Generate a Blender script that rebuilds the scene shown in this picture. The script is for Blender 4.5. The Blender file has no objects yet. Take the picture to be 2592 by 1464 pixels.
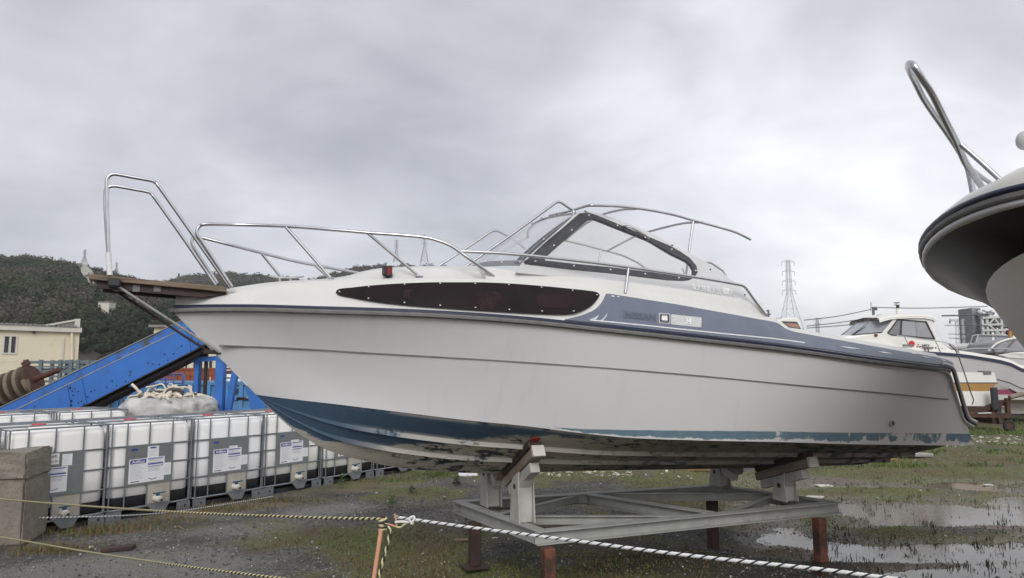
import bpy, bmesh, math, random
import numpy as np
from mathutils import Vector, Matrix
from mathutils.geometry import tessellate_polygon
random.seed(7); RNG = np.random.default_rng(11)
S = bpy.context.scene
COL = S.collection
R = math.radians

# ------------------------------------------------------------------ camera, world, sun, exposure
CAM_H = 1.8
PITCH = math.atan(200/1800.0)
cd = bpy.data.cameras.new('camera'); cam = bpy.data.objects.new('camera', cd); COL.objects.link(cam)
cd.sensor_width = 36.0; cd.lens = 36.0*1800/2592; cd.clip_start = 0.1; cd.clip_end = 6000
cam.location = (0, 0, CAM_H); cam.rotation_euler = (math.pi/2+PITCH, 0, 0)
S.camera = cam
S.view_settings.view_transform = 'Standard'; S.view_settings.look = 'None'
S.view_settings.exposure = 0.31; S.view_settings.gamma = 1.0; S.view_settings.use_curve_mapping = False

SUN_EL, SUN_AZ = R(35), R(181)      # azimuth clockwise from +Y: behind the camera, slightly to its right
W = bpy.data.worlds.new('World'); S.world = W; W.use_nodes = True
def build_world():
    nt = W.node_tree; nt.nodes.clear(); N = nt.nodes; L = nt.links
    out = N.new('ShaderNodeOutputWorld'); mix = N.new('ShaderNodeMixShader'); mix.inputs[0].default_value = 0.9
    sky = N.new('ShaderNodeTexSky'); sky.sky_type = 'NISHITA'; sky.sun_disc = False
    sky.sun_elevation = SUN_EL; sky.sun_rotation = SUN_AZ
    b1 = N.new('ShaderNodeBackground'); b1.inputs[1].default_value = 0.1; L.new(sky.outputs[0], b1.inputs[0])
    tc = N.new('ShaderNodeTexCoord'); sep = N.new('ShaderNodeSeparateXYZ'); L.new(tc.outputs['Generated'], sep.inputs[0])
    def m(op, a, b=None, c=None):
        n = N.new('ShaderNodeMath'); n.operation = op
        for i, q in enumerate((a, b, c)):
            if q is None: continue
            if isinstance(q, (int, float)): n.inputs[i].default_value = q
            else: L.new(q, n.inputs[i])
        return n.outputs[0]
    zc = m('ADD', m('MAXIMUM', sep.outputs[2], 0.0), 0.42)
    px = m('DIVIDE', sep.outputs[0], zc); py = m('DIVIDE', sep.outputs[1], zc)
    cb = N.new('ShaderNodeCombineXYZ'); L.new(px, cb.inputs[0]); L.new(py, cb.inputs[1]); cb.inputs[2].default_value = 3.7
    mp = N.new('ShaderNodeMapping'); L.new(cb.outputs[0], mp.inputs[0])
    mp.inputs['Rotation'].default_value = (0, 0, -0.1745); mp.inputs['Scale'].default_value = (0.85, 1.0, 1); mp.inputs['Location'].default_value = (-7.602, 12.741, 0)
    n1 = N.new('ShaderNodeTexNoise'); n1.inputs['Scale'].default_value = 1.45; n1.inputs['Detail'].default_value = 4; n1.inputs['Roughness'].default_value = 0.45; n1.inputs['Distortion'].default_value = 0.25
    L.new(mp.outputs[0], n1.inputs[0])
    n2 = N.new('ShaderNodeTexNoise'); n2.inputs['Scale'].default_value = 3.3; n2.inputs['Detail'].default_value = 6; n2.inputs['Roughness'].default_value = 0.55; n2.inputs['Distortion'].default_value = 0.35
    L.new(mp.outputs[0], n2.inputs[0])
    s = m('ADD', m('MULTIPLY', n1.outputs['Fac'], 0.72), m('MULTIPLY', n2.outputs['Fac'], 0.28))
    # the overcast is thinner towards the east side of the view (direction x), as the photograph's sky is
    s = m('ADD', s, m('MULTIPLY_ADD', sep.outputs[0], 0.17, 0.012))
    rp = N.new('ShaderNodeValToRGB'); L.new(s, rp.inputs[0])
    e = rp.color_ramp.elements
    e[0].position = 0.33; e[0].color = (0.37, 0.375, 0.415, 1)
    e[1].position = 0.68; e[1].color = (1.04, 1.04, 1.05, 1)
    k = e.new(0.46); k.color = (0.58, 0.585, 0.63, 1)
    k = e.new(0.56); k.color = (0.78, 0.785, 0.82, 1)
    hz = N.new('ShaderNodeMix'); hz.data_type = 'RGBA'
    f = m('POWER', m('SUBTRACT', 1.0, m('MINIMUM', m('MAXIMUM', sep.outputs[2], 0.0), 1.0)), 7.0)
    L.new(m('MULTIPLY', f, 0.42), hz.inputs['Factor']); L.new(rp.outputs[0], hz.inputs['A']); hz.inputs['B'].default_value = (0.72, 0.73, 0.775, 1)
    b2 = N.new('ShaderNodeBackground'); b2.inputs[1].default_value = 1.0; L.new(hz.outputs['Result'], b2.inputs[0])
    L.new(b1.outputs[0], mix.inputs[1]); L.new(b2.outputs[0], mix.inputs[2]); L.new(mix.outputs[0], out.inputs[0])
build_world()
sd = bpy.data.lights.new('sun', 'SUN'); sun = bpy.data.objects.new('sun', sd); COL.objects.link(sun)
sd.energy = 1.5; sd.angle = R(28); sd.color = (1.0, 0.985, 0.955)
_dir = Vector((math.sin(SUN_AZ)*math.cos(SUN_EL), math.cos(SUN_AZ)*math.cos(SUN_EL), math.sin(SUN_EL)))
sun.rotation_euler = _dir.to_track_quat('Z', 'Y').to_euler(); sun.location = _dir*50

# ------------------------------------------------------------------ camera geometry: pixel (2592x1464 photograph) -> point at a known depth or plane
CP, SP = math.cos(PITCH), math.sin(PITCH)
CAMP = np.array([0, 0, CAM_H])
def ray(u, v):
    y = -(v-732)/1800.0
    return np.array([(u-1296)/1800.0, CP-y*SP, SP+y*CP])
def at(u, v, Y):
    d = ray(u, v); return CAMP+d*(Y/d[1])
def atz(u, v, z):
    d = ray(u, v); return CAMP+d*((z-CAM_H)/d[2])

# ------------------------------------------------------------------ helpers
def unit(v):
    v = np.asarray(v, float); return v/(np.linalg.norm(v)+1e-12)
def catmull(pts, n=6, closed=False):
    P = [np.asarray(p, float) for p in pts]; out = []
    m = len(P); rng = range(m if closed else m-1)
    for i in rng:
        p1, p2 = P[i], P[(i+1) % m]
        p0 = P[(i-1) % m] if (closed or i > 0) else 2*p1-p2
        p3 = P[(i+2) % m] if (closed or i+2 < m) else 2*p2-p1
        for k in range(n):
            t = k/n
            out.append(0.5*((2*p1)+(-p0+p2)*t+(2*p0-5*p1+4*p2-p3)*t*t+(-p0+3*p1-3*p2+p3)*t**3))
    if not closed: out.append(P[-1])
    return out
def fillet(pts, r=0.05, n=5):
    P = [np.asarray(p, float) for p in pts]; out = [P[0]]
    for i in range(1, len(P)-1):
        a, b, c = P[i-1], P[i], P[i+1]
        la, lc = np.linalg.norm(a-b), np.linalg.norm(c-b)
        q = min(r, la*0.45, lc*0.45)
        s, e = b+unit(a-b)*q, b+unit(c-b)*q
        for k in range(n+1):
            t = k/n; out.append((1-t)**2*s+2*t*(1-t)*b+t*t*e)
    out.append(P[-1]); return out
def sstep(a, b, x):
    t = np.clip((x-a)/(b-a), 0, 1); return t*t*(3-2*t)
def curve1(pts):
    """smooth 1D function through (x, y) pairs (monotone cubic)."""
    P = sorted(pts); X = np.array([p[0] for p in P]); Y = np.array([p[1] for p in P])
    h = np.diff(X); d = np.diff(Y)/h; m = np.zeros(len(X)); m[0], m[-1] = d[0], d[-1]
    for i in range(1, len(X)-1):
        if d[i-1]*d[i] > 0:
            w1, w2 = 2*h[i]+h[i-1], h[i]+2*h[i-1]; m[i] = (w1+w2)/(w1/d[i-1]+w2/d[i])
    def f(x):
        x = float(x)
        if x <= X[0]: return Y[0]+m[0]*(x-X[0])*0.5
        if x >= X[-1]: return Y[-1]+m[-1]*(x-X[-1])*0.5
        i = int(np.searchsorted(X, x)-1); i = max(0, min(i, len(h)-1)); t = (x-X[i])/h[i]
        return ((2*t**3-3*t*t+1)*Y[i]+(t**3-2*t*t+t)*h[i]*m[i]+(-2*t**3+3*t*t)*Y[i+1]+(t**3-t*t)*h[i]*m[i+1])
    return f

class MB:
    def __init__(s): s.v = []; s.f = []; s.at = {}
    def add(s, V, F):
        o = len(s.v); s.v += [tuple(map(float, p)) for p in V]; s.f += [tuple(i+o for i in q) for q in F]; return s
    def box(s, c, d, ax=None):
        c = np.asarray(c, float); A = np.eye(3) if ax is None else np.array([unit(a) for a in ax])
        h = np.asarray(d, float)/2; V = []
        for z in (-1, 1):
            for y in (-1, 1):
                for x in (-1, 1): V.append(c+A[0]*x*h[0]+A[1]*y*h[1]+A[2]*z*h[2])
        return s.add(V, [(0, 2, 3, 1), (4, 5, 7, 6), (0, 1, 5, 4), (2, 6, 7, 3), (0, 4, 6, 2), (1, 3, 7, 5)])
    def span(s, a, b): 
        a, b = np.asarray(a, float), np.asarray(b, float); return s.box((a+b)/2, np.abs(b-a))
    def bar(s, p, q, w, h, up=(0, 0, 1)):
        p, q = np.asarray(p, float), np.asarray(q, float); d = unit(q-p); u = np.asarray(up, float)
        if abs(np.dot(d, u)) > 0.98: u = np.array([0, 1.0, 0])
        sd_ = unit(np.cross(u, d)); u2 = np.cross(d, sd_)
        return s.box((p+q)/2, (np.linalg.norm(q-p), w, h), (d, sd_, u2))
    def tube(s, path, r, n=8, closed=False, caps=True):
        P = [np.asarray(p, float) for p in path]; m = len(P); rr = r if hasattr(r, '__len__') else [r]*m
        T = []
        for i in range(m):
            a = P[(i-1) % m] if (closed or i > 0) else P[i]; b = P[(i+1) % m] if (closed or i < m-1) else P[i]
            T.append(unit(b-a))
        u = np.array([0, 0, 1.0])
        if abs(np.dot(u, T[0])) > 0.9: u = np.array([1.0, 0, 0])
        u = unit(u-T[0]*np.dot(u, T[0])); V = []
        for i in range(m):
            u = unit(u-T[i]*np.dot(u, T[i])); w = np.cross(T[i], u)
            for k in range(n):
                a = 2*math.pi*k/n; V.append(P[i]+rr[i]*(math.cos(a)*u+math.sin(a)*w))
        F = []
        for i in range(m if closed else m-1):
            j = (i+1) % m
            for k in range(n):
                l = (k+1) % n; F.append((i*n+k, i*n+l, j*n+l, j*n+k))
        if caps and not closed:
            F.append(tuple(range(n-1, -1, -1))); F.append(tuple((m-1)*n+k for k in range(n)))
        return s.add(V, F)
    def cyl(s, p, q, r0, r1=None, n=10): return s.tube([p, q], [r0, r0 if r1 is None else r1], n)
    def grid(s, G, flip=False, closed_u=False):
        G = np.asarray(G, float); a, b = G.shape[:2]; F = []
        for i in range(a-1 if not closed_u else a):
            i2 = (i+1) % a
            for j in range(b-1):
                q = (i*b+j, i2*b+j, i2*b+j+1, i*b+j+1); F.append(q[::-1] if flip else q)
        return s.add(G.reshape(-1, 3), F)
    def plate(s, loops, off):
        """planar polygon with optional holes, given as 3D loops, thickened by the vector off."""
        off = np.asarray(off, float); Ls = [[Vector(map(float, p)) for p in l] for l in loops]
        flat = [p for l in Ls for p in l]; tri = tessellate_polygon(Ls); n = len(flat)
        V = [np.array(p) for p in flat]+[np.array(p)+off for p in flat]
        F = []
        for t in tri:
            a, b, c = (np.array(flat[i]) for i in t); nn = np.cross(b-a, c-a)
            t = t if np.dot(nn, off) < 0 else t[::-1]
            F.append(tuple(t)); F.append(tuple(i+n for i in t[::-1]))
        o = 0
        for l in Ls:
            m = len(l)
            for i in range(m):
                j = (i+1) % m; F.append((o+i, o+j, n+o+j, n+o+i))
            o += m
        return s.add(V, F)
    def sphere(s, c, r, nu=12, nv=8, sc=(1, 1, 1)):
        c = np.asarray(c, float); G = []
        for i in range(nv+1):
            t = math.pi*i/nv; G.append([c+r*np.array([math.sin(t)*math.cos(2*math.pi*k/nu)*sc[0], math.sin(t)*math.sin(2*math.pi*k/nu)*sc[1], math.cos(t)*sc[2]]) for k in range(nu+1)])
        return s.grid(G, flip=True)
    def mesh(s, name, smooth=0, bevel=0, bangle=50):
        me = bpy.data.meshes.new(name); me.from_pydata(s.v, [], s.f)
        bm = bmesh.new(); bm.from_mesh(me)
        if smooth or bevel: bmesh.ops.remove_doubles(bm, verts=bm.verts, dist=1e-5)
        bmesh.ops.recalc_face_normals(bm, faces=bm.faces)
        if bevel:
            es = [e for e in bm.edges if len(e.link_faces) == 2 and e.calc_face_angle(0) > R(bangle)]
            bmesh.ops.bevel(bm, geom=es, offset=bevel, segments=1, profile=0.5, affect='EDGES', clamp_overlap=True)
        bm.to_mesh(me); bm.free()
        if smooth:
            me.polygons.foreach_set('use_smooth', [True]*len(me.polygons)); me.set_sharp_from_angle(angle=R(smooth))
        return me
    def build(s, name, mat, parent=None, smooth=0, bevel=0, label=None, stuff=False):
        me = s.mesh(name, smooth, bevel); o = bpy.data.objects.new(name, me); COL.objects.link(o)
        if mat is not None: me.materials.append(mat)
        if parent is not None: o.parent = parent
        if label: o['label'] = label
        if stuff: o['kind'] = 'stuff'
        return o
def link(name, me, parent=None):
    o = bpy.data.objects.new(name, me); COL.objects.link(o)
    if parent is not None: o.parent = parent
    return o
def thing(name, label, cat, loc=(0, 0, 0), rz=0.0, group=None, mat4=None):
    o = bpy.data.objects.new(name, None); COL.objects.link(o); o.empty_display_size = 0.2
    if mat4 is not None: o.matrix_world = mat4
    else: o.location = tuple(map(float, loc)); o.rotation_euler = (0, 0, rz)
    return tag(o, label, cat, group)
def tag(o, label=None, cat=None, group=None, kind=None):
    if label: o['label'] = label
    if cat: o['category'] = cat
    if group: o['group'] = group
    if kind: o['kind'] = kind
    return o
def copy_tree(o, parent=None):
    c = o.copy(); COL.objects.link(c)
    if parent is not None: c.parent = parent
    for ch in list(o.children): copy_tree(ch, c)
    return c
_tc = {}
def text_geo(s):
    """flat lettering as 2D verts and faces, height of a capital = 1."""
    if s in _tc: return _tc[s]
    cu = bpy.data.curves.new('t', 'FONT'); cu.body = s; cu.size = 1.0; cu.resolution_u = 3
    ob = bpy.data.objects.new('t', cu); COL.objects.link(ob)
    dg = bpy.context.evaluated_depsgraph_get(); me = bpy.data.meshes.new_from_object(ob.evaluated_get(dg))
    V = np.array([v.co[:2] for v in me.vertices]).reshape(-1, 2); F = [tuple(p.vertices) for p in me.polygons]
    bpy.data.objects.remove(ob); bpy.data.curves.remove(cu); bpy.data.meshes.remove(me)
    if len(V): V = (V-V.min(0))/0.7
    _tc[s] = (V, F); return V, F
def text_on(mb, s, o, ex, ey, h, w=None, shear=0.0, bold=0.0):
    V, F = text_geo(s); o, ex, ey = (np.asarray(q, float) for q in (o, ex, ey))
    if not len(V): return
    kx = h if w is None else w/V[:, 0].max(); ky = h/max(V[:, 1].max(), 1e-6) if w is not None else h
    nn = unit(np.cross(ex, ey))
    offs = [(0, 0)] if not bold else [(0, 0), (bold, 0), (0, bold*.6), (bold, bold*.6)]
    for i, (bx, by) in enumerate(offs):
        mb.add([o+ex*(x*kx+shear*y*ky+bx)+ey*(y*ky+by)+nn*(i*0.00015) for x, y in V], F)

# ------------------------------------------------------------------ materials
def new_mat(name):
    m = bpy.data.materials.new(name); m.use_nodes = True; nt = m.node_tree
    return m, nt, nt.nodes, nt.links, nt.nodes['Principled BSDF']
def mat(name, c1, c2=None, scale=6.0, rough=0.5, metal=0.0, bump=0.0, bscale=40.0, lo=0.35, hi=0.7, c3=None, s3=30.0, lo3=0.6, hi3=0.72, rv=0.0, spec=None, stretch=(1, 1, 1), detail=5):
    m, nt, N, L, b = new_mat(name)
    tc = N.new('ShaderNodeTexCoord'); mp = N.new('ShaderNodeMapping'); L.new(tc.outputs['Object'], mp.inputs[0]); mp.inputs['Scale'].default_value = stretch
    c2 = c2 or tuple(x*0.88 for x in c1)
    n = N.new('ShaderNodeTexNoise'); n.inputs['Scale'].default_value = scale; n.inputs['Detail'].default_value = detail; n.inputs['Roughness'].default_value = 0.6; L.new(mp.outputs[0], n.inputs[0])
    r = N.new('ShaderNodeValToRGB'); r.color_ramp.elements[0].position = lo; r.color_ramp.elements[1].position = hi
    r.color_ramp.elements[0].color = (*c1, 1); r.color_ramp.elements[1].color = (*c2, 1); L.new(n.outputs['Fac'], r.inputs[0]); col = r.outputs[0]
    if c3:
        n3 = N.new('ShaderNodeTexNoise'); n3.inputs['Scale'].default_value = s3; n3.inputs['Detail'].default_value = 6; n3.inputs['Roughness'].default_value = 0.65; L.new(mp.outputs[0], n3.inputs[0])
        r3 = N.new('ShaderNodeValToRGB'); r3.color_ramp.elements[0].position = lo3; r3.color_ramp.elements[1].position = hi3; L.new(n3.outputs['Fac'], r3.inputs[0])
        mx = N.new('ShaderNodeMix'); mx.data_type = 'RGBA'; L.new(r3.outputs[0], mx.inputs['Factor']); L.new(col, mx.inputs['A']); mx.inputs['B'].default_value = (*c3, 1); col = mx.outputs['Result']
    L.new(col, b.inputs['Base Color']); b.inputs['Roughness'].default_value = rough; b.inputs['Metallic'].default_value = metal
    if spec is not None: b.inputs['Specular IOR Level'].default_value = spec
    if rv:
        ma = N.new('ShaderNodeMath'); ma.operation = 'MULTIPLY_ADD'; L.new(n.outputs['Fac'], ma.inputs[0]); ma.inputs[1].default_value = rv; ma.inputs[2].default_value = rough-rv/2; L.new(ma.outputs[0], b.inputs['Roughness'])
    if bump:
        nb = N.new('ShaderNodeTexNoise'); nb.inputs['Scale'].default_value = bscale; nb.inputs['Detail'].default_value = 6; L.new(mp.outputs[0], nb.inputs[0])
        bp = N.new('ShaderNodeBump'); bp.inputs['Strength'].default_value = 1.0; bp.inputs['Distance'].default_value = bump; L.new(nb.outputs['Fac'], bp.inputs['Height']); L.new(bp.outputs[0], b.inputs['Normal'])
    return m
M = {}
M['gelcoat'] = mat('gelcoat_cream', (0.64, 0.632, 0.605), (0.595, 0.585, 0.555), 2.2, 0.3, c3=(0.47, 0.455, 0.42), s3=9, lo3=0.66, hi3=0.85, rv=0.2)
M['steel'] = mat('stainless_tube', (0.58, 0.58, 0.60), (0.48, 0.48, 0.50), 9, 0.30, 1.0, c3=(0.33, 0.27, 0.2), s3=26, lo3=0.68, hi3=0.8)
M['rubber'] = mat('grey_rubber', (0.19, 0.185, 0.178), (0.14, 0.136, 0.13), 14, 0.7, c3=(0.2, 0.19, 0.17), s3=20)
M['navy_trim'] = mat('navy_trim', (0.018, 0.024, 0.062), (0.012, 0.016, 0.04), 10, 0.4)
M['slate'] = mat('slate_stripe', (0.132, 0.152, 0.205), (0.115, 0.134, 0.182), 7, 0.42, c3=(0.155, 0.175, 0.225), s3=16, rv=0.15)
M['slate_dark'] = mat('slate_ghost', (0.066, 0.08, 0.118), (0.085, 0.10, 0.14), 40, 0.5)
M['white_print'] = mat('white_print', (0.78, 0.78, 0.76), None, 20, 0.45)
M['light_print'] = mat('light_print', (0.55, 0.55, 0.55), (0.48, 0.48, 0.48), 30, 0.45)
M['grey_panel'] = mat('light_grey_panel', (0.56, 0.56, 0.56), (0.52, 0.52, 0.52), 4, 0.4)
M['black_frame'] = mat('black_window_band', (0.028, 0.028, 0.033), (0.05, 0.05, 0.058), 8, 0.35)
M['tint'] = mat('smoked_acrylic', (0.013, 0.010, 0.011), (0.020, 0.013, 0.014), 5, 0.2, spec=0.12, c3=(0.05, 0.022, 0.024), s3=7, lo3=0.6, hi3=0.85, stretch=(1, 1, 0.4))
M['tint_port'] = mat('porthole_behind_acrylic', (0.028, 0.015, 0.018), (0.022, 0.012, 0.015), 6, 0.25, spec=0.12)
M['bolt_white'] = mat('white_bolt_cap', (0.8, 0.8, 0.78), None, 30, 0.35)
M['bolt_dark'] = mat('dark_bolt', (0.05, 0.05, 0.05), None, 30, 0.5, 0.6)
M['wood_old'] = mat('weathered_plank', (0.23, 0.17, 0.12), (0.12, 0.085, 0.062), 5, 0.85, bump=0.003, bscale=30, stretch=(0.5, 8, 8), c3=(0.05, 0.035, 0.03), s3=5)
M['wood_dark'] = mat('dark_wet_plank', (0.055, 0.035, 0.03), (0.03, 0.02, 0.018), 5, 0.7, bump=0.002, bscale=30, stretch=(0.5, 8, 8))
M['wood_bunk'] = mat('bunk_timber', (0.27, 0.225, 0.185), (0.17, 0.13, 0.10), 6, 0.85, bump=0.003, bscale=30, c3=(0.30, 0.26, 0.22), s3=8)
M['cradle'] = mat('cradle_grey_paint', (0.36, 0.36, 0.335), (0.27, 0.275, 0.255), 6, 0.6, c3=(0.15, 0.10, 0.065), s3=11, lo3=0.66, hi3=0.76, bump=0.0015, bscale=60)
M['bracket'] = mat('white_flaking_paint', (0.47, 0.46, 0.43), (0.35, 0.34, 0.31), 7, 0.65, c3=(0.20, 0.115, 0.07), s3=13, lo3=0.66, hi3=0.74, bump=0.002, bscale=50)
M['rust'] = mat('rusty_steel', (0.065, 0.032, 0.022), (0.036, 0.022, 0.018), 7, 0.85, bump=0.003, bscale=50, c3=(0.02, 0.016, 0.015), s3=6, lo3=0.5, hi3=0.7)
M['rust_orange'] = mat('orange_red_primer', (0.19, 0.062, 0.036), (0.11, 0.04, 0.027), 8, 0.75, bump=0.002, bscale=50, c3=(0.045, 0.025, 0.018), s3=5, lo3=0.46, hi3=0.58)
M['green_cloth'] = mat('green_carpet', (0.02, 0.14, 0.075), (0.015, 0.09, 0.05), 20, 0.95)
M['red_paint'] = mat('red_paint', (0.45, 0.03, 0.03), (0.3, 0.03, 0.03), 14, 0.6)
M['white_block'] = mat('white_paint_block', (0.62, 0.6, 0.56), (0.48, 0.45, 0.4), 14, 0.75, c3=(0.2, 0.12, 0.08), s3=12, lo3=0.66, hi3=0.74)
M['galv'] = mat('galvanised_steel', (0.24, 0.255, 0.275), (0.175, 0.19, 0.21), 14, 0.5, 0.55, c3=(0.11, 0.10, 0.095), s3=7, lo3=0.66, hi3=0.78)
M['galv_sheet'] = mat('galvanised_sheet', (0.20, 0.215, 0.215), (0.17, 0.18, 0.185), 10, 0.5, 0.25)
M['tank_black'] = mat('black_tub', (0.014, 0.014, 0.017), (0.022, 0.022, 0.024), 5, 0.55)
M['paper'] = mat('paper_label', (0.74, 0.74, 0.76), (0.68, 0.68, 0.70), 10, 0.6)
M['ink_blue'] = mat('blue_print', (0.03, 0.045, 0.30), (0.035, 0.05, 0.26), 10, 0.5)
M['ink_grey'] = mat('grey_print', (0.33, 0.33, 0.36), (0.45, 0.45, 0.48), 60, 0.6)
M['ink_black'] = mat('black_print', (0.03, 0.03, 0.035), None, 10, 0.5)
M['valve_plate'] = mat('beige_valve_plate', (0.42, 0.39, 0.33), (0.34, 0.31, 0.26), 5, 0.6)
M['valve_white'] = mat('valve_plastic', (0.66, 0.63, 0.58), (0.55, 0.52, 0.47), 10, 0.5)
M['valve_blue'] = mat('valve_handle_blue', (0.02, 0.10, 0.20), (0.015, 0.06, 0.12), 12, 0.45)
M['cap_red'] = mat('red_cap', (0.55, 0.03, 0.035), None, 10, 0.45)
M['conv_blue'] = mat('conveyor_blue_paint', (0.030, 0.145, 0.48), (0.025, 0.125, 0.41), 2.5, 0.55, c3=(0.05, 0.085, 0.16), s3=5.0, lo3=0.57, hi3=0.8)
M['conv_blue_dirty'] = mat('conveyor_blue_grimy', (0.03, 0.15, 0.50), (0.028, 0.12, 0.40), 2.5, 0.6, c3=(0.05, 0.065, 0.055), s3=1.5, lo3=0.47, hi3=0.58)
M['conv_under'] = mat('grimy_underside', (0.025, 0.022, 0.024), (0.05, 0.03, 0.022), 5, 0.8)
M['conv_rim'] = mat('worn_edge_steel', (0.36, 0.33, 0.27), (0.24, 0.23, 0.2), 6, 0.6)
M['blue_pale'] = mat('faded_blue_paint', (0.06, 0.21, 0.50), (0.08, 0.25, 0.5), 2, 0.55, c3=(0.14, 0.20, 0.27), s3=4)
M['blue_bin'] = mat('light_blue_bin', (0.09, 0.24, 0.40), (0.06, 0.18, 0.33), 2, 0.6, c3=(0.13, 0.16, 0.17), s3=3.5, lo3=0.55, hi3=0.7)
M['blue_rail'] = mat('blue_railing', (0.05, 0.11, 0.38), (0.10, 0.14, 0.33), 5, 0.5)
M['bin_red'] = mat('red_brown_boards', (0.30, 0.075, 0.035), (0.22, 0.055, 0.03), 4, 0.75, c3=(0.10, 0.04, 0.03), s3=6)
M['rack'] = mat('grey_green_rack', (0.10, 0.145, 0.165), (0.14, 0.175, 0.19), 6, 0.6, c3=(0.20, 0.12, 0.07), s3=9, lo3=0.62, hi3=0.7)
M['auger'] = mat('auger_dusty', (0.21, 0.17, 0.12), (0.15, 0.115, 0.08), 5, 0.9, bump=0.004, bscale=25)
M['auger_rust'] = mat('auger_rust', (0.10, 0.038, 0.026), (0.06, 0.028, 0.022), 8, 0.85)
M['shed'] = mat('cream_wall', (0.70, 0.635, 0.475), (0.65, 0.585, 0.43), 1.2, 0.7, c3=(0.53, 0.47, 0.36), s3=1.6, lo3=0.6, hi3=0.8)
M['shed_trim'] = mat('white_trim', (0.62, 0.59, 0.52), None, 4, 0.5)
M['shed_roof'] = mat('corrugated_roof', (0.25, 0.24, 0.22), (0.19, 0.18, 0.17), 3, 0.6)
M['dark_glass'] = mat('dark_window_glass', (0.04, 0.042, 0.05), (0.06, 0.062, 0.072), 2, 0.15)
M['concrete'] = mat('old_concrete', (0.245, 0.22, 0.18), (0.175, 0.157, 0.13), 7, 0.95, bump=0.010, bscale=40, c3=(0.10, 0.09, 0.075), s3=26, lo3=0.55, hi3=0.75)
M['rope_yellow'] = mat('rope_yellow', (0.62, 0.57, 0.30), (0.5, 0.46, 0.26), 30, 0.85)
M['rope_black'] = mat('rope_black', (0.02, 0.02, 0.025), (0.035, 0.035, 0.04), 30, 0.85)
M['rope_white'] = mat('rope_white', (0.72, 0.72, 0.70), (0.6, 0.6, 0.6), 30, 0.85)
M['rope_navy'] = mat('rope_navy', (0.02, 0.028, 0.045), (0.03, 0.04, 0.06), 30, 0.85)
M['stake'] = mat('orange_stake', (0.60, 0.30, 0.19), (0.52, 0.25, 0.16), 9, 0.6, c3=(0.12, 0.045, 0.03), s3=14, lo3=0.62, hi3=0.7)
M['plastic_bag'] = mat('bulk_bag', (0.52, 0.51, 0.49), (0.19, 0.175, 0.155), 2.6, 0.4, bump=0.02, bscale=9, lo=0.38, hi=0.66, c3=(0.54, 0.53, 0.52), s3=5, lo3=0.5, hi3=0.75)
M['hose'] = mat('pale_hose', (0.66, 0.60, 0.50), (0.54, 0.48, 0.39), 6, 0.6)
M['hose_dark'] = mat('dark_scrap', (0.07, 0.065, 0.06), None, 6, 0.7)
M['lamp_red'] = mat('red_lens', (0.16, 0.008, 0.012), (0.22, 0.012, 0.016), 20, 0.12)
M['fitting'] = mat('cast_fitting', (0.42, 0.42, 0.40), (0.30, 0.30, 0.29), 12, 0.45, 0.5)
M['roller'] = mat('galvanised_roller', (0.42, 0.42, 0.39), (0.32, 0.32, 0.30), 9, 0.55, 0.3, c3=(0.22, 0.2, 0.17), s3=12)
M['boat_white'] = mat('boat_white', (0.76, 0.75, 0.70), (0.71, 0.70, 0.65), 1.2, 0.3)
M['boat_grey'] = mat('boat_side_grey', (0.56, 0.55, 0.55), (0.52, 0.51, 0.51), 1.2, 0.35)
M['boat_under'] = mat('boat_bottom_offwhite', (0.64, 0.62, 0.57), (0.56, 0.54, 0.49), 2.2, 0.5, c3=(0.42, 0.39, 0.34), s3=4, lo3=.6, hi3=.85)
M['boat_navy'] = mat('boat_navy_side', (0.006, 0.006, 0.008), (0.010, 0.010, 0.012), 2, 0.3, c3=(0.014, 0.013, 0.012), s3=5, lo3=.6, hi3=.8, rv=.1, spec=.14)
M['boat_glass'] = mat('boat_dark_glass', (0.17, 0.17, 0.18), (0.23, 0.23, 0.235), 1.5, 0.12)
M['boat_glass_pale'] = mat('boat_pale_glass', (0.33, 0.35, 0.38), (0.28, 0.29, 0.31), 1.5, 0.15)
M['canvas'] = mat('grey_canvas', (0.32, 0.32, 0.33), (0.26, 0.26, 0.27), 2, 0.8)
M['ochre'] = mat('ochre_band', (0.40, 0.22, 0.06), (0.34, 0.19, 0.06), 4, 0.5)
M['antifoul_pink'] = mat('pink_antifouling', (0.33, 0.06, 0.14), (0.28, 0.07, 0.13), 4, 0.7, c3=(0.5, 0.40, 0.40), s3=5, lo3=0.58, hi3=0.64)
M['tyre'] = mat('tyre', (0.025, 0.025, 0.026), None, 10, 0.85)
M['trailer_red'] = mat('trailer_rust_red', (0.065, 0.028, 0.02), (0.105, 0.045, 0.025), 5, 0.8, c3=(0.03, 0.02, 0.02), s3=6, lo3=0.5, hi3=0.65)
M['plant_steel'] = mat('far_steel_pale', (0.55, 0.55, 0.53), None, 1, 0.6)
M['plant_dark'] = mat('far_steel_dark', (0.17, 0.185, 0.215), (0.26, 0.27, 0.28), 0.8, 0.7)
M['pylon'] = mat('pylon_steel', (0.33, 0.345, 0.375), None, 1, 0.6, 0.2)
M['wire'] = mat('cable', (0.10, 0.10, 0.11), None, 1, 0.7)
M['pole'] = mat('concrete_pole', (0.16, 0.16, 0.16), None, 1, 0.8)
M['leaf'] = mat('weed_leaf', (0.07, 0.16, 0.022), (0.10, 0.18, 0.03), 12, 0.6)
M['leaf_dull'] = mat('weed_leaf_dull', (0.055, 0.085, 0.03), (0.10, 0.09, 0.04), 12, 0.7)
M['bush'] = mat('bush_leaf', (0.022, 0.04, 0.018), (0.035, 0.055, 0.02), 2, 0.7)
M['stem'] = mat('plant_stem', (0.10, 0.075, 0.04), None, 12, 0.8)
M['shell'] = mat('pale_debris', (0.62, 0.60, 0.56), (0.4, 0.37, 0.32), 9, 0.7)
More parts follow.
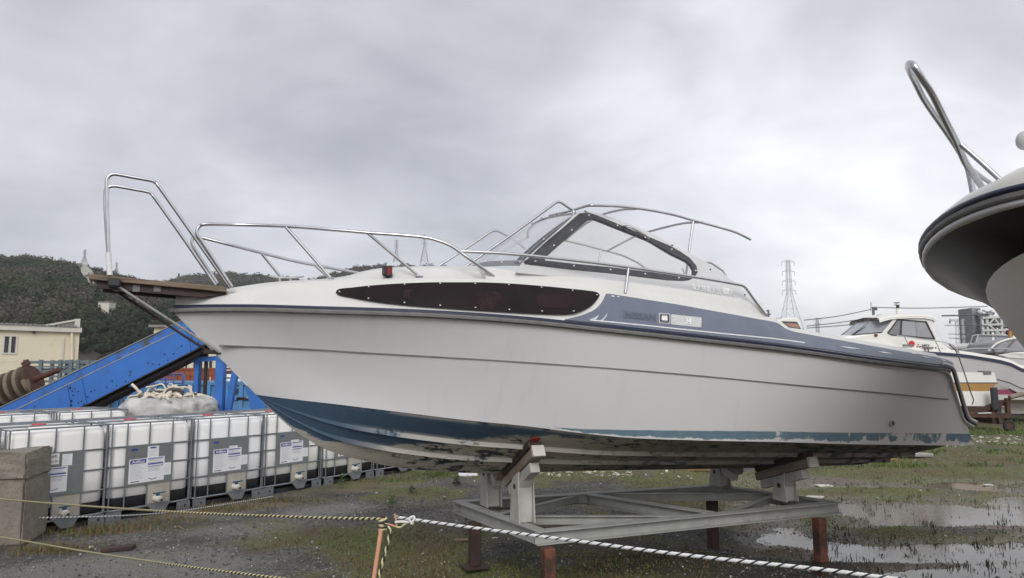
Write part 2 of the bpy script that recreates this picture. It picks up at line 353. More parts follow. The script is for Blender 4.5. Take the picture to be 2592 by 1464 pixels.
M['scrap_brown'] = mat('brown_scrap', (0.28, 0.16, 0.07), (0.16, 0.09, 0.05), 9, 0.8)

def vcol_mat(name, rough=0.8, spec=0.3, bump=0):
    m, nt, N, L, b = new_mat(name)
    a = N.new('ShaderNodeAttribute'); a.attribute_name = 'tone'; L.new(a.outputs['Color'], b.inputs['Base Color'])
    b.inputs['Roughness'].default_value = rough; b.inputs['Specular IOR Level'].default_value = spec
    return m
M['vstone'] = vcol_mat('gravel_stones', 0.85); M['vgrass'] = vcol_mat('grass_blades', 0.7); M['vtree'] = vcol_mat('hill_foliage', 0.8, 0.15)

# ------------------------------------------------------------------ materials that read a mesh attribute (paint wear with a shape of its own)
def math_node(N, L, op, a, b=None, c=None):
    n = N.new('ShaderNodeMath'); n.operation = op
    for i, q in enumerate((a, b, c)):
        if q is None: continue
        if isinstance(q, (int, float)): n.inputs[i].default_value = q
        else: L.new(q, n.inputs[i])
    return n.outputs[0]
def attr(N, name):
    a = N.new('ShaderNodeAttribute'); a.attribute_name = name; return a.outputs['Fac']
def noise(N, L, vec, scale, detail=5, rough=0.6, dist=0.0):
    n = N.new('ShaderNodeTexNoise'); n.inputs['Scale'].default_value = scale; n.inputs['Detail'].default_value = detail
    n.inputs['Roughness'].default_value = rough; n.inputs['Distortion'].default_value = dist; L.new(vec, n.inputs[0]); return n.outputs['Fac']
def mixc(N, L, f, a, b):
    n = N.new('ShaderNodeMix'); n.data_type = 'RGBA'
    for k, q in (('Factor', f), ('A', a), ('B', b)):
        if isinstance(q, tuple): n.inputs[k].default_value = (*q, 1)
        elif isinstance(q, (int, float)): n.inputs[k].default_value = q
        else: L.new(q, n.inputs[k])
    return n.outputs['Result']
def smask(N, L, x, a, b):
    n = N.new('ShaderNodeMapRange'); n.interpolation_type = 'SMOOTHSTEP'; n.inputs['From Min'].default_value = a; n.inputs['From Max'].default_value = b; L.new(x, n.inputs['Value']); return n.outputs['Result']
def objvec(N, L, sc=(1, 1, 1)):
    tc = N.new('ShaderNodeTexCoord'); mp = N.new('ShaderNodeMapping'); mp.inputs['Scale'].default_value = sc; L.new(tc.outputs['Object'], mp.inputs[0]); return mp.outputs[0]

def hull_material():
    m, nt, N, L, b = new_mat('hull_side_paint'); v = objvec(N, L); vs = objvec(N, L, (1.2, 1.2, 0.35))
    base = mixc(N, L, noise(N, L, v, 1.3), (0.765, 0.755, 0.76), (0.705, 0.695, 0.695))
    st = smask(N, L, noise(N, L, objvec(N, L, (2.2, 1.0, .16)), 5, 6), 0.55, 0.8); base = mixc(N, L, math_node(N, L, 'MULTIPLY', st, 0.22), base, (0.45, 0.39, 0.32))
    sp = smask(N, L, noise(N, L, v, 26, 5, .7), 0.66, 0.74); base = mixc(N, L, math_node(N, L, 'MULTIPLY', sp, 0.3), base, (0.42, 0.38, 0.33))
    band = attr(N, 'band'); low = attr(N, 'low')
    wob = math_node(N, L, 'MULTIPLY_ADD', noise(N, L, v, 6, 6), 0.012, -0.006)
    inb = smask(N, L, math_node(N, L, 'ADD', band, wob), 0.004, -0.004)
    # paint is rubbed off along the bottom edge and in patches towards the stern
    wear = math_node(N, L, 'ADD', noise(N, L, v, 6.0, 7, 0.68, 0.4), low)
    keep = smask(N, L, wear, 0.475, 0.555)
    blue = mixc(N, L, noise(N, L, vs, 9, 6), (0.10, 0.18, 0.265), (0.21, 0.30, 0.335))
    f = math_node(N, L, 'MULTIPLY', inb, keep)
    L.new(mixc(N, L, f, base, blue), b.inputs['Base Color'])
    b.inputs['Roughness'].default_value = 0.30; return m
def bottom_material():
    m, nt, N, L, b = new_mat('worn_antifouling'); v = objvec(N, L); vs = objvec(N, L, (0.7, 1.2, 2.2))
    n1 = noise(N, L, v, 2.2, 7, 0.66, 0.4); n2 = noise(N, L, vs, 11, 7, 0.7, 0.6); n3 = noise(N, L, v, 1.1, 3)
    base = mixc(N, L, n1, (0.42, 0.385, 0.33), (0.53, 0.495, 0.44))
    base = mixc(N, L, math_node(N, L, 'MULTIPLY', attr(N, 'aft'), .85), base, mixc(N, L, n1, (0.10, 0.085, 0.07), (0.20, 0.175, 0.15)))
    ch = smask(N, L, math_node(N, L, 'ADD', math_node(N, L, 'MULTIPLY', n2, 0.75), math_node(N, L, 'MULTIPLY', n3, 0.35)), 0.555, 0.60)
    flake = mixc(N, L, math_node(N, L, 'MULTIPLY', ch, attr(N, 'flake')), base, (0.022, 0.032, 0.05))
    navy = mixc(N, L, noise(N, L, v, 3.0, 6), (0.030, 0.062, 0.118), (0.065, 0.115, 0.17))
    navy = mixc(N, L, smask(N, L, noise(N, L, v, 8, 6), 0.58, 0.8), navy, (0.11, 0.17, 0.20))
    e = math_node(N, L, 'ADD', attr(N, 'blue'), math_node(N, L, 'MULTIPLY_ADD', noise(N, L, vs, 8, 7, 0.65, 0.5), 0.36, -0.18))
    col = mixc(N, L, smask(N, L, e, -0.04, 0.04), flake, navy)
    rl = math_node(N, L, 'MULTIPLY', attr(N, 'rail'), smask(N, L, noise(N, L, v, 4, 6, 0.65), 0.40, 0.48))
    col = mixc(N, L, rl, col, (0.50, 0.475, 0.43))
    L.new(col, b.inputs['Base Color']); b.inputs['Roughness'].default_value = 0.75; return m
def acrylic(name, clear, tint, milk):
    m, nt, N, L, b = new_mat(name); N.remove(b); out = [n for n in N if n.type == 'OUTPUT_MATERIAL'][0]
    tr = N.new('ShaderNodeBsdfTransparent'); tr.inputs[0].default_value = (*tint, 1)
    df = N.new('ShaderNodeBsdfDiffuse'); df.inputs[0].default_value = (*milk, 1)
    tl = N.new('ShaderNodeBsdfTranslucent'); tl.inputs[0].default_value = (*milk, 1)
    gl = N.new('ShaderNodeBsdfGlossy'); gl.inputs['Roughness'].default_value = 0.08
    a = N.new('ShaderNodeMixShader'); a.inputs[0].default_value = 0.72; L.new(df.outputs[0], a.inputs[1]); L.new(tl.outputs[0], a.inputs[2])
    v = objvec(N, L); n = noise(N, L, v, 3.5, 6); fac = math_node(N, L, 'MULTIPLY_ADD', n, 0.16, clear-0.08)
    c = N.new('ShaderNodeMixShader'); L.new(fac, c.inputs[0]); L.new(a.outputs[0], c.inputs[1]); L.new(tr.outputs[0], c.inputs[2])
    fr = N.new('ShaderNodeFresnel'); fr.inputs[0].default_value = 1.45; geo = N.new('ShaderNodeNewGeometry')
    ff = math_node(N, L, 'MULTIPLY', fr.outputs[0], math_node(N, L, 'SUBTRACT', 1.0, geo.outputs['Backfacing']))
    d = N.new('ShaderNodeMixShader'); L.new(ff, d.inputs[0]); L.new(c.outputs[0], d.inputs[1]); L.new(gl.outputs[0], d.inputs[2])
    L.new(d.outputs[0], out.inputs[0]); return m
M['hull'] = hull_material(); M['bottom'] = bottom_material()
M['milky'] = acrylic('milky_side_acrylic', 0.88, (0.99, 0.98, 0.97), (0.94, 0.92, 0.91))
M['screen_glass'] = acrylic('windscreen_acrylic', 0.64, (0.96, 0.98, 0.99), (0.94, 0.96, 0.97))
def bottle_material():
    m, nt, N, L, b = new_mat('milky_polyethylene'); v = objvec(N, L)
    oi = N.new('ShaderNodeObjectInfo'); gr = smask(N, L, noise(N, L, objvec(N, L, (3, 3, .5)), 2.5, 6), .5, .8)
    c0 = mixc(N, L, oi.outputs['Random'], (0.86, 0.86, 0.865), (0.83, 0.815, 0.77)); L.new(mixc(N, L, math_node(N, L, 'MULTIPLY', gr, .4), c0, (0.62, 0.60, 0.54)), b.inputs['Base Color'])
    b.inputs['Roughness'].default_value = 0.38; b.inputs['Subsurface Weight'].default_value = 0.15
    b.inputs['Subsurface Radius'].default_value = (0.05, 0.05, 0.05); return m
M['bottle'] = bottle_material()
def grid_obj(name, grids, mt, parent, attrs=None, smooth=40, merge=False):
    V = []; F = []; A = {k: [] for k in (attrs or {})}
    for gi, (G, flip) in enumerate(grids):
        G = np.asarray(G, float); a, b = G.shape[:2]; o = len(V); V += [tuple(p) for p in G.reshape(-1, 3)]
        for i in range(a-1):
            for j in range(b-1):
                q = (o+i*b+j, o+(i+1)*b+j, o+(i+1)*b+j+1, o+i*b+j+1); F.append(q[::-1] if flip else q)
        for k in A: A[k] += list(np.asarray(attrs[k][gi]).reshape(-1))
    me = bpy.data.meshes.new(name); me.from_pydata(V, [], F)
    for k in A:
        at_ = me.attributes.new(k, 'FLOAT', 'POINT'); at_.data.foreach_set('value', np.array(A[k], np.float32))
    if smooth:
        me.polygons.foreach_set('use_smooth', [True]*len(me.polygons)); me.set_sharp_from_angle(angle=R(smooth))
    me.materials.append(mt); return link(name, me, parent)

# ================================================================== THE CRADLE (a welded steel frame on four legs)
zt = 0.57
NL, NR, FL = atz(1361, 1348, zt), atz(2131.6, 1272.6, zt), atz(1144.7, 1267, zt)
AXR = unit(NR-NL)                       # along the cradle, towards the stern
C0 = (NR+FL)/2; C0[2] = 0
A_ = -AXR; N_ = np.array([AXR[1], -AXR[0], 0])      # to the bow, to the near side
MATB = Matrix(((A_[0], N_[0], 0, C0[0]), (A_[1], N_[1], 0, C0[1]), (0, 0, 1, 0), (0, 0, 0, 1)))
def w2l(P): q = np.asarray(P)-C0; return np.array([np.dot(q, A_), np.dot(q, N_), q[2]])
def l2w(p): return C0+A_*p[0]+N_*p[1]+np.array([0, 0, p[2]])
def lpx(u, v, y):
    """boat-local point at lateral offset y on the sight line of pixel (u, v)."""
    d = ray(u, v); t = (y-np.dot(CAMP-C0, N_))/np.dot(d, N_); return w2l(CAMP+d*t)

# ------------------------------------------------------------------ lines of the boat, in metres along / across / up
def yg(x):
    if x > -0.3: return 1.22*(1-min(1.0, (x+0.3)/4.36)**2.5)
    return 1.22-0.04*((-0.3-x)/2.4)**2
def solve(u, v, fy):
    y = 1.0
    for _ in range(40):
        p = lpx(u, v, y); y = 0.5*y+0.5*fy(p[0])
    return p
def line(px, fy): return curve1([(p[0], p[2]) for p in (solve(u, v, fy) for u, v in px)])
zR = line([(439, 774), (520, 771.5), (614, 771), (800, 775.6), (920, 779), (1075, 785), (1350, 804), (1500, 820), (1712, 843), (2000, 876), (2236, 909), (2407, 929)], yg)
def i1(x): return min(0.14, 0.42*yg(x))
def y1(x): return yg(x)-i1(x)
zD = line([(560, 744), (620, 734), (700, 722), (800, 714), (850, 711), (1000, 707), (1100, 706), (1250, 709), (1420, 722), (1534, 738), (1712, 764), (1850, 788), (1935, 802), (1962, 808), (1990, 831), (2040, 838), (2132, 855), (2270, 879), (2380, 899)], y1)
zSeam = line([(1230, 676), (1300, 685), (1589, 714), (1712, 730), (1905, 763)], lambda x: yg(x)-0.24)
zS = curve1([(4.04, 2.262), (3.9, 2.30), (3.65, 2.37), (3.36, 2.425), (2.92, 2.472), (2.82, 2.49), (2.66, 2.54), (2.5, 2.56), (1.95, 2.585), (1.5, 2.605), (1.0, 2.61)])
def yc(x):
    if x < -0.8: return 1.06-0.03*((-0.8-x)/2)**2
    return 1.06*(1-min(1.0, (x+0.8)/(3.45+0.8))**2.1)
zC = line([(646, 999), (690, 1005), (853, 1024), (1016, 1044), (1180, 1064), (1341, 1080), (1448, 1094), (1599, 1109), (1780, 1115.5), (2000, 1120), (2119, 1124), (2403, 1128)], yc)
zBand = line([(1300, 1078), (1341, 1080), (1500, 1087), (1700, 1090), (1900, 1092), (2100, 1095), (2300, 1097), (2460, 1098)], lambda x: yc(x)+0.02)
zK = curve1([(4.04, 2.25), (3.87, 2.04), (3.66, 1.83), (3.44, 1.595), (3.30, 1.45), (3.17, 1.335), (2.9, 1.163), (2.62, 1.07), (2.37, 1.0085), (1.69, 0.921), (0.55, 0.879), (-1.24, 0.808), (-2.76, 0.762)])

boat = thing('motor_boat', 'white cabin cruiser with blue-grey side stripe and worn blue bottom, on the steel cradle', 'boat', mat4=MATB)

# hull sides
NS, NT = 70, 18
def q2s(q): return 1-(1-q)**1.5
XS = -2.60
gx = lambda s: XS+s*(4.04-XS)
cx = lambda s: -3.08+s*(3.445+3.08)
def topside(sg):
    G = []; band = []; low = []
    for i in range(NS):
        s = q2s(i/(NS-1)); xg, xc = gx(s), cx(s)
        pg = np.array([xg, yg(xg)-0.012, zR(xg)-0.048]); pc = np.array([xc, yc(xc), zC(xc)])
        if i == NS-1: pg[1] = 0; pc[1] = 0
        row = []; b = []; l = []
        for j in range(NT):
            t = (j/(NT-1))**1.3; p = pc+(pg-pc)*t
            fl = -0.10*sstep(1.0, 3.0, p[0])+0.010*sstep(1.2, -0.5, p[0])
            if i < NS-1: p[1] += fl*4*t*(1-t)*0.5*min(1, yg(xg)/0.4)
            row.append((p[0], sg*max(p[1], 0), p[2])); b.append(p[2]-zBand(p[0]) if p[0] < 1.62 else 0.2); h_ = p[2]-zC(xc); l.append(min(0.10, (h_-0.028)*5.0)+float(0.25*sstep(0.006, 0.03, h_)*sstep(-0.9, -0.2, p[0]))-0.02)
        G.append(row); band.append(b); low.append(l)
    return G, band, low
Gn, bn, ln = topside(1); Gf, bf, lf = topside(-1)
grid_obj('hull_side', [(Gn, False), (Gf, True)], M['hull'], boat, {'band': [bn, bf], 'low': [ln, lf]})
NEARTOP = np.array(Gn)
def topside_pt(x, z, off=0.0):
    """point on the near hull side at given x and z."""
    y = 0.9
    G = NEARTOP.reshape(-1, 3); d = (G[:, 0]-x)**2+((G[:, 2]-z)*2)**2; k = np.argsort(d)[:4]; w = 1/(d[k]+1e-5); return np.array([x, (G[k, 1]*w).sum()/w.sum()+off, z])
# bottom with two spray rails
TT = [0, .06, .14, .22, .30, .345, .385, .389, .43, .5, .57, .625, .665, .669, .72, .80, .88, .94, .975, 1.0]
RAIL = [0, 0, 0, 0, 0, 0, 1, .001, 0, 0, 0, 0, 1, .001, 0, 0, 0, 0, .001, .001]
def bottom():
    G = []; bl = []; fk = []; rl = []; af = []
    xs = np.array([-2.70+q2s(i/79)*(3.445+2.70) for i in range(80)])
    for x in xs:
        zc, zk, y = zC(x), min(zK(x), zC(x)), yc(x); row = []
        for sg in (1, -1):
            part = []
            for t, r in zip(TT, RAIL):
                z = zk+(zc-zk)*t**1.08
                if r == 1: z -= 0.034*min(1, y/0.35)
                if t >= 0.975: z = zc-0.006*(1-(t-0.975)/0.025)
                part.append((x, sg*y*t, z, t, r))
            row += part[::-1] if sg == 1 else part[1:]
        G.append([p[:3] for p in row])
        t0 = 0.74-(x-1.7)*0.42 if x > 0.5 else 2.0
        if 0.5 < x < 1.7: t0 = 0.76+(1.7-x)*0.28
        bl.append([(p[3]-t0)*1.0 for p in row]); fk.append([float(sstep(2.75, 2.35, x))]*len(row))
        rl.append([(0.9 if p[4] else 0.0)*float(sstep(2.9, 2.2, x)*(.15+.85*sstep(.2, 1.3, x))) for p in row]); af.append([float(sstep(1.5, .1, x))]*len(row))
    return G, bl, fk, rl, af
Gb, bb, fb, rb, ab = bottom()
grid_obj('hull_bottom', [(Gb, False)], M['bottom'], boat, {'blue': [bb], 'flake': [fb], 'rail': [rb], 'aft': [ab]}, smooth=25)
# stem post cap, transom, stern lip
mb = MB(); st = [(x, 0, zK(x)) for x in np.linspace(4.02, 2.2, 26)]; mb.tube([p for p in st if p[2] > 1.62], 0.007, 6); mb.build('stem_band', M['hull'], boat, smooth=60)
mb = MB()
tl = [tuple(Gn[0][j]) for j in range(NT-1, -1, -1)]; tr = [(p[0], -p[1], p[2]) for p in tl[::-1]]
mb.add(tl+tr, [tuple(range(len(tl)+len(tr)))])
low_ = [Gb[0][k] for k in range(len(Gb[0]))]; mb.add(low_, [tuple(range(len(low_)))])
c1_, c2_ = Gn[0][0], Gb[0][0]; k1, k2 = Gf[0][0], Gb[0][-1]
mb.add([c1_, c2_, k2, k1], [(0, 1, 2, 3)])
mb.build('transom', M['hull'], boat)
# rub rail (navy strip over grey rubber) with a rounded grey end cap, both sides, then down the transom edge
xs = np.concatenate([np.linspace(-2.58, 3.2, 46), np.linspace(3.25, 4.035, 22)])
for sg in (1, -1):
    mb = MB(); mb2 = MB(); g = []; g2 = []
    for x in xs:
        y = yg(x); z = zR(x); h = 0.012; dx = 0.0
        yy = lambda o: sg*(y+o)
        g.append([(x, yy(-.02), z-0.02), (x, yy(.016), z-0.02), (x, yy(.024), z-0.03), (x, yy(.022), z-0.048), (x, yy(.012), z-0.056), (x, yy(-.03), z-0.056)])
        g2.append([(x, yy(-.02), z+0.001), (x, yy(.010), z+0.001), (x, yy(.020), z-0.006), (x, yy(.021), z-0.0195), (x, yy(-.02), z-0.0195)])
    mb.grid(g); mb2.grid(g2); mb.build('rub_rail', M['rubber'], boat, smooth=40); mb2.build('rub_rail_strip', M['navy_trim'], boat, smooth=40)
mb = MB(); mb.sphere((4.045, 0, zR(4.04)-0.034), 0.038, 10, 8, (0.8, 1.1, 0.85)); mb.build('rub_rail_nose', M['rubber'], boat, smooth=60)
for sg in (1, -1):
    e1, e2 = np.array(Gn[0][NT-1]), np.array(Gn[0][0]); e1[1] *= sg; e2[1] *= sg
    a0 = e1+(0, 0, .02); a1 = e1+(e2-e1)*0.66
    XE = XS
    mb = MB(); mb.tube(fillet([(-2.40, sg*(yg(-2.4)+.008), zR(-2.4)-.045), (XE+.03, sg*(yg(XE)+.008), zR(XE)-.05), a1+(.035, sg*.008, 0), a1+(-.09, sg*.008, -.06)], 0.08), 0.013, 8); mb.build('stern_rub_rail', M['boat_grey'], boat, smooth=50)
    mb = MB(); mb.tube(fillet([(-2.45, sg*(yg(-2.45)+.012), zR(-2.45)-.008), (XE-.005, sg*(yg(XE)+.014), zR(XE)-.012), a1+(0, sg*.014, .012), a1+(-.135, sg*.014, -.045)], 0.06), 0.010, 8); mb.build('stern_trim', M['navy_trim'], boat, smooth=50)
    mb = MB(); mb.tube(fillet([(-2.50, sg*(yg(-2.5)-.005), zR(-2.5)+.02), (XE-.04, sg*(yg(XE)+.002), zR(XE)+.002), a1+(-.04, sg*.004, 0.02), a1+(-.15, sg*.004, -.018)], 0.06), 0.017, 8); mb.build('stern_lip', M['gelcoat'], boat, smooth=50)
# knuckle line along the side: dark strip standing in for the step's shade
for sg in (1, -1):
    mb = MB(); pts = []
    zKn = line([(536, 874), (700, 880), (920, 893), (1300, 916), (1700, 946), (2000, 974), (2240, 996), (2380, 1010)], lambda x: 0.5*(yg(x)+yc(min(x, 3.4))))
    for x in np.linspace(-2.62, 3.72, 60):
        p = topside_pt(x, zKn(x)); pts.append((x, p[1]))
    ys = np.convolve(np.pad([p[1] for p in pts], 2, mode='edge'), np.ones(5)/5, 'valid')
    g = [[(x, sg*(y-.012), zKn(x)+.007), (x, sg*(y+.0075), zKn(x)+.004), (x, sg*(y+.0075), zKn(x)-.004), (x, sg*(y-.012), zKn(x)-.007)] for (x, _), y in zip(pts, ys)]
    mb.grid(g); mb.build('knuckle_shade_strip', M['rubber'], boat)

# deck moulding
def yT(x): return min(0.62, max(0.02, y1(x)-0.20)) if x < 3.0 else max(0.0, y1(x)*0.55)
def section(x):
    y = yg(x); z = zR(x); d = zD(x); ya = y1(x)
    bowf = sstep(2.5, 2.9, x)                    # 1 on the turtle deck, 0 along the cabin
    P = [(y-.004, z+.000), (y-.016, z+.014), (y-.016-(i1(x)-.016)*.15, z+.014+(d-z-.014)*.14)]
    for t in (.35, .6, .82): P.append((y-i1(x)*t, z+(d-z)*t+0.008*math.sin(math.pi*t)))
    P += [(ya+.004, d-.012), (ya-.010, d+.004), (ya-.032, d+.010)]
    if x > 1.9:
        zs = zS(x); yt = yT(x); w = sstep(1.9, 2.2, x)
        m1 = (ya*0.55+yt*.45, d+(zs-d)*0.35) if bowf < 0.99 else (ya*.8, d+(zs-d)*.7)
        mA = (ya*.8, d+(zs-d)*.62); mB_ = (min(yt+.13, ya-.05), d+.022)
        m1 = tuple(np.array(mA)*bowf+np.array(mB_)*(1-bowf))
        P += [m1, (m1[0]*.45+yt*.55, m1[1]*.35+zs*.65), (yt, zs), (yt*.8, zs+.016), (yt*.4, zs+.03), (0, zs+.034)]
    elif x > 1.0:
        zm = zSeam(x); P += [(y-.21, zm-.02), (y-.24, zm), (y-.25, zm+.004), (y-.45, zm+.01), (.3, zm+.03), (0, zm+.034)]
    elif x > -0.56:
        zm = zSeam(x); P += [(y-.21, zm-.02), (y-.24, zm), (y-.25, zm+.004), (y-.30, zm+.0), (y-.32, 1.5), (0, 1.5)]
    else:
        P += [(ya-.06, d+.012), (ya-.10, d+.012), (ya-.16, d+.012), (ya-.20, d-.0), (ya-.22, 1.5), (0, 1.5)]
    return P
xs = [-2.62, -2.58, -2.50, -2.40]+list(np.linspace(-2.3, -0.74, 16))+[-0.70, -0.65, -0.60, -0.5601, -0.5599]+list(np.linspace(-0.5, 0.95, 14))+[0.9999, 1.0001]+list(np.linspace(1.1, 1.85, 8))+[1.8999, 1.9001]+list(np.linspace(1.97, 3.2, 28))+list(np.linspace(3.25, 4.0, 16))+[4.03]
G1 = [[(x, max(0, a), b) for a, b in section(x)] for x in xs]; G2 = [[(p[0], -p[1], p[2]) for p in r] for r in G1]
grid_obj('deck_moulding', [(G1, True), (G2, False)], M['gelcoat'], boat, smooth=38)
mb = MB()
s0 = section(-2.62); loop = [(-2.62, a, b) for a, b in s0[:13]]
mb.add(loop+[(-2.62, loop[-1][1], 1.6), (-2.62, yg(-2.62)-.03, 1.6)], [tuple(range(len(loop)+2))]); V0 = [(p[0], -p[1], p[2]) for p in mb.v]; mb.add(V0, [tuple(range(len(V0)))])
mb.build('coaming_end', M['gelcoat'], boat)

# a point on the near cabin side, from a pixel
def side_pt(u, v, off=0.004):
    y = 1.0
    for _ in range(40):
        p = lpx(u, v, y); x = p[0]; t = (p[2]-zR(x))/max(0.02, zD(x)-zR(x)); t = min(1.2, max(-.1, t))
        y = 0.5*y+0.5*(yg(x)-i1(x)*t+0.0)
    p[1] += off+0.008*max(0, math.sin(math.pi*min(1, max(0, t)))); p[2] += off*.15; return p
def resamp(pts, us):
    f = curve1(pts); return [(u, f(u)) for u in us]
def side_plate(top, bot, us, off, thick, name, mt, parent, n=5, label=None):
    T, B = resamp(top, us), resamp(bot, us); G = []
    for (u, a), (_, b) in zip(T, B): G.append([side_pt(u, a+(b-a)*k/n, off) for k in range(n+1)])
    G = np.array(G); mb = MB(); mb.grid(G); back = G-[0, thick, 0]
    rim = list(G[:, 0])+list(G[-1, 1:])+list(G[-2::-1, -1])+list(G[0, -2:0:-1]); rimb = [p-np.array([0, thick, 0]) for p in rim]
    m = len(rim); mb.add(rim+rimb, [(i, (i+1) % m, m+(i+1) % m, m+i) for i in range(m)])
    return mb.build(name, mt, parent, smooth=40, label=label)
WT = [(849.5, 740.5), (853, 735), (862, 732), (880, 730.5), (932, 724.7), (1023, 718.6), (1112, 716), (1201, 716), (1287, 719), (1369, 725.2), (1445, 732.5), (1490, 737.5), (1506, 740), (1513, 743.5), (1515.5, 748)]
WB = [(849.5, 742), (853, 746.5), (862, 750), (880, 753), (932, 762), (1023, 773), (1112, 780), (1201, 786), (1287, 791), (1369, 795), (1420, 796.5), (1446, 795), (1470, 788.5), (1490, 778), (1506, 763), (1513, 753), (1515.5, 749)]
uw = [849.5, 851, 854, 860, 870, 885]+list(np.linspace(905, 1440, 28))+[1455, 1470, 1482, 1492, 1500, 1507, 1512, 1515.5]
win = side_plate(WT, WB, uw, 0.012, 0.02, 'cabin_window', M['tint'], boat, label='long dark smoked cabin window')
for cx_, cy_, ux, ty in ((1000, 1290, 12, 16), (1355, 1450, 8, 22)):
    pass
def rrect(u0, v0, u1, v1, k, r=18, n=5):
    """rounded slot in pixel space, sheared by k (rise per px)."""
    out = []
    for (cx0, cy0, a0) in ((u1-r, v0+r, -90), (u1-r, v1-r, 0), (u0+r, v1-r, 90), (u0+r, v0+r, 180)):
        for i in range(n+1):
            a = R(a0+90*i/n); uu = cx0+r*math.cos(a); out.append((uu, cy0+r*math.sin(a)+(uu-u0)*k))
    return out
def poly_side(px, off, thick, name, mt, parent, label=None):
    P = [side_pt(u, v, off) for u, v in px]; mb = MB(); mb.plate([P], (0, -thick, 0)); return mb.build(name, mt, parent, label=label)
poly_side(rrect(1018, 734, 1266, 758, 0.032, 11), 0.0145, 0.004, 'porthole', M['tint_port'], win)
poly_side(rrect(1356, 744, 1452, 780, 0.03, 17), 0.0145, 0.004, 'porthole', M['tint_port'], win)
for u, v in [(932, 727.3), (1022.5, 720.7), (1112.5, 718.6), (1201, 719), (1286, 722.2), (1368.5, 728.3), (1447, 736), (1508.5, 747.5), (931, 756.8), (1022, 767.3), (1112.5, 774.3), (1201.5, 780), (1287, 784.8), (1369.5, 788.8), (1449, 789), (858, 740)]:
    p = side_pt(u, v, 0.012); mb = MB(); mb.cyl(p-[0, .004, 0], p+[0, .007, 0], 0.0062, 0.0045, 8); mb.build('bolt', M['bolt_white'], win, smooth=40)
# slate stripe
ST = [(1430, 809), (1450, 804.5), (1470, 799.5), (1487, 793), (1500, 787.5), (1512, 778), (1525, 762), (1530, 752), (1534, 744.2), (1580, 750.5), (1640, 760), (1712, 771.2), (1780, 783.5), (1850, 796), (1920, 809), (1960, 816.5), (1974, 823), (1984, 831), (2000, 838), (2030, 844.5), (2132, 863), (2270, 888), (2380, 907.5), (2400, 913), (2412, 922)]
SB_ = [(1430, 810), (1492, 816.5), (1600, 829), (1712, 841), (2000, 873.5), (2236, 906), (2400, 926), (2412, 927.5)]
us = [1430, 1445, 1460, 1475, 1487, 1497, 1506, 1514, 1521, 1526, 1530, 1534]+list(np.linspace(1550, 1950, 22))+[1962, 1972, 1980, 1988, 2000, 2015]+list(np.linspace(2040, 2370, 16))+[2385, 2396, 2405, 2411]
side_plate(ST, SB_, us, 0.006, 0.01, 'side_stripe', M['slate'], boat, label='broad blue-grey stripe along the cabin side')
PINL = [(1492, 811), (1600, 821.5), (1685, 830.3), (1800, 842.5), (2000, 863.5), (2036, 869)]
side_plate([(u, v-1.3) for u, v in PINL], [(u, v+1.3) for u, v in PINL], list(np.linspace(1492, 2034, 26)), 0.009, 0.004, 'pinstripe', M['white_print'], boat, n=1)
for a, b in (((2118, 877.5), (2172, 884)), ((2216, 891), (2254, 895.5)), ((2326, 903), (2352, 906)), ((2300, 894), (2316, 897)), ((2375, 911), (2392, 914))):
    poly_side([(a[0], a[1]-.6), ((a[0]+b[0])/2, (a[1]+b[1])/2-1.6), (b[0], b[1]-.3), (b[0], b[1]+.5), ((a[0]+b[0])/2, (a[1]+b[1])/2+1.2)], 0.009, 0.004, 'pinstripe', M['white_print'], boat)
for px in ([(1492, 809.5), (1503, 805), (1514, 798), (1510, 806), (1506, 811)], [(1518, 812), (1526, 806), (1535.5, 794), (1532, 804), (1524, 812.5)]):
    poly_side(px, 0.009, 0.004, 'chevron', M['light_print'], boat)
poly_side([(1546.5, 749), (1553, 750), (1553, 752.6), (1546.5, 751.6)], 0.009, 0.005, 'screw', M['bolt_white'], boat); poly_side([(1561, 750.5), (1565.5, 751.2), (1565.5, 753.4), (1561, 752.8)], 0.009, 0.005, 'screw', M['bolt_white'], boat)
# writing on the stripe
def frame_at(u0, v0, u1, v1, off):
    a, b = side_pt(u0, v0, off), side_pt(u1, v1, off); return a, unit(b-a), np.linalg.norm(b-a)
UPS = unit(np.array([0, -0.5, 1.0]))
def side_text(s, u0, v0, u1, v1, hpx, off, mt, name, bold=0.0, shear=0.0, par=None):
    a, ex, wd = frame_at(u0, v0, u1, v1, off); top = side_pt(u0, v0-hpx, off); ey = top-a; h = np.linalg.norm(ey); ey = ey/h
    mb = MB(); text_on(mb, s, a, ex, ey, h, wd, shear, bold); nrm = np.array([0, 0.0012, 0]); return mb.build(name, mt, par or boat)
poly_side([(1575, 787.5), (1659, 796), (1659, 815), (1575, 806)], 0.0085, 0.003, 'lettering_ground', mat('slate_ghost_ground', (0.112, 0.131, 0.178), None, 12, 0.5), boat)
side_text('NISSAN', 1580, 804.5, 1655, 812.5, 13.5, 0.0105, M['slate_dark'], 'lettering', bold=0.005)
bd = poly_side(rrect(1665.5, 793.0, 1693, 818.5, 0.085, 3, 3), 0.0085, 0.004, 'badge', M['light_print'], boat)
poly_side(rrect(1667.5, 795.0, 1691, 816.5, 0.085, 3, 3), 0.0105, 0.004, 'badge_face', M['ink_black'], bd)
poly_side(rrect(1671.5, 800.5, 1686, 812, 0.085, 1.5, 2), 0.0125, 0.004, 'badge_square', M['white_print'], bd)
for k in range(3): poly_side(rrect(1672+k*5.2, 797.3+k*.45, 1675+k*5.2, 799.6+k*.45, 0.085, .6, 2), 0.0125, 0.003, 'badge_mark', M['light_print'], bd)
poly_side(rrect(1670.5, 813.4, 1688, 815.2, 0.085, .5, 2), 0.0125, 0.003, 'badge_mark', M['slate'], bd)
pl = poly_side(rrect(1695.5, 796.5, 1772.5, 822, 0.105, 3, 3), 0.0085, 0.004, 'number_plate', M['light_print'], boat)
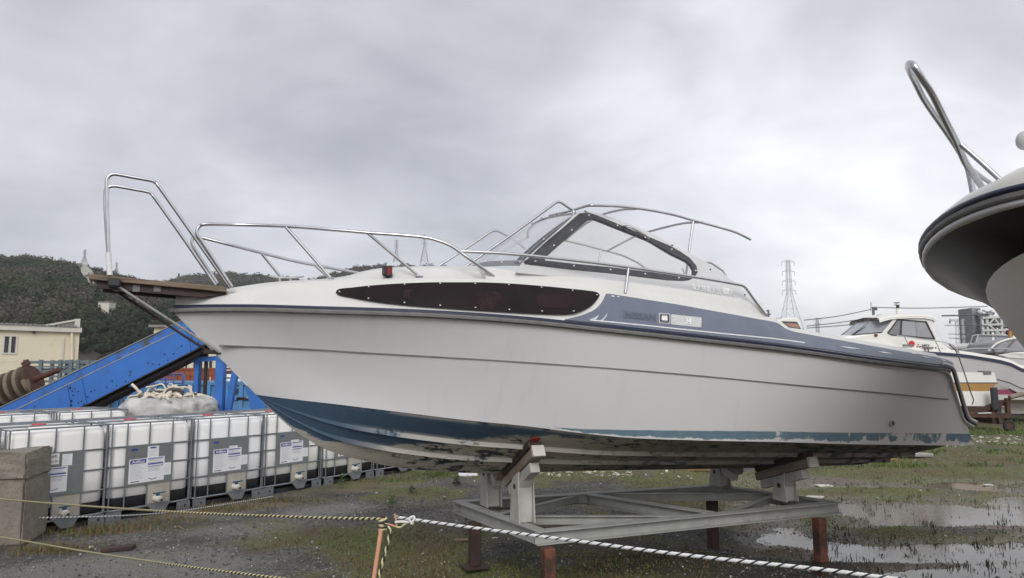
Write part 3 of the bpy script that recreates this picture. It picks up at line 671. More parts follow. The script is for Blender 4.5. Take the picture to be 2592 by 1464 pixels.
side_text('34', 1730, 820.5, 1745, 822.2, 15, 0.0125, M['white_print'], 'lettering', bold=0.004, par=pl)
side_text('2', 1698.5, 815.5, 1705, 816.2, 14, 0.0125, mat('faint_print', (0.66, 0.66, 0.66), None, 20, 0.5), 'lettering', bold=.002, par=pl)
# drain fitting on the hull side
p = lpx(2263, 1072, 1.12); q = topside_pt(p[0], p[2])
mb = MB(); mb.cyl(q+[0, -.02, 0], q+[0, .016, 0], 0.033, 0.030, 14); f_ = mb.build('drain_fitting', M['fitting'], boat, smooth=40)
mb = MB(); mb.cyl(q+[0, .010, 0], q+[0, .0175, 0], 0.017, 0.017, 12); mb.build('drain_hole', M['ink_black'], f_)

# ------------------------------------------------------------------ windscreen and side screens
PA, PB, PC = np.array([1.58, .845, 2.60]), np.array([-.55, .985, 2.38]), np.array([.90, .62, 3.09])
PN = unit(np.cross(PB-PA, PC-PA)); PN = PN if PN[1] > 0 else -PN
def plane_px(u, v, off=0.0):
    a, b = lpx(u, v, 0.0), lpx(u, v, 1.0); d = b-a; t = (np.dot(PA, PN)+off-np.dot(a, PN))/np.dot(d, PN); return a+d*t
mir = np.array([1, -1, 1.0])
G_OUT = [(1322, 663), (1312, 678), (1306, 690), (1400, 700), (1500, 711), (1589, 722), (1712, 738), (1800, 751), (1904, 768), (1905, 763), (1888, 741), (1861, 716), (1839, 699), (1803, 672), (1740, 639), (1700, 618), (1641, 587), (1575, 560), (1520, 541.5), (1500, 536), (1479, 533.5), (1462, 538)]
B_OUT = [(1326, 664), (1330, 668.5), (1345, 671), (1355, 671.5), (1451, 683), (1545, 692), (1630, 702.5), (1690, 709.5), (1729, 711), (1745, 709), (1758, 702), (1766, 690), (1763, 673), (1746, 653), (1722, 637), (1699, 623.5), (1600, 582), (1540, 557), (1510, 545), (1497, 540.5), (1485, 538.5), (1466, 540.5)]
B_IN = [(1388, 644), (1378, 654), (1381, 660), (1395, 661), (1451, 667.5), (1545, 676.5), (1630, 687), (1700, 695.5), (1735, 698.5), (1748, 698), (1754, 692), (1754, 682), (1748, 671), (1737, 661), (1699, 642.5), (1641, 608), (1564, 577.5), (1512, 556.5), (1500, 553), (1490, 555), (1457, 583)]
for sg in (1,):
    k = np.array([1, sg, 1.0])
    sc = MB().plate([[plane_px(u, v, 0)*k for u, v in G_OUT], [plane_px(u, v, 0)*k for u, v in B_OUT]], -PN*k*0.02).build('side_screen', M['grey_panel'], boat)
    bl = MB().plate([[plane_px(u, v, .004)*k for u, v in B_OUT], [plane_px(u, v, .004)*k for u, v in B_IN]], -PN*k*0.026).build('window_surround', M['black_frame'], boat)
    MB().plate([[plane_px(u, v, -.006)*k for u, v in B_IN]], -PN*k*0.006).build('window_pane', M['milky'], boat)
    for u, v in [(1490.5, 546), (1447, 583), (1402, 622), (1355, 662.5), (1452.6, 673.6), (1545, 683.5), (1633, 694), (1718, 704), (1760.5, 686), (1700, 632), (1633, 602), (1563, 571.5)]:
        p = plane_px(u, v, .004); MB().cyl((p-PN*.004)*k, (p+PN*.007)*k, .0085, .006, 8).build('bolt', M['bolt_white'], bl, smooth=40)
    for u, v in [(1701, 626-4), (1798, 683), (1885, 747), (1481, 535.5)]:
        p = plane_px(u, v, 0); MB().cyl((p-PN*.004)*k, (p+PN*.007)*k, .0075, .006, 8).build('bolt', M['bolt_dark'], sc, smooth=40)
    def hd(pts, off, r, nm): MB().tube([plane_px(u, v, o)*k for (u, v), o in zip(pts, off)], r, 7).build(nm, M['fitting'], boat, smooth=50)
    hd([(1578, 573), (1586, 573), (1600, 577), (1634, 596), (1642, 603), (1641, 608)], (0, .035, .045, .045, .035, 0), .0095, 'grab_handle')
    hd([(1783, 668), (1790, 664.5), (1801, 666.5), (1830, 686), (1836, 694), (1839, 703)], (-.03,)*6, .0085, 'grab_handle')
# faint writing on the near side screen
a0, a1_ = plane_px(1752, 733, .005), plane_px(1826, 747, .005); ex = unit(a1_-a0); ey = unit(np.cross(PN, ex)); ey = ey if ey[2] > 0 else -ey
mb = MB(); text_on(mb, '最大搭載人員', a0, ex, ey, .062, np.linalg.norm(a1_-a0), 0, .003)
b0, b1_ = plane_px(1847, 749, .005), plane_px(1859, 751, .005); text_on(mb, '人', b0, ex, ey, .06, np.linalg.norm(b1_-b0)*1.05, 0, .003)
mb.build('lettering', mat('pale_print_on_panel', (0.84, 0.84, 0.84), None, 30, 0.5), boat)
MB().plate([[plane_px(u, v, .003) for u, v in ((1830, 728), (1846.5, 730), (1847, 746.5), (1830.5, 744.5))]], -PN*.002).build('capacity_box', M['white_print'], boat)
BASE = [(1.575, .845, 2.605), (1.645, .55, 2.64), (1.685, .25, 2.668), (1.695, 0, 2.676)]; TOP = [(.915, .615, 3.092), (1.0, .42, 3.112), (1.05, .2, 3.128), (1.065, 0, 3.133)]
BASE = catmull(BASE+[(x, -y, z) for x, y, z in BASE[-2::-1]], 5); TOP = catmull(TOP+[(x, -y, z) for x, y, z in TOP[-2::-1]], 5)
def ws(i, t, o=0.0):
    p = BASE[i]*(1-t)+TOP[i]*t; return p+np.array([0.55, 0.0, 0.85])*0.02*4*t*(1-t)+unit([.6, .25*np.sign(p[1]), .6])*o
nb = len(BASE)
mb = MB(); mb.grid([[ws(i, t) for t in np.linspace(0, 1, 7)] for i in range(1, nb-1)]); mb.build('windscreen_pane', M['screen_glass'], boat, smooth=60)
for lo_, hi_ in ((0, 2.4), (nb-1, nb-1.5)):
    def wsf(f, t, o):
        a = int(math.floor(f)); b = min(nb-1, a+1); return ws(a, t, o)*(1-(f-a))+ws(b, t, o)*(f-a)
    fs = np.linspace(lo_, hi_, 4); G = [[wsf(f, t, .008) for t in np.linspace(-.02, 1.02, 8)] for f in fs]
    mb = MB(); mb.grid(G); mb.grid([[p-np.array([.012, 0, .012]) for p in r] for r in G], flip=True); mb.build('windscreen_post', (mat('post_trim', (0.062, 0.062, 0.07), (0.045, 0.045, 0.05), 8, .3) if hi_ < 5 else M['fitting']), boat, smooth=40)
    fs2 = hi_+(0.16 if hi_ < 5 else -0.16)
    mb = MB(); mb.tube([wsf(lo_+(hi_-lo_)*.55, t, .011) for t in np.linspace(0, 1, 8)], .0035, 5); mb.build('post_moulding', M['fitting'], boat)
    mb = MB()
    for t in (.38,): mb.sphere(wsf((lo_+hi_)*.5, t, .012), .008, 7, 5)
    mb.build('bolt', M['bolt_white'], boat, smooth=60)
mb = MB(); mb.tube(TOP, .011, 7); mb.build('windscreen_top_rail', M['fitting'], boat, smooth=60)
mb = MB()
G = [[p+np.array([.012, 0, -.03]), p+np.array([.016, 0, .012]), p+np.array([.0, 0, .016])] for p in BASE]; mb.grid(G); mb.build('windscreen_base_trim', mat('base_trim', (0.33, 0.33, 0.36), None, 6, .4), boat, smooth=40)
for i in (3, 8, 14, 20, nb-4):
    MB().sphere(TOP[min(i, nb-1)]+[.004, 0, .013], .0075, 7, 5).build('bolt', M['bolt_dark'], boat, smooth=60)
for i in (1, 5):
    MB().sphere(BASE[i]+[.017, .0, .0], .0075, 7, 5).build('bolt', M['bolt_white'], boat, smooth=60)
# dashboard behind the windscreen
MB().box((1.0, 0, 2.50), (.30, 1.3, .12)).build('dashboard', M['gelcoat'], boat, bevel=.02)
MB().box((0.3, .45, 1.95), (.5, .5, .9)).build('helm_seat', M['gelcoat'], boat, bevel=.03)

# ------------------------------------------------------------------ stainless rails
RT = .0125
def tubepx(pts, r, name, mt=None, fil=0.0, cat=0, par=None):
    """pts: (u, v, y) with y a number or a function of x."""
    P = []
    for u, v, y in pts: P.append(solve(u, v, y) if callable(y) else lpx(u, v, y))
    if cat: P = catmull(P, cat)
    if fil: P = fillet(P, fil)
    return MB().tube(P, r, 8).build(name, mt or M['steel'], par or boat, smooth=50)
yr = lambda x: max(.20, yg(x)-.13)
yrf = lambda x: -max(.20, yg(x)-.13)
br = tubepx([(587, 727, .21), (540, 655, .21), (512, 612, .21), (500, 596, .21), (499, 582, .21), (507, 572, .21), (524, 568, .22), (610, 569.5, yr), (720, 573, yr), (830, 581, yr), (930, 589.5, yr), (1020, 596, yr), (1075, 601.5, yr), (1105, 608.5, yr), (1140, 622, yr), (1168, 641, yr), (1200, 664, yr), (1255, 704, lambda x: yg(x)-.2)], RT, 'bow_rail', cat=4)
for a, b in (((724, 575), (837, 704)), ((931, 591), (1061, 700))):
    tubepx([(a[0], a[1], yr), (b[0], b[1], lambda x: yg(x)-.2)], RT*.9, 'stanchion', par=br)
    p = solve(b[0], b[1], lambda x: yg(x)-.2); MB().box(p+[0, 0, .0], (.055, .05, .008)).build('rail_foot', M['steel'], br, bevel=.002)
brf = tubepx([(550, 718, -.21), (505, 648, -.21), (488, 620, -.21), (487, 606, -.21), (494, 597, -.21), (508, 601, -.22), (590, 622, yrf), (660, 640, yrf), (740, 660, yrf), (800, 672, yrf), (905, 691, yrf), (985, 703, yrf)], RT, 'bow_rail', cat=4)
for a, b in (((663, 643), (714, 706)), ((800, 674), (842, 712))):
    tubepx([(a[0], a[1], yrf), (b[0], b[1], lambda x: -max(.2, yg(x)-.2))], RT*.9, 'stanchion', par=brf)
hy = lambda x: yg(x)-.17
hr = tubepx([(1166, 636.5, hy), (1240, 640, hy), (1322, 646, hy), (1455, 660, hy), (1590, 677, hy), (1700, 693, hy), (1790, 707, hy), (1862, 719.5, hy), (1880, 724, hy), (1890, 733, hy), (1912, 764, hy), (1940, 801, hy)], RT, 'side_hand_rail', cat=3)
tubepx([(1591, 678, hy), (1583, 742, lambda x: yg(x)-.16)], RT*.9, 'stanchion', par=hr)
c = hr.copy(); c.data = hr.data.copy(); COL.objects.link(c); c.parent = boat
for vtx in c.data.vertices: vtx.co.y *= -1
c.data.flip_normals()
# rails on the windscreen
tubepx([(1168, 682, .60), (1290, 598, .60), (1395, 522, .60), (1408, 513, .60), (1419, 512.5, .60), (1436, 524, .60), (1452, 535, .60), (1449, 550, .62), (1440, 566, .66)], RT*.92, 'screen_hand_rail', cat=3)
tubepx([(1098, 682, -.56), (1180, 629, -.56), (1238, 590, -.56), (1250, 585, -.56), (1262, 586, -.56), (1290, 601, -.56), (1330, 630, -.58)], RT*.92, 'screen_hand_rail', cat=3)
for u, v, y in ((1168, 681, .6), (1100, 681, -.56)): MB().box(lpx(u, v, y), (.07, .05, .012)).build('rail_foot', M['steel'], boat, bevel=.003)
# sunshade hoops over the cockpit
YN = .72; YF = -.60
tubepx([(1391, 546, -.6), (1418, 540.5, -.2), (1454, 531, .3), (1480, 523, .62), (1492, 520.6, .70), (1505, 520.4, YN), (1564, 522.6, YN), (1630, 530, YN), (1700, 543, YN), (1754, 558, YN), (1842, 582, YN), (1872, 593, .70), (1899, 606.5, .6)], .0115, 'sunshade_frame', cat=3)
tubepx([(1429, 609, YF), (1470, 618, YF), (1522, 632, YF), (1570, 645, YF), (1604, 660, YF), (1628, 675, YF), (1660, 705, YF)], .0115, 'sunshade_frame', cat=3)
tubepx([(1611, 529, YN), (1575, 531, .5), (1525, 543.5, .2), (1490, 562, -.1), (1459, 584, -.35), (1429, 609, YF)], .0105, 'sunshade_frame', cat=3)
tubepx([(1779, 563.5, YN), (1750, 563.5, .5), (1712, 569, .3), (1638, 588, 0), (1605, 600, -.2), (1538, 635, YF)], .0105, 'sunshade_frame', cat=3)
tubepx([(1755, 559, YN), (1746, 620, YN), (1737, 692, YN), (1735, 706, YN)], .0105, 'sunshade_strut'); tubepx([(1522, 632, YF), (1513, 675, YF), (1511, 700, YF)], .0105, 'sunshade_strut')
tubepx([(1727, 680, .70), (1735, 700, .70), (1731, 712, .70)], .006, 'cord', M['white_print'])
# stern tube by the transom corner
tubepx([(2402, 872, .92), (2416, 884, .92), (2425, 900, .92), (2440, 942, .93), (2458, 996, .95), (2464, 1012, .95), (2461, 1024, .95)], .0055, 'stern_rail', M['rubber'], cat=3)

# ------------------------------------------------------------------ bow platform, struts, hoops, anchor roller
T1, T2 = lpx(233, 694.5, .21), lpx(574, 727, .21)
dx_ = unit(T2-T1); LN = np.linalg.norm(T2-T1)
for k, y0 in enumerate((-.21, -.07, .07)):
    a = T1.copy(); b = T2.copy(); a[1] = b[1] = y0+.068; a = a+[0, 0, -.018]; b = b+[0, 0, -.018]
    if k == 2: a = a+[.0, 0, 0]
    MB().bar(a-dx_*.01*k, b, .132, .036).build('plank', M['wood_old'], boat, bevel=.004)
for y0 in (-.15, .15):
    a, b = T1+(T2-T1)*.03, T1+(T2-T1)*.80; c = T1+(T2-T1)*1.0
    a, b, c = (np.array([q[0], y0, q[2]]) for q in (a, b, c))
    G = []
    for q, h in ((a, .050), (b, .052), (c, .012)):
        G.append([q+[0, -.02, -.036], q+[0, .02, -.036], q+[0, .02, -.036-h], q+[0, -.02, -.036-h], q+[0, -.02, -.036]])
    mb = MB(); mb.grid(G); mb.add([G[0][i] for i in range(4)], [(0, 1, 2, 3)]); mb.build('platform_beam', M['wood_dark'], boat)
for u in (345, 398): 
    q = lpx(u, 730, .173); MB().box(q, (.045, .006, .05)).build('bracket', M['rubber'], boat)
MB().box((T1+(T2-T1)*.16)*[1, 0, 1]+[0, .0, -.045], (.08, .47, .06)).build('platform_clamp', M['bolt_dark'], boat, bevel=.01)
s1 = MB().tube([lpx(284, 716, .20), lpx(540, 882, .04), lpx(556, 893, .03)], .0095, 7).build('strut', M['roller'], boat, smooth=50)
MB().tube([lpx(270, 722, -.17), lpx(525, 889, -.02), lpx(545, 893, -.02)], .0095, 7).build('strut', M['wood_dark'], boat, smooth=50)
MB().box(lpx(543, 892, .0), (.15, .05, .03), ax=((0.98, 0, .0), (0, 1, 0), (0, 0, 1))).build('strut_shoe', M['wood_dark'], boat, bevel=.004)
hn = tubepx([(277, 696, .2), (272, 560, .2), (270, 470, .2), (272, 452, .2), (281, 443, .2), (296, 442, .2), (340, 450, .2), (382, 457.5, .2), (394, 463, .2), (404, 475, .2), (490, 597, .2), (583, 730, .2)], RT, 'bow_hoop', cat=3)
tubepx([(278, 697, .2), (274, 640, .2)], .018, 'hoop_socket', M['white_print'], par=hn)
tubepx([(278, 692, -.2), (268, 560, -.2), (266, 495, -.2), (269, 479, -.2), (280, 472.5, -.2), (296, 472, -.2), (340, 480, -.2), (372, 486, -.2), (383, 491, -.2), (392, 502, -.2), (470, 612, -.2), (545, 722, -.2)], RT, 'bow_hoop', cat=3)
OUT = [(198, 672), (201, 666.5), (207, 665), (213, 667), (217, 673), (228, 680), (233, 688), (233, 693), (229, 697.5), (226, 707), (227.5, 716), (224, 716.5), (220, 705), (211, 699), (205, 690), (204, 679), (200, 677)]
rl_ = MB().plate([[lpx(u, v, .035) for u, v in OUT]], (0, -.012, 0)).build('anchor_roller_cheek', M['roller'], boat, bevel=.002)
MB().plate([[lpx(u, v, .035)*[1, -1, 1] for u, v in OUT]], (0, .012, 0)).build('anchor_roller_cheek', M['roller'], boat, bevel=.002)
q = lpx(218, 692, .035); MB().cyl(q*[1, 0, 1]+[0, -.05, 0], q*[1, 0, 1]+[0, .05, 0], .016, None, 10).build('anchor_roller', M['fitting'], boat, smooth=40)
q = lpx(203, 671, .035); MB().cyl(q*[1, 0, 1]+[0, -.045, 0], q*[1, 0, 1]+[0, .045, 0], .012, None, 10).build('anchor_roller', M['rubber'], boat, smooth=40)
MB().span(T1*[1, 0, 1]+[-.12, -.035, -.05], T1*[1, 0, 1]+[.02, .035, -.02]).build('roller_bracket', M['roller'], boat, bevel=.004)
mb = MB(); q = lpx(462, 768, .02); mb.tube([lpx(463, 757, .03), lpx(466, 755, 0), lpx(469, 757, -.03)], .009, 6); mb.build('bow_eye', M['bolt_dark'], boat)
# navigation light and deck cleat
q = lpx(982, 686, .60); nl = MB().cyl(q+[0, 0, -.030], q+[0, 0, .026], .033, None, 14).build('navigation_light', M['lamp_red'], boat, smooth=40)
mb = MB(); mb.cyl(q+[0, 0, .0262], q+[0, 0, .036], .036, .033, 14); mb.cyl(q+[0, 0, -.040], q+[0, 0, -.0302], .036, .036, 14); mb.build('lamp_cap', M['ink_black'], nl, smooth=40)
mb = MB(); mb.box(q+[.030, .008, -.002], (.02, .055, .06)); mb.build('lamp_screen', M['ink_black'], nl)
MB().cyl(q+[0, 0, .036], q+[0, 0, .046], .016, .012, 10).build('lamp_knob', M['white_print'], nl, smooth=40)
q = lpx(722, 705, .0); mb = MB(); mb.tube([q+[.12, 0, .012], q+[.06, 0, .004], q+[-.06, 0, .006], q+[-.14, 0, .022]], [.006, .010, .010, .006], 7); mb.cyl(q+[.04, 0, 0], q+[.04, 0, -.05], .010, None, 7); mb.cyl(q+[-.04, 0, 0], q+[-.04, 0, -.05], .010, None, 7); mb.build('cleat', M['fitting'], boat, smooth=50)

# ================================================================== the cradle
cradle = thing('boat_cradle', 'grey steel boat cradle with V-shaped timber bunks carrying the cabin cruiser', 'boat cradle', mat4=MATB)
def C_(p, z=0.0): q = w2l(p); q[2] = z; return q
cNL, cNR, cFL = C_(NL), C_(NR), C_(FL); cFR = C_(atz(1822, 1225, zt)); zc_ = zt-.05
def hbeam(p, q, name='beam', w=.10, h=.10, par=None):
    p, q = np.asarray(p, float), np.asarray(q, float); p[2] = q[2] = zc_; mb = MB()
    mb.bar(p+[0, 0, h/2-.004], q+[0, 0, h/2-.004], w, .008); mb.bar(p-[0, 0, h/2-.004], q-[0, 0, h/2-.004], w, .008); mb.bar(p, q, .008, h-.0162)
    return mb.build(name, M['cradle'], par or cradle)
e = unit(cNR-cNL)
hbeam(cNL+[0, -.05, 0], cNR+[0, -.05, 0]-[.0, 0, 0]); hbeam(cFL+[0, .05, 0], cFR+[0, .05, 0])
hbeam(cNL+[-.05, -.104, 0], cFL+[-.05, .104, 0]); hbeam(cNR+[.05, -.104, 0], cFR+[.05, .104, 0])
mN, mF = cNL+(cNR-cNL)*.55, cFL+(cFR-cFL)*.46; mL, mR_ = (cNL+cFL)/2, (cNR+cFR)/2
def chan(p, q, name='brace'):
    p, q = np.asarray(p, float).copy(), np.asarray(q, float).copy(); p[2] = q[2] = zc_+.006; d = unit(q-p); p = p+d*.10; q = q-d*.10
    mb = MB(); mb.bar(p+[0, 0, .032], q+[0, 0, .032], .055, .006); mb.bar(p-[0, 0, .004], q-[0, 0, .004], .006, .065); return mb.build(name, M['cradle'], cradle)
hbeam(mN+[0, -.104, 0], mF+[0, .104, 0], 'cross_beam', .1)
chan(mL, mF); chan(mL, mN); chan(mF, mR_); chan(mN, mR_)
# legs
def leg(u, v, lx, ly, zb, mt, plate=True, lab=None):
    lg = MB().span((lx-.045, ly-.045, zb), (lx+.045, ly+.045, .468)).build('leg', mt, cradle, bevel=.006, label=lab)
    if plate: MB().span((lx-.11, ly-.1, zb-.012), (lx+.11, ly+.1, zb-.0005)).build('foot_plate', M['rust'], lg)
    return lg
a = C_(atz(1202, 1320, .47)); b = C_(atz(1387, 1386, .47)); c = C_(atz(2073, 1312, .47)); d = C_(atz(1802, 1263, .47))
leg(0, 0, a[0], a[1], .10, M['rust']); leg(0, 0, b[0], b[1], .0, M['rust_orange'], lab='orange leg with peeling paint'); lgR = leg(0, 0, c[0], c[1], -.13, M['rust_orange'], lab='orange leg standing in the puddle'); leg(0, 0, d[0], d[1], -.02, M['rust'])
MB().bar((c[0]-.14, c[1]+.05, .05), (c[0]+.09, c[1]+.05, .055), .03, .02).build('screw_bar', M['rust'], lgR)
MB().span((c[0]-.052, c[1]-.052, .062), (c[0]+.052, c[1]+.052, .105)).build('sleeve', M['rust'], lgR)
# brackets and bunks: one pair at each end
def hull_z(x, y): 
    t = min(1, abs(y)/yc(x)); return zK(x)+(zC(x)-zK(x))*t**1.08
def bunk(xb, ends, mbk, tall, end_mat=None):
    for sg, y0, y1_ in ends:
        mid = None
        pa = np.array([xb, sg*y0, hull_z(xb, y0)-.060]); pb = np.array([xb, sg*y1_, hull_z(xb, y1_)-.064])
        d = unit(pb-pa); bk = MB().bar(pa+[0, 0, -.036], pb+[0, 0, -.036]-d*0, .10, .075).build('bunk', M['wood_bunk'], cradle, bevel=.004)
        MB().bar(pa+d*.02+[.014, 0, .034], pb-d*.02+[.014, 0, .034], .115, .058).build('bunk_board', M['wood_dark'], bk, bevel=.004)
        MB().bar(pb+d*.0005+[0, 0, -.036], pb+d*.03+[0, 0, -.036], .104, .09).build('bunk_end', M['white_block'], bk, bevel=.003)
        nrm = np.array([0, -d[2]*sg, d[1]*sg]); nrm = nrm if nrm[2] > 0 else -nrm
        MB().bar(pa-nrm*.117+d*.03, pb-nrm*.117-d*.12, .08, .08).build('bunk_arm', M['bracket'], bk, bevel=.003)
        ym = (y0+y1_)*.5-.0; yb = sg*ym; zt_ = hull_z(xb, ym)-.19
        bo = MB().span((xb-.060, yb-.055, zt+.001), (xb+.060, yb+.055, zt_+.02)).build('bracket_post', M['bracket'], cradle, bevel=.004)
        for sx in (1, -1):
            x_ = xb+sx*.0615
            MB().plate([[(x_, yb-.095, zt+.002), (x_, yb+.095, zt+.002), (x_, yb+.065, zt_-.02), (x_, yb+.06+.02*sg, zt_+.05+.03*sg), (x_, yb-.06+.02*sg, zt_+.05-.03*sg), (x_, yb-.065, zt_-.02)]], (.010*sx, 0, 0)).build('bracket_plate', M['bracket'], bo)
            MB().cyl((xb+sx*.0722, yb, zt_-.045), (xb+sx*.075, yb, zt_-.045), .022, None, 10).build('pin_hole', M['rust'], bo)
        MB().plate([[(xb-.05, yb-.03*sg, zt_-.01), (xb-.05, yb+.14*sg, zt_+.06), (xb-.05, yb+.02*sg, zt_-.10)]], (.1, 0, 0)).build('gusset', M['bracket'], bo)
xF = cNL[0]-.05; xB = cNR[0]+.40
bunk(xF, ((1, .06, .64), (-1, .10, .62)), None, 0)
bunk(xB, ((1, .12, .80), (-1, .16, .78)), None, 0)
q = np.array([xF, -.16, hull_z(xF, .16)-.012]); MB().box(q, (.16, .18, .02), ax=((1, 0, 0), (0, .9, -.35), (0, .35, .9))).build('carpet_pad', M['green_cloth'], cradle)
q = np.array([xF, .64, hull_z(xF, .64)-.006]); MB().box(q+[0, .0, .004], (.112, .06, .006), ax=((1, 0, 0), (0, .85, .5), (0, -.5, .85))).build('paint_smear', M['red_paint'], cradle)

# ================================================================== ground, puddles
def _hash(ix, iy, seed):
    h = (ix.astype(np.int64)*374761393+iy.astype(np.int64)*668265263+seed*974711) & 0x7fffffff
    h = ((h ^ (h >> 13))*1274126177) & 0x7fffffff
    return ((h ^ (h >> 16)) & 0xffff)/65535.0
def vnoise(x, y, s=1.0, seed=0):
    x = np.asarray(x, float)/s; y = np.asarray(y, float)/s; ix, iy = np.floor(x), np.floor(y); fx, fy = x-ix, y-iy
    fx = fx*fx*(3-2*fx); fy = fy*fy*(3-2*fy); a = _hash(ix, iy, seed); b = _hash(ix+1, iy, seed); c = _hash(ix, iy+1, seed); d = _hash(ix+1, iy+1, seed)
    return (a*(1-fx)+b*fx)*(1-fy)+(c*(1-fx)+d*fx)*fy
def fbm(x, y, s, n=4, seed=0):
    t = 0; w = 0.5; tot = 0
    for i in range(n): t = t+w*vnoise(x, y, s/2**i, seed+i*17); tot += w; w *= 0.5
    return t/tot
WATER = -0.085
def gpx(u, v, z=0.0): return atz(u, v, z)[:2]
BL = []     # raised and sunk spots of the yard: centre, height, radii, heading
for (u, v, h, rx, ry, a) in ((2310, 1335, .085, 1.05, .34, 0), (2270, 1412, .062, 1.25, .11, .12), (2080, 1300, .05, .5, .35, 0), (2180, 1236, .07, 1.7, .30, 0), (2440, 1238, .05, 1.2, .10, 0), (2500, 1130, .10, 5, 3.5, 0), (1880, 1440, .10, .9, .55, 0), (2030, 1390, .075, .42, .4, 0),
                      (2490, 1400, -.05, .9, .5, 0), (2480, 1285, -.05, 1.6, .5, 0), (2030, 1400, -.06, .8, .35, 0), (1650, 1440, .03, .6, .3, 0), (2350, 1190, .06, 2.5, .5, 0), (1300, 1440, .03, 1.5, .4, 0), (2150, 1192, -.05, 1.0, .22, 0)):
    c = gpx(u, v); BL.append((c[0], c[1], h, rx, ry, a))
def gz(x, y):
    x = np.asarray(x, float); y = np.asarray(y, float)
    e = 0.045-0.135*sstep(0.9, 2.9, x-0.18*(y-6.5))*sstep(15.5, 11.5, y)-0.0*x
    e = e+0.02*sstep(11, 18, y)
    n = (fbm(x, y, 1.6, 4, 3)-0.5)*0.11+(fbm(x, y, .32, 3, 9)-0.5)*0.03
    near = sstep(60, 18, np.hypot(x, y)); z = e+n*near
    for (cx0, cy0, h, rx, ry, a) in BL:
        dx, dy = x-cx0, y-cy0; q = (dx/rx)**2+((dy-a*dx)/ry)**2; z = z+h*np.exp(-q)
    flat = sstep(-2.2, -3.2, x-0.62*(y-9))     # hard standing under the row of tanks
    z = z*(1-flat)+0.0*flat
    return z
GP = []     # greener patches: pixel centre, weight, radii
for (u, v, w, rx, ry) in ((1010, 1240, .95, 1.0, .8), (1180, 1205, .8, 1.6, 1.0), (640, 1315, .35, .6, .4), (1090, 1440, .7, 1.3, .5), (1420, 1455, .5, .7, .35), (2310, 1330, .9, 1.1, .42), (2480, 1120, 1.0, 6, 4.5), (1600, 1262, .75, .9, .7), (930, 1370, .45, .9, .5), (1700, 1205, .75, 2.5, 1.1), (2020, 1240, .6, .8, .8), (2180, 1238, .7, 1.8, .4), (1450, 1200, .5, 2, 1), (2480, 1140, .7, 2, 1), (870, 1400, .5, .8, .4), (1700, 1460, .3, .5, .2), (2090, 1330, .7, .4, .5), (2130, 1285, .8, .6, .5), (2240, 1245, .9, 1.5, .35), (2420, 1350, .6, .6, .3), (2350, 1190, .8, 2.0, .8), (2120, 1225, .7, .8, .4)):
    c = gpx(u, v); GP.append((c[0], c[1], w, rx, ry))
def moss(x, y):
    g = np.zeros_like(np.asarray(x, float))
    for (cx0, cy0, w, rx, ry) in GP: g = g+w*np.exp(-((x-cx0)/rx)**2-((y-cy0)/ry)**2)
    n = fbm(x, y, 1.1, 4, 21); n2 = fbm(x, y, .25, 3, 31)
    left = sstep(-0.3, -1.6, x-0.35*(y-7))       # the bare gravel on the left
    return np.clip((g*1.2+0.42*(1-0.62*left))*(0.25+1.25*sstep(.36, .62, n))*(.35+1.1*n2), 0, 1)
def axis_pts(lo, hi, step, far, g=1.22):
    c = list(np.arange(lo, hi, step)); s = step; p = c[-1]
    while p < far: s *= g; p += s; c.append(p)
    s = step; p = c[0]
    while p > -far: s *= g; p -= s; c.insert(0, p)
    return np.array(c)
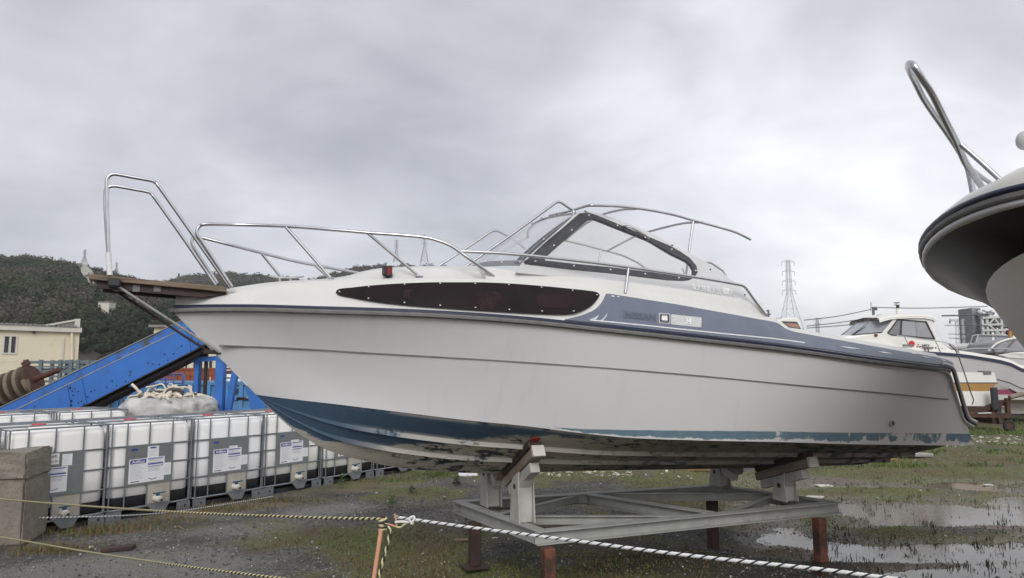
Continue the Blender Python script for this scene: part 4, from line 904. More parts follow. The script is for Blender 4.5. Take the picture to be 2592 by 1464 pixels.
def build_ground():
    X = axis_pts(-6.5, 9.5, 0.05, 1050); Y = np.array(list(np.arange(4.6, 13.2, 0.045)))
    s = .045; p = Y[-1]; e = []
    while p < 1050: s *= 1.06 if p < 40 else 1.25; p += s; e.append(p)
    s = .045; p = Y[0]; b = []
    while p > -1050: s *= 1.22; p -= s; b.insert(0, p)
    Y = np.concatenate([b, Y, e]); gx_, gy_ = np.meshgrid(X, Y); z = gz(gx_, gy_); mo = moss(gx_, gy_)
    dry = np.zeros_like(z)
    for (u, v, rx, ry) in ((250, 1345, .7, .25), (470, 1300, .6, .25), (620, 1285, .5, .25), (120, 1390, .6, .25), (700, 1275, .5, .2), (900, 1242, .7, .2)):
        c = gpx(u, v); dry += np.exp(-((gx_-c[0])/rx)**2-((gy_-c[1])/ry)**2)
    dark = np.zeros_like(z)  # wet mud around the cradle, with the shade beneath it painted in
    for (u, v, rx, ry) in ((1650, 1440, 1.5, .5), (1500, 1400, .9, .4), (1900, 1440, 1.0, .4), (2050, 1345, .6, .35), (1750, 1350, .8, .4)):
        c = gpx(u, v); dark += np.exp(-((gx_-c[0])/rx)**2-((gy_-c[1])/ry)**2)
    pale = np.zeros_like(z)
    for (u, v, rx, ry) in ((420, 1440, 1.1, .55), (620, 1350, .7, .45), (150, 1462, .8, .4), (820, 1300, .7, .5), (1000, 1225, .8, .4), (1430, 1190, 1.6, .5)):
        c = gpx(u, v); pale += np.exp(-((gx_-c[0])/rx)**2-((gy_-c[1])/ry)**2)
    me = bpy.data.meshes.new('ground'); ny, nx = z.shape
    V = np.stack([gx_, gy_, z], -1).reshape(-1, 3)
    idx = np.arange(ny*nx).reshape(ny, nx); F = np.stack([idx[:-1, :-1], idx[:-1, 1:], idx[1:, 1:], idx[1:, :-1]], -1).reshape(-1, 4)
    me.vertices.add(len(V)); me.vertices.foreach_set('co', V.ravel().astype(np.float32)); me.loops.add(F.size); me.loops.foreach_set('vertex_index', F.ravel().astype(np.int32))
    me.polygons.add(len(F)); me.polygons.foreach_set('loop_start', np.arange(0, F.size, 4, dtype=np.int32)); me.polygons.foreach_set('loop_total', np.full(len(F), 4, np.int32)); me.update(calc_edges=True)
    me.polygons.foreach_set('use_smooth', np.ones(len(F), bool))
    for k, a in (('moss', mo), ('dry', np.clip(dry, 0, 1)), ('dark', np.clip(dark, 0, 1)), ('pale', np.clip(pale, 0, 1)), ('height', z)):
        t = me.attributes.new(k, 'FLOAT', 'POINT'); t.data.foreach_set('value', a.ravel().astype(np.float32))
    m, nt, N, L, b_ = new_mat('yard_gravel_and_mud'); v = objvec(N, L)
    vo = N.new('ShaderNodeTexVoronoi'); vo.inputs['Scale'].default_value = 55; L.new(v, vo.inputs[0])
    n1 = noise(N, L, v, 1.7, 6); n2 = noise(N, L, v, 16, 6, .7); n3 = noise(N, L, v, 60, 4, .7)
    grav = mixc(N, L, smask(N, L, n2, .3, .72), (0.044, 0.040, 0.037), (0.165, 0.153, 0.140))
    sepc = N.new('ShaderNodeSeparateColor'); L.new(vo.outputs['Color'], sepc.inputs[0])
    grav = mixc(N, L, smask(N, L, sepc.outputs[0], .72, 1.0), grav, (0.28, 0.27, 0.255))
    grav = mixc(N, L, smask(N, L, n1, .42, .66), grav, (0.058, 0.052, 0.047))
    n0 = noise(N, L, v, .42, 4); grav = mixc(N, L, smask(N, L, n0, .35, .65), mixc(N, L, .45, grav, (0.03, 0.027, 0.025)), grav)
    pl_ = smask(N, L, math_node(N, L, 'ADD', attr(N, 'pale'), math_node(N, L, 'MULTIPLY_ADD', n2, .6, -.3)), .2, .8); grav = mixc(N, L, math_node(N, L, 'MULTIPLY', pl_, .8), grav, mixc(N, L, smask(N, L, n3, .3, .75), (0.10, 0.096, 0.09), (0.30, 0.288, 0.27)))
    mo_ = smask(N, L, math_node(N, L, 'ADD', attr(N, 'moss'), math_node(N, L, 'MULTIPLY_ADD', n2, .7, -.35)), .12, .62)
    green = mixc(N, L, smask(N, L, n3, .3, .7), (0.070, 0.078, 0.026), (0.165, 0.165, 0.055))
    green = mixc(N, L, smask(N, L, n1, .4, .7), green, (0.115, 0.085, 0.045))
    col = mixc(N, L, math_node(N, L, 'MULTIPLY', mo_, .85), grav, green)
    straw = mixc(N, L, n2, (0.13, 0.09, 0.05), (0.20, 0.145, 0.085)); dr = smask(N, L, math_node(N, L, 'MULTIPLY', attr(N, 'dry'), math_node(N, L, 'ADD', n2, .5)), .5, .95)
    col = mixc(N, L, math_node(N, L, 'MULTIPLY', dr, .7), col, straw)
    wet = smask(N, L, attr(N, 'height'), WATER+.05, WATER+.008)
    mud = mixc(N, L, n1, (0.034, 0.026, 0.018), (0.19, 0.102, 0.04))
    col = mixc(N, L, math_node(N, L, 'MULTIPLY', wet, math_node(N, L, 'MULTIPLY_ADD', attr(N, 'moss'), -.9, .9)), col, mud)
    mud_shade = smask(N, L, math_node(N, L, 'ADD', attr(N, 'dark'), math_node(N, L, 'MULTIPLY_ADD', n2, .6, -.3)), .2, .7)
    col = mixc(N, L, math_node(N, L, 'MULTIPLY', mud_shade, .82), col, (0.022, 0.02, 0.018))  # near-black soil tone carries both the wet and the cradle's shade
    L.new(col, b_.inputs['Base Color'])
    ro = N.new('ShaderNodeMapRange'); ro.inputs['To Min'].default_value = .9; ro.inputs['To Max'].default_value = .35; L.new(wet, ro.inputs['Value']); L.new(ro.outputs[0], b_.inputs['Roughness'])
    hh = math_node(N, L, 'ADD', math_node(N, L, 'MULTIPLY', vo.outputs['Distance'], -.6), math_node(N, L, 'MULTIPLY', n2, .8))
    bp = N.new('ShaderNodeBump'); bp.inputs['Distance'].default_value = .02; bp.inputs['Strength'].default_value = .9; L.new(hh, bp.inputs['Height']); L.new(bp.outputs[0], b_.inputs['Normal'])
    me.materials.append(m); o = link('ground', me); o['kind'] = 'structure'; return o
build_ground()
def build_water():
    m, nt, N, L, b = new_mat('puddle_water'); v = objvec(N, L)
    L.new(mixc(N, L, noise(N, L, v, .8), (0.045, 0.034, 0.022), (0.085, 0.062, 0.038)), b.inputs['Base Color']); b.inputs['Roughness'].default_value = .035; b.inputs['IOR'].default_value = 1.33; b.inputs['Specular IOR Level'].default_value = .62
    n = noise(N, L, objvec(N, L, (1, 2.5, 1)), 14, 3); bp = N.new('ShaderNodeBump'); bp.inputs['Distance'].default_value = .0016; bp.inputs['Strength'].default_value = .5; L.new(n, bp.inputs['Height']); L.new(bp.outputs[0], b.inputs['Normal'])
    G = [[(x, y, WATER) for y in np.linspace(4.5, 15.5, 12)] for x in np.linspace(.3, 13, 12)]; mb = MB(); mb.grid(G); o = mb.build('puddle', m); o['kind'] = 'structure'
build_water()

# ------------------------------------------------------------------ loose stones and grass (nobody could count them)
def raw_mesh(name, V, F, tone, mt, smooth=False):
    me = bpy.data.meshes.new(name); V = np.asarray(V, np.float32); F = np.asarray(F, np.int32); k = F.shape[1]
    me.vertices.add(len(V)); me.vertices.foreach_set('co', V.ravel()); me.loops.add(F.size); me.loops.foreach_set('vertex_index', F.ravel())
    me.polygons.add(len(F)); me.polygons.foreach_set('loop_start', np.arange(0, F.size, k, dtype=np.int32)); me.polygons.foreach_set('loop_total', np.full(len(F), k, np.int32)); me.update(calc_edges=True)
    a = me.attributes.new('tone', 'FLOAT_COLOR', 'POINT'); a.data.foreach_set('color', np.concatenate([tone, np.ones((len(V), 1))], 1).astype(np.float32).ravel())
    if smooth: me.polygons.foreach_set('use_smooth', np.ones(len(F), bool))
    me.materials.append(mt); o = link(name, me); o['kind'] = 'stuff'; return o
def scatter(n, v0=1175, v1=1500):
    """points on the yard, thicker towards the camera, inside and a little outside the view."""
    t = RNG.random(n); y = 5.4+9.6*t**1.5; x = (RNG.random(n)*1.9-.95)*y; return x, y
def build_stones():
    x, y = scatter(110000); m = moss(x, y); z = gz(x, y)
    bare = 1-np.clip(m*1.1, 0, .75); cl = sstep(.42, .62, fbm(x, y, .7, 3, 77)); keep = (RNG.random(len(x)) < bare*(.35+.65*cl)) & (z > WATER-.01) & (x-0.62*(y-9) > -3.4); x, y, z = x[keep], y[keep], z[keep]; n = len(x)
    r = .004+.011*RNG.random(n)**2.2+.014*(RNG.random(n) < .03)*RNG.random(n); base = np.array([[1, 0, 0], [-.9, .1, 0], [.1, 1, 0], [0, -.9, .1], [.1, 0, .8], [0, 0, -.6]]); tri = np.array([[0, 2, 4], [2, 1, 4], [1, 3, 4], [3, 0, 4], [2, 0, 5], [1, 2, 5], [3, 1, 5], [0, 3, 5]])
    a = RNG.random(n)*6.283; c, s = np.cos(a), np.sin(a); B = base[None]*(0.65+.7*RNG.random((n, 6, 1))); V = np.empty((n, 6, 3)); V[..., 0] = B[..., 0]*c[:, None]-B[..., 1]*s[:, None]; V[..., 1] = B[..., 0]*s[:, None]+B[..., 1]*c[:, None]; V[..., 2] = B[..., 2]
    V = V*r[:, None, None]; V[..., 0] += x[:, None]; V[..., 1] += y[:, None]; V[..., 2] += (z+r*.2)[:, None]
    g = .055+.22*RNG.random(n)**1.6; w = RNG.random(n) < .022; g[w] = .42+.25*RNG.random(w.sum()); t = np.stack([g*1.03, g, g*.95], -1)
    F = (tri[None]+np.arange(n)[:, None, None]*6).reshape(-1, 3); raw_mesh('gravel', V.reshape(-1, 3), F, np.repeat(t, 6, 0), M['vstone'])
build_stones()
def blades(name, x, y, h, lean, tone, width=.004):
    n = len(x); z = gz(x, y); a = RNG.random(n)*6.283; b = RNG.random(n)*6.283; wx, wy = np.cos(a)*width, np.sin(a)*width; lx, ly = np.cos(b)*lean*h, np.sin(b)*lean*h
    V = np.empty((n, 5, 3)); z0 = z-.004
    V[:, 0] = np.stack([x-wx, y-wy, z0], -1); V[:, 1] = np.stack([x+wx, y+wy, z0], -1); V[:, 2] = np.stack([x+wx*.7+lx*.35, y+wy*.7+ly*.35, z0+h*.6], -1); V[:, 3] = np.stack([x-wx*.7+lx*.35, y-wy*.7+ly*.35, z0+h*.6], -1); V[:, 4] = np.stack([x+lx, y+ly, z0+h*(1-.25*lean)], -1)
    tri = np.array([[0, 1, 2], [0, 2, 3], [3, 2, 4]]); F = (tri[None]+np.arange(n)[:, None, None]*5).reshape(-1, 3)
    T = np.repeat(tone, 5, 0); return raw_mesh(name, V.reshape(-1, 3), F, T, M['vgrass'])
def build_grass():
    x, y = scatter(420000); m = moss(x, y); z = gz(x, y); keep = (RNG.random(len(x)) < np.clip((m-.12)*.9, 0, .8)) & (z > WATER-.03) & (x-0.62*(y-9) > -3.2); x, y, m = x[keep], y[keep], m[keep]; n = len(x)
    h = (.006+.024*RNG.random(n)**2.4)*(.6+.8*m); k = RNG.random(n)[:, None]; q = fbm(x, y, .8, 3, 5)[:, None]
    g1, g2, g3 = np.array([.085, .125, .028]), np.array([.20, .21, .055]), np.array([.17, .125, .058]); t = g1*(1-k)+g2*k; t = np.where(q+.25*(RNG.random((n, 1))-.5) > .55, g3*(.6+.6*k), t); br = (RNG.random((n, 1)) < .06); t = np.where(br & (m[:, None] > .4), np.array([.15, .25, .04]), t)
    blades('grass', x, y, h, .95, t, .0045)
    # far lawn under the boats on the right
    n = 26000; x = 4+RNG.random(n)*14; y = 13+RNG.random(n)**1.2*14; k = RNG.random((n, 1)); t = np.array([.06, .10, .022])*(1-k)+np.array([.13, .18, .04])*k; q = fbm(x, y, 1.4, 3, 15); kp = q > .42; blades('lawn_grass', x[kp], y[kp], .03+.07*RNG.random(kp.sum()), .5, t[kp], .012)
    # taller dry grass along the block and the tanks
    X = []; Yy = []; Hh = []
    for (u, v, rx, ry, c) in ((200, 1352, .5, .12, 420), (300, 1340, .5, .10, 360), (420, 1318, .5, .10, 160), (120, 1395, .4, .10, 450), (560, 1290, .5, .1, 350), (700, 1270, .5, .08, 250), (1120, 1203, .7, .25, 1600), (980, 1218, .5, .12, 400), (1250, 1205, .6, .2, 500)):
        p = gpx(u, v); X.append(p[0]+RNG.normal(0, rx*.6, c)); Yy.append(p[1]+RNG.normal(0, ry, c)); Hh.append((.03+.10*RNG.random(c)**1.8)*(1.0 if u < 900 else .75))
    x, y, h = np.concatenate(X), np.concatenate(Yy), np.concatenate(Hh); n = len(x); k = RNG.random((n, 1)); dryc = np.array([.19, .135, .065])*(1-k)+np.array([.11, .09, .04])*k; grn = np.array([.07, .11, .025])*(1-k)+np.array([.13, .16, .045])*k
    isg = ((x > -2.2)[:, None] & (RNG.random((n, 1)) < .8)) | (RNG.random((n, 1)) < .2); blades('dry_grass', x, y, h, .65, np.where(isg, grn, dryc), .0045)
    # thin stalks standing in the puddles
    x = []; y = []
    for _ in range(170):
        u, v = random.uniform(2060, 2592), random.uniform(1215, 1462); p = gpx(u, v, WATER)
        for _ in range(random.randint(2, 10)): x.append(p[0]+random.gauss(0, .03)); y.append(p[1]+random.gauss(0, .02))
    x, y = np.array(x), np.array(y); blades('marsh_grass', x, y, .03+.06*RNG.random(len(x)), .4, np.tile([.045, .06, .022], (len(x), 1))*(.6+.8*RNG.random((len(x), 1))), .005)
build_grass()

# ================================================================== hills with forest
def ridge(px, Y): 
    f = curve1(px); return lambda u: CAM_H+max(-2.0, (932-f(u))/1811.0*Y)
RA = ridge([(-1400, 640), (-700, 610), (-300, 618), (0, 642), (60, 642), (130, 652), (200, 667), (280, 687), (345, 705), (420, 727), (520, 765), (640, 830), (800, 900), (950, 932)], 225)
RB = ridge([(-200, 860), (200, 760), (380, 712), (430, 703), (480, 693), (560, 689), (640, 693), (720, 702), (775, 707), (820, 694), (860, 680), (900, 672), (960, 666), (1010, 668), (1060, 672), (1110, 670), (1150, 684), (1200, 688), (1250, 705), (1350, 745), (1500, 810), (1800, 890), (2200, 932)], 390)
def hill_z(Rf, u, Y, Y0, Yr, Ye, drop):
    t = np.clip((Y-Y0)/(Yr-Y0), 0, 1); up = t**0.85*(1.15-.15*t); dn = 1-sstep(Yr, Ye, Y)*.9
    return max(0, Rf(u)-drop)*up*dn
def build_hill(name, Rf, u0, u1, Y0, Yr, Ye, drop, seed, mt):
    us = np.linspace(u0, u1, 90); Ys = np.concatenate([np.linspace(Y0, Yr, 30), np.linspace(Yr*1.03, Ye, 8)]); G = []
    for Y in Ys:
        row = []
        for u in us:
            x = Y*(u-1296)/1811; edge = sstep(u0, u0+200, u)*sstep(u1, u1-200, u); z = hill_z(Rf, u, Y, Y0, Yr, Ye, drop)*edge; z += (fbm(x, Y, 22, 3, seed)-.5)*5*min(1, z/8)*(1-sstep(Yr*.8, Yr, Y)); row.append((x, Y, z-.3))
        G.append(row)
    mb = MB(); mb.grid(G); o = mb.build(name, mt, smooth=80); o['kind'] = 'structure'; return o
M['hill_soil'] = mat('hill_undergrowth', (0.045, 0.042, 0.030), (0.085, 0.068, 0.052), 0.06, 0.95, c3=(0.02, 0.026, 0.014), s3=0.12, lo3=.5, hi3=.6)
build_hill('hill', RA, -1300, 900, 85, 225, 380, 4.0, 3, M['hill_soil']); build_hill('hill', RB, -200, 2100, 240, 390, 620, 4.5, 8, M['hill_soil'])
ICO = None
def ico():
    global ICO
    if ICO is None:
        bm = bmesh.new(); bmesh.ops.create_icosphere(bm, subdivisions=1, radius=1.0); ICO = (np.array([v.co[:] for v in bm.verts]), np.array([[v.index for v in f.verts] for f in bm.faces])); bm.free()
    return ICO
def build_forest(name, Rf, u0, u1, Y0, Y1, Yr, Ye, drop, spacing, rmin, rmax, ncard, csize, seed):
    rg = np.random.default_rng(seed); T = []; Y = Y0
    while Y < Y1:
        du = spacing/Y*1811; u = u0+rg.random()*du
        while u < u1:
            yy = Y+rg.normal(0, spacing*.35); x = yy*(u-1296)/1811; z = hill_z(Rf, u, yy, Y0-10, Yr, Ye, drop); T.append((x, yy, z, u)); u += du*rg.uniform(.7, 1.35)
        Y += spacing*(1.25 if Y < Yr-25 else .9)
    T = np.array(T); n = len(T); r = rmin+(rmax-rmin)*rg.random(n)**1.4
    kind = fbm(T[:, 0], T[:, 1], 26, 3, seed+4)+rg.normal(0, .08, n)
    pal = np.array([[.017, .027, .013], [.026, .038, .016], [.040, .050, .023], [.066, .060, .045]]); ki = np.digitize(kind, [.44, .54, .63]); col = pal[ki]*(.75+.5*rg.random((n, 1)))
    # solid dark cores
    iv, jf = ico(); m = len(iv); sc = np.stack([r*(.8+.3*rg.random(n)), r*(.8+.3*rg.random(n)), r*(.7+.5*rg.random(n))], -1); wob = .8+.3*rg.random((n, m)); V = iv[None]*sc[:, None]*wob[..., None]*.86; V = V+np.stack([T[:, 0], T[:, 1], T[:, 2]+r*.75], -1)[:, None]
    tone = np.repeat(col*.7, m, 0); F = (jf[None]+np.arange(n)[:, None, None]*m).reshape(-1, 3)
    # leaf clumps on the crown surface
    N_c = n*ncard; d = rg.normal(size=(N_c, 3)); d[:, 2] = np.abs(d[:, 2])*.9-.25; d /= np.linalg.norm(d, axis=1)[:, None]; ti = np.repeat(np.arange(n), ncard); c = T[ti][:, :3]+np.stack([0*r[ti], 0*r[ti], r[ti]*.75], -1)+d*sc[ti]*(.78+.42*rg.random((N_c, 1)))
    t1 = np.cross(d, rg.normal(size=(N_c, 3))); t1 /= np.linalg.norm(t1, axis=1)[:, None]; t2 = np.cross(d, t1)+d*.6*rg.normal(size=(N_c, 1)); s = (csize*(.5+rg.random((N_c, 1))))*(r[ti]/rmax)[:, None]
    Q = np.stack([c-t1*s-t2*s*.6, c+t1*s*.8-t2*s*.7, c+t1*s+t2*s*.8, c-t1*s*.7+t2*s], 1); o = len(V.reshape(-1, 3)); ix = np.arange(N_c)[:, None]*4+o; F2 = np.concatenate([ix+np.array([0, 1, 2]), ix+np.array([0, 2, 3])], 0)
    ct = col[ti]*(.8+.5*rg.random((N_c, 1))); ct = np.where(rg.random((N_c, 1)) < .05, ct*1.4+.006, ct); ct = np.repeat(ct, 4, 0)
    o = raw_mesh(name, np.concatenate([V.reshape(-1, 3), Q.reshape(-1, 3)]), np.concatenate([F, F2]), np.concatenate([tone, ct]), M['vtree']); tag(o, None); return o
build_forest('forest', RA, -230, 560, 95, 234, 225, 380, 3.2, 2.1, .8, 1.9, 110, .20, 5)
build_forest('forest', RB, 200, 1480, 250, 402, 390, 620, 3.6, 3.3, 1.3, 2.8, 54, .42, 6)

# ================================================================== the row of caged tanks
EV = unit(np.array([.578, .816, 0])); DV = np.array([-EV[1], EV[0], 0]); TRZ = math.atan2(EV[1], EV[0])
P0 = np.array([-4.79, 8.5, 0]); PITCHT = 1.072
def rrect_path(x0, y0, x1, y1_, z, r=.07, n=4):
    out = []
    for cx0, cy0, a0 in ((x1-r, y0+r, -90), (x1-r, y1_-r, 0), (x0+r, y1_-r, 90), (x0+r, y0+r, 180)):
        for i in range(n+1): a = R(a0+90*i/n); out.append((cx0+r*math.cos(a), cy0+r*math.sin(a), z))
    return out
def make_tank():
    t = thing('caged_tank', 'x', 'liquid tank', (0, 0, 0), group='row of white caged tanks')
    # bottle: rounded box by rings
    rings = []
    for z, ins in ((.262, .030), (.27, .020), (.6, .013), (1.03, .015), (1.085, .025), (1.112, .055), (1.122, .11)):
        rings.append(rrect_path(ins, ins, 1-ins, 1.2-ins, z, .09, 5))
    mb = MB(); G = np.array([r+[r[0]] for r in rings]); mb.grid(G, flip=True); m = len(rings[0]); mb.add(rings[-1], [tuple(range(m))]); mb.build('bottle', M['bottle'], t, smooth=60)
    rings = [rrect_path(ins, ins, 1-ins, 1.2-ins, z, .09, 5) for z, ins in ((.125, .045), (.14, .024), (.2625, .019))]; mb = MB(); mb.grid(np.array([r+[r[0]] for r in rings]), flip=True); mb.add(rings[0], [tuple(range(m))]); mb.build('black_tub', M['tank_black'], t, smooth=60)
    # pallet: deck, runners, corner feet
    MB().box((.5, .6, .115), (.96, 1.16, .014)).build('pallet_deck', M['galv'], t)
    for x0, x1, y0 in ((0, .17, 0), (.83, 1, 0), (0, .17, 1.05), (.83, 1, 1.05), (0, .17, .52), (.83, 1, .52)):
        fo = MB().plate([[(x0, y0, .004), (x1, y0, .004), (x1, y0, .108), (x0, y0, .108)]], (0, .012, 0)); fo.span((x0, y0, .0), (x1, y0+.15, .006)); fo = fo.build('corner_foot', M['galv'], t)
        if y0 == 0: MB().cyl(((x0+x1)/2+.02, -.001, .055), ((x0+x1)/2+.02, .004, .055), .016, None, 10).build('hole', M['ink_black'], fo)
    MB().span((.10, .04, .006), (.90, 1.16, .06)).build('pallet_core', M['tank_black'], t)
    # cage: rings and uprights, each bar a piece
    for z in (.12, .39, .63, .86, 1.135): MB().tube(rrect_path(.004, .004, .996, 1.196, z, .06), .009 if z > .2 else .013, 6, closed=True).build('cage_bar', M['galv'], t, smooth=60)
    v = MB().tube([(0, 0, .12), (0, 0, 1.135)], .009, 6).mesh('cage_bar', 60); v.materials.append(M['galv'])
    for x in (.02, .19, .45, .73, .98):
        for y in (.0, 1.2): o = link('cage_bar', v, t); o.location = (x, y, 0)
    for y in (.06, .24, .48, .72, .96, 1.14):
        for x in (.0, 1.0): o = link('cage_bar', v, t); o.location = (x, y, 0)
    for y in (.36, .84): MB().tube([(.01, y, 1.142), (.99, y, 1.142)], .011, 6).build('cage_bar', M['galv'], t, smooth=60)
    MB().cyl((.5, .6, 1.115), (.5, .6, 1.15), .075, .07, 16).build('lid', M['cap_red'], t, smooth=40)
    MB().span((.30, .30, 1.118), (.70, .50, 1.135)).build('top_tray', M['bottle'], t, bevel=.01)
    pl = MB().plate([[(.175, -.011, .385), (.745, -.011, .385), (.745, -.011, .865), (.175, -.011, .865)]], (0, .003, 0)).build('label_plate', M['galv_sheet'], t)
    # valve
    MB().plate([[(.455, -.004, .385), (.725, -.004, .385), (.725, -.004, .135), (.66, -.02, .035), (.54, -.02, .035), (.455, -.004, .135)][::-1]], (0, .004, 0)).build('valve_guard', M['valve_plate'], t)
    MB().plate([[(.455, -.030, .15), (.725, -.030, .15), (.66, -.036, .03), (.54, -.036, .03)][::-1]], (0, .004, 0)).build('drip_plate', M['galv'], t)
    va = MB().tube([(.56, -.002, .20), (.56, -.05, .20), (.565, -.10, .195)], [.040, .042, .036], 12).build('valve', M['valve_white'], t, smooth=40)
    MB().tube([(.565, -.1005, .195), (.567, -.125, .19)], [.027, .025], 12).build('valve_mouth', M['valve_plate'], va, smooth=40)
    MB().cyl((.567, -.1252, .19), (.567, -.127, .19), .017, None, 10).build('valve_bore', M['tank_black'], va)
    hb = MB(); hb.cyl((.555, -.06, .235), (.555, -.06, .262), .022, None, 10); hb.bar((.50, -.062, .268), (.64, -.068, .272), .03, .014); hb.build('valve_handle', M['valve_blue'], va, bevel=.003)
    return t, pl
def paper(par, x0, z0, x1, z1, kind, y=-.0125, tilt=0.0):
    p = MB().plate([[(x0, y, z0), (x1, y, z0+tilt), (x1, y, z1+tilt), (x0, y, z1)]], (0, .001, 0)).build('paper_label', M['paper'], par); w, h = x1-x0, z1-z0
    def rect(nm, a, b, c, d, mt): MB().plate([[(x0+a*w, y-.0008, z0+b*h+tilt*a), (x0+c*w, y-.0008, z0+b*h+tilt*c), (x0+c*w, y-.0008, z0+d*h+tilt*c), (x0+a*w, y-.0008, z0+d*h+tilt*a)]], (0, .0004, 0)).build(nm, mt, p)
    def lines(a, c, b, d, n, mt):
        mb = MB()
        for k in range(n):
            zz = b+(d-b)*k/max(1, n-1); e = c-(c-a)*random.random()*.35
            mb.plate([[(x0+a*w, y-.0006, z0+zz*h), (x0+e*w, y-.0006, z0+zz*h), (x0+e*w, y-.0006, z0+(zz+.012)*h), (x0+a*w, y-.0006, z0+(zz+.012)*h)]], (0, .0003, 0))
        mb.build('print_lines', mt, p, stuff=True)
    if kind == 'main':
        rect('blue_heading', .03, .80, .47, .965, M['ink_blue']); mb = MB(); text_on(mb, 'AdBlue', (x0+.07*w, y-.0014, z0+.835*h), (1, 0, 0), (0, 0, 1), .1*h, .36*w, 0, .002); mb.build('lettering', M['white_print'], p)
        rect('blue_bar', .52, .93, .96, .965, M['ink_blue']); rect('blue_bar', .52, .70, .96, .76, M['ink_blue']); rect('blue_bar', .52, .62, .96, .645, M['ink_blue'])
        lines(.05, .46, .16, .74, 12, M['ink_grey']); lines(.53, .95, .44, .60, 5, M['ink_grey']); lines(.53, .95, .79, .91, 4, M['ink_grey']); rect('black_bar', .06, .05, .30, .085, M['ink_black'])
        MB().plate([[(x0+.56*w, y-.0008, z0+.14*h), (x0+.66*w, y-.0008, z0+.08*h), (x0+.80*w, y-.0008, z0+.13*h), (x0+.80*w, y-.0008, z0+.155*h), (x0+.66*w, y-.0008, z0+.105*h), (x0+.56*w, y-.0008, z0+.165*h)]], (0, .0004, 0)).build('print_mark', M['ink_black'], p)
    elif kind == 'small': lines(.1, .9, .15, .85, 7, M['ink_grey'])
    elif kind == 'head': rect('blue_bar', .22, .80, .75, .93, M['ink_blue']); lines(.15, .85, .15, .7, 6, M['ink_grey'])
    return p
proto, pplate = make_tank()
TL = ['white caged tank with one blue-headed label, leftmost, half behind the concrete block', 'white caged tank with a company name sign above its blue-headed label',
      'white caged tank whose label plate has a tall sheet above the blue heading', 'white caged tank with blue-headed label, just left of the boat stem', 'white caged tank partly covered by the boat forefoot, with a pale sheet at right',
      'white caged tank whose upper half is hidden by the boat bottom', 'white caged tank at the far end of the row under the boat']
tanks = []
for k in range(-1, 6):
    o = proto if k == -1 else copy_tree(proto); tanks.append(o)
for k, o in zip(range(-1, 6), tanks):
    p = P0+EV*(k*PITCHT-1.0); o.location = (p[0]+random.uniform(-.015, .015), p[1], 0); o.scale = (1.045, 1, 1); o.rotation_euler = (0, 0, TRZ+R(random.uniform(-.8, .8))); o['label'] = TL[k+1]
    pl = [c for c in o.children if c.name.startswith('label_plate')][0]
    if k in (0,):
        sg = MB().plate([[(.19, -.0135, .735), (.49, -.0135, .735), (.49, -.0135, .855), (.19, -.0135, .855)]], (0, .0012, 0)).build('company_sign', M['white_print'], pl); mb = MB()
        text_on(mb, '日本炭酸株式会社', (.245, -.0142, .81), (1, 0, 0), (0, 0, 1), .03, .225, 0, .0012); text_on(mb, 'NIPPON TANSAN CO.,LTD.', (.20, -.0142, .755), (1, 0, 0), (0, 0, 1), .024, .28, 0, .0012); mb.build('lettering', M['ink_black'], sg)
        paper(pl, .52, .71, .62, .84, 'small'); paper(pl, .19, .43, .58, .705, 'main', -.0128)
    elif k == 1: paper(pl, .43, .70, .565, .84, 'head'); paper(pl, .22, .41, .64, .70, 'main', -.0132, .006); paper(pl, .63, .47, .725, .62, 'small')
    elif k == 2: paper(pl, .46, .69, .58, .75, 'small'); paper(pl, .24, .42, .64, .72, 'main', -.0132); paper(pl, .64, .48, .735, .61, 'small')
    elif k == 3: paper(pl, .43, .69, .56, .745, 'small'); paper(pl, .25, .42, .64, .72, 'main', -.0132); paper(pl, .64, .48, .735, .61, 'small')
    else: paper(pl, .24, .42, .63, .72, 'main', -.0132)
    MB().plate([[(.24, -.0118, .80), (.31, -.0118, .80), (.31, -.0118, .825), (.24, -.0118, .825)]], (0, .0006, 0)).build('blue_stamp', M['ink_blue'], pl)
# the row behind
pb = at(320, 1040, 11.6); pb[2] = 0
BLB = ['white caged tank in the back row, beside the bulk bag of hoses', 'middle white caged tank of the back row under the blue conveyor', 'white caged tank of the back row nearest the low end of the blue conveyor']
for k in range(3):
    o = copy_tree(tanks[0]); o['group'] = 'back row of white caged tanks'; p = pb-EV*(1.0+k*1.08); o.location = (p[0], p[1], 0); o.rotation_euler = (0, 0, TRZ); o['label'] = BLB[k]

# ------------------------------------------------------------------ concrete block
def concrete_block():
    c = gpx(40, 1392); t = thing('concrete_block', 'weathered concrete block of two courses standing before the caged tanks', 'concrete block', (c[0]-.60, c[1]+.30, 0))
    t.rotation_euler = (0, 0, R(12))
    def rough(z0, z1, nm, seed):
        rg = random.Random(seed); bm = bmesh.new(); bmesh.ops.create_cube(bm, size=1); bmesh.ops.scale(bm, vec=(1.05, .62, z1-z0), verts=bm.verts); bmesh.ops.translate(bm, vec=(0, 0, (z0+z1)/2), verts=bm.verts)
        bmesh.ops.bevel(bm, geom=bm.edges[:], offset=.022, segments=2, affect='EDGES'); bmesh.ops.subdivide_edges(bm, edges=bm.edges[:], cuts=3, use_grid_fill=True)
        for v in bm.verts: v.co += Vector((rg.gauss(0, .005), rg.gauss(0, .005), rg.gauss(0, .006)))
        me = bpy.data.meshes.new(nm); bm.to_mesh(me); bm.free(); me.materials.append(M['concrete']); link(nm, me, t)
    rough(0, .66, 'lower_course', 3); rough(.655, .94, 'upper_course', 4)
concrete_block()

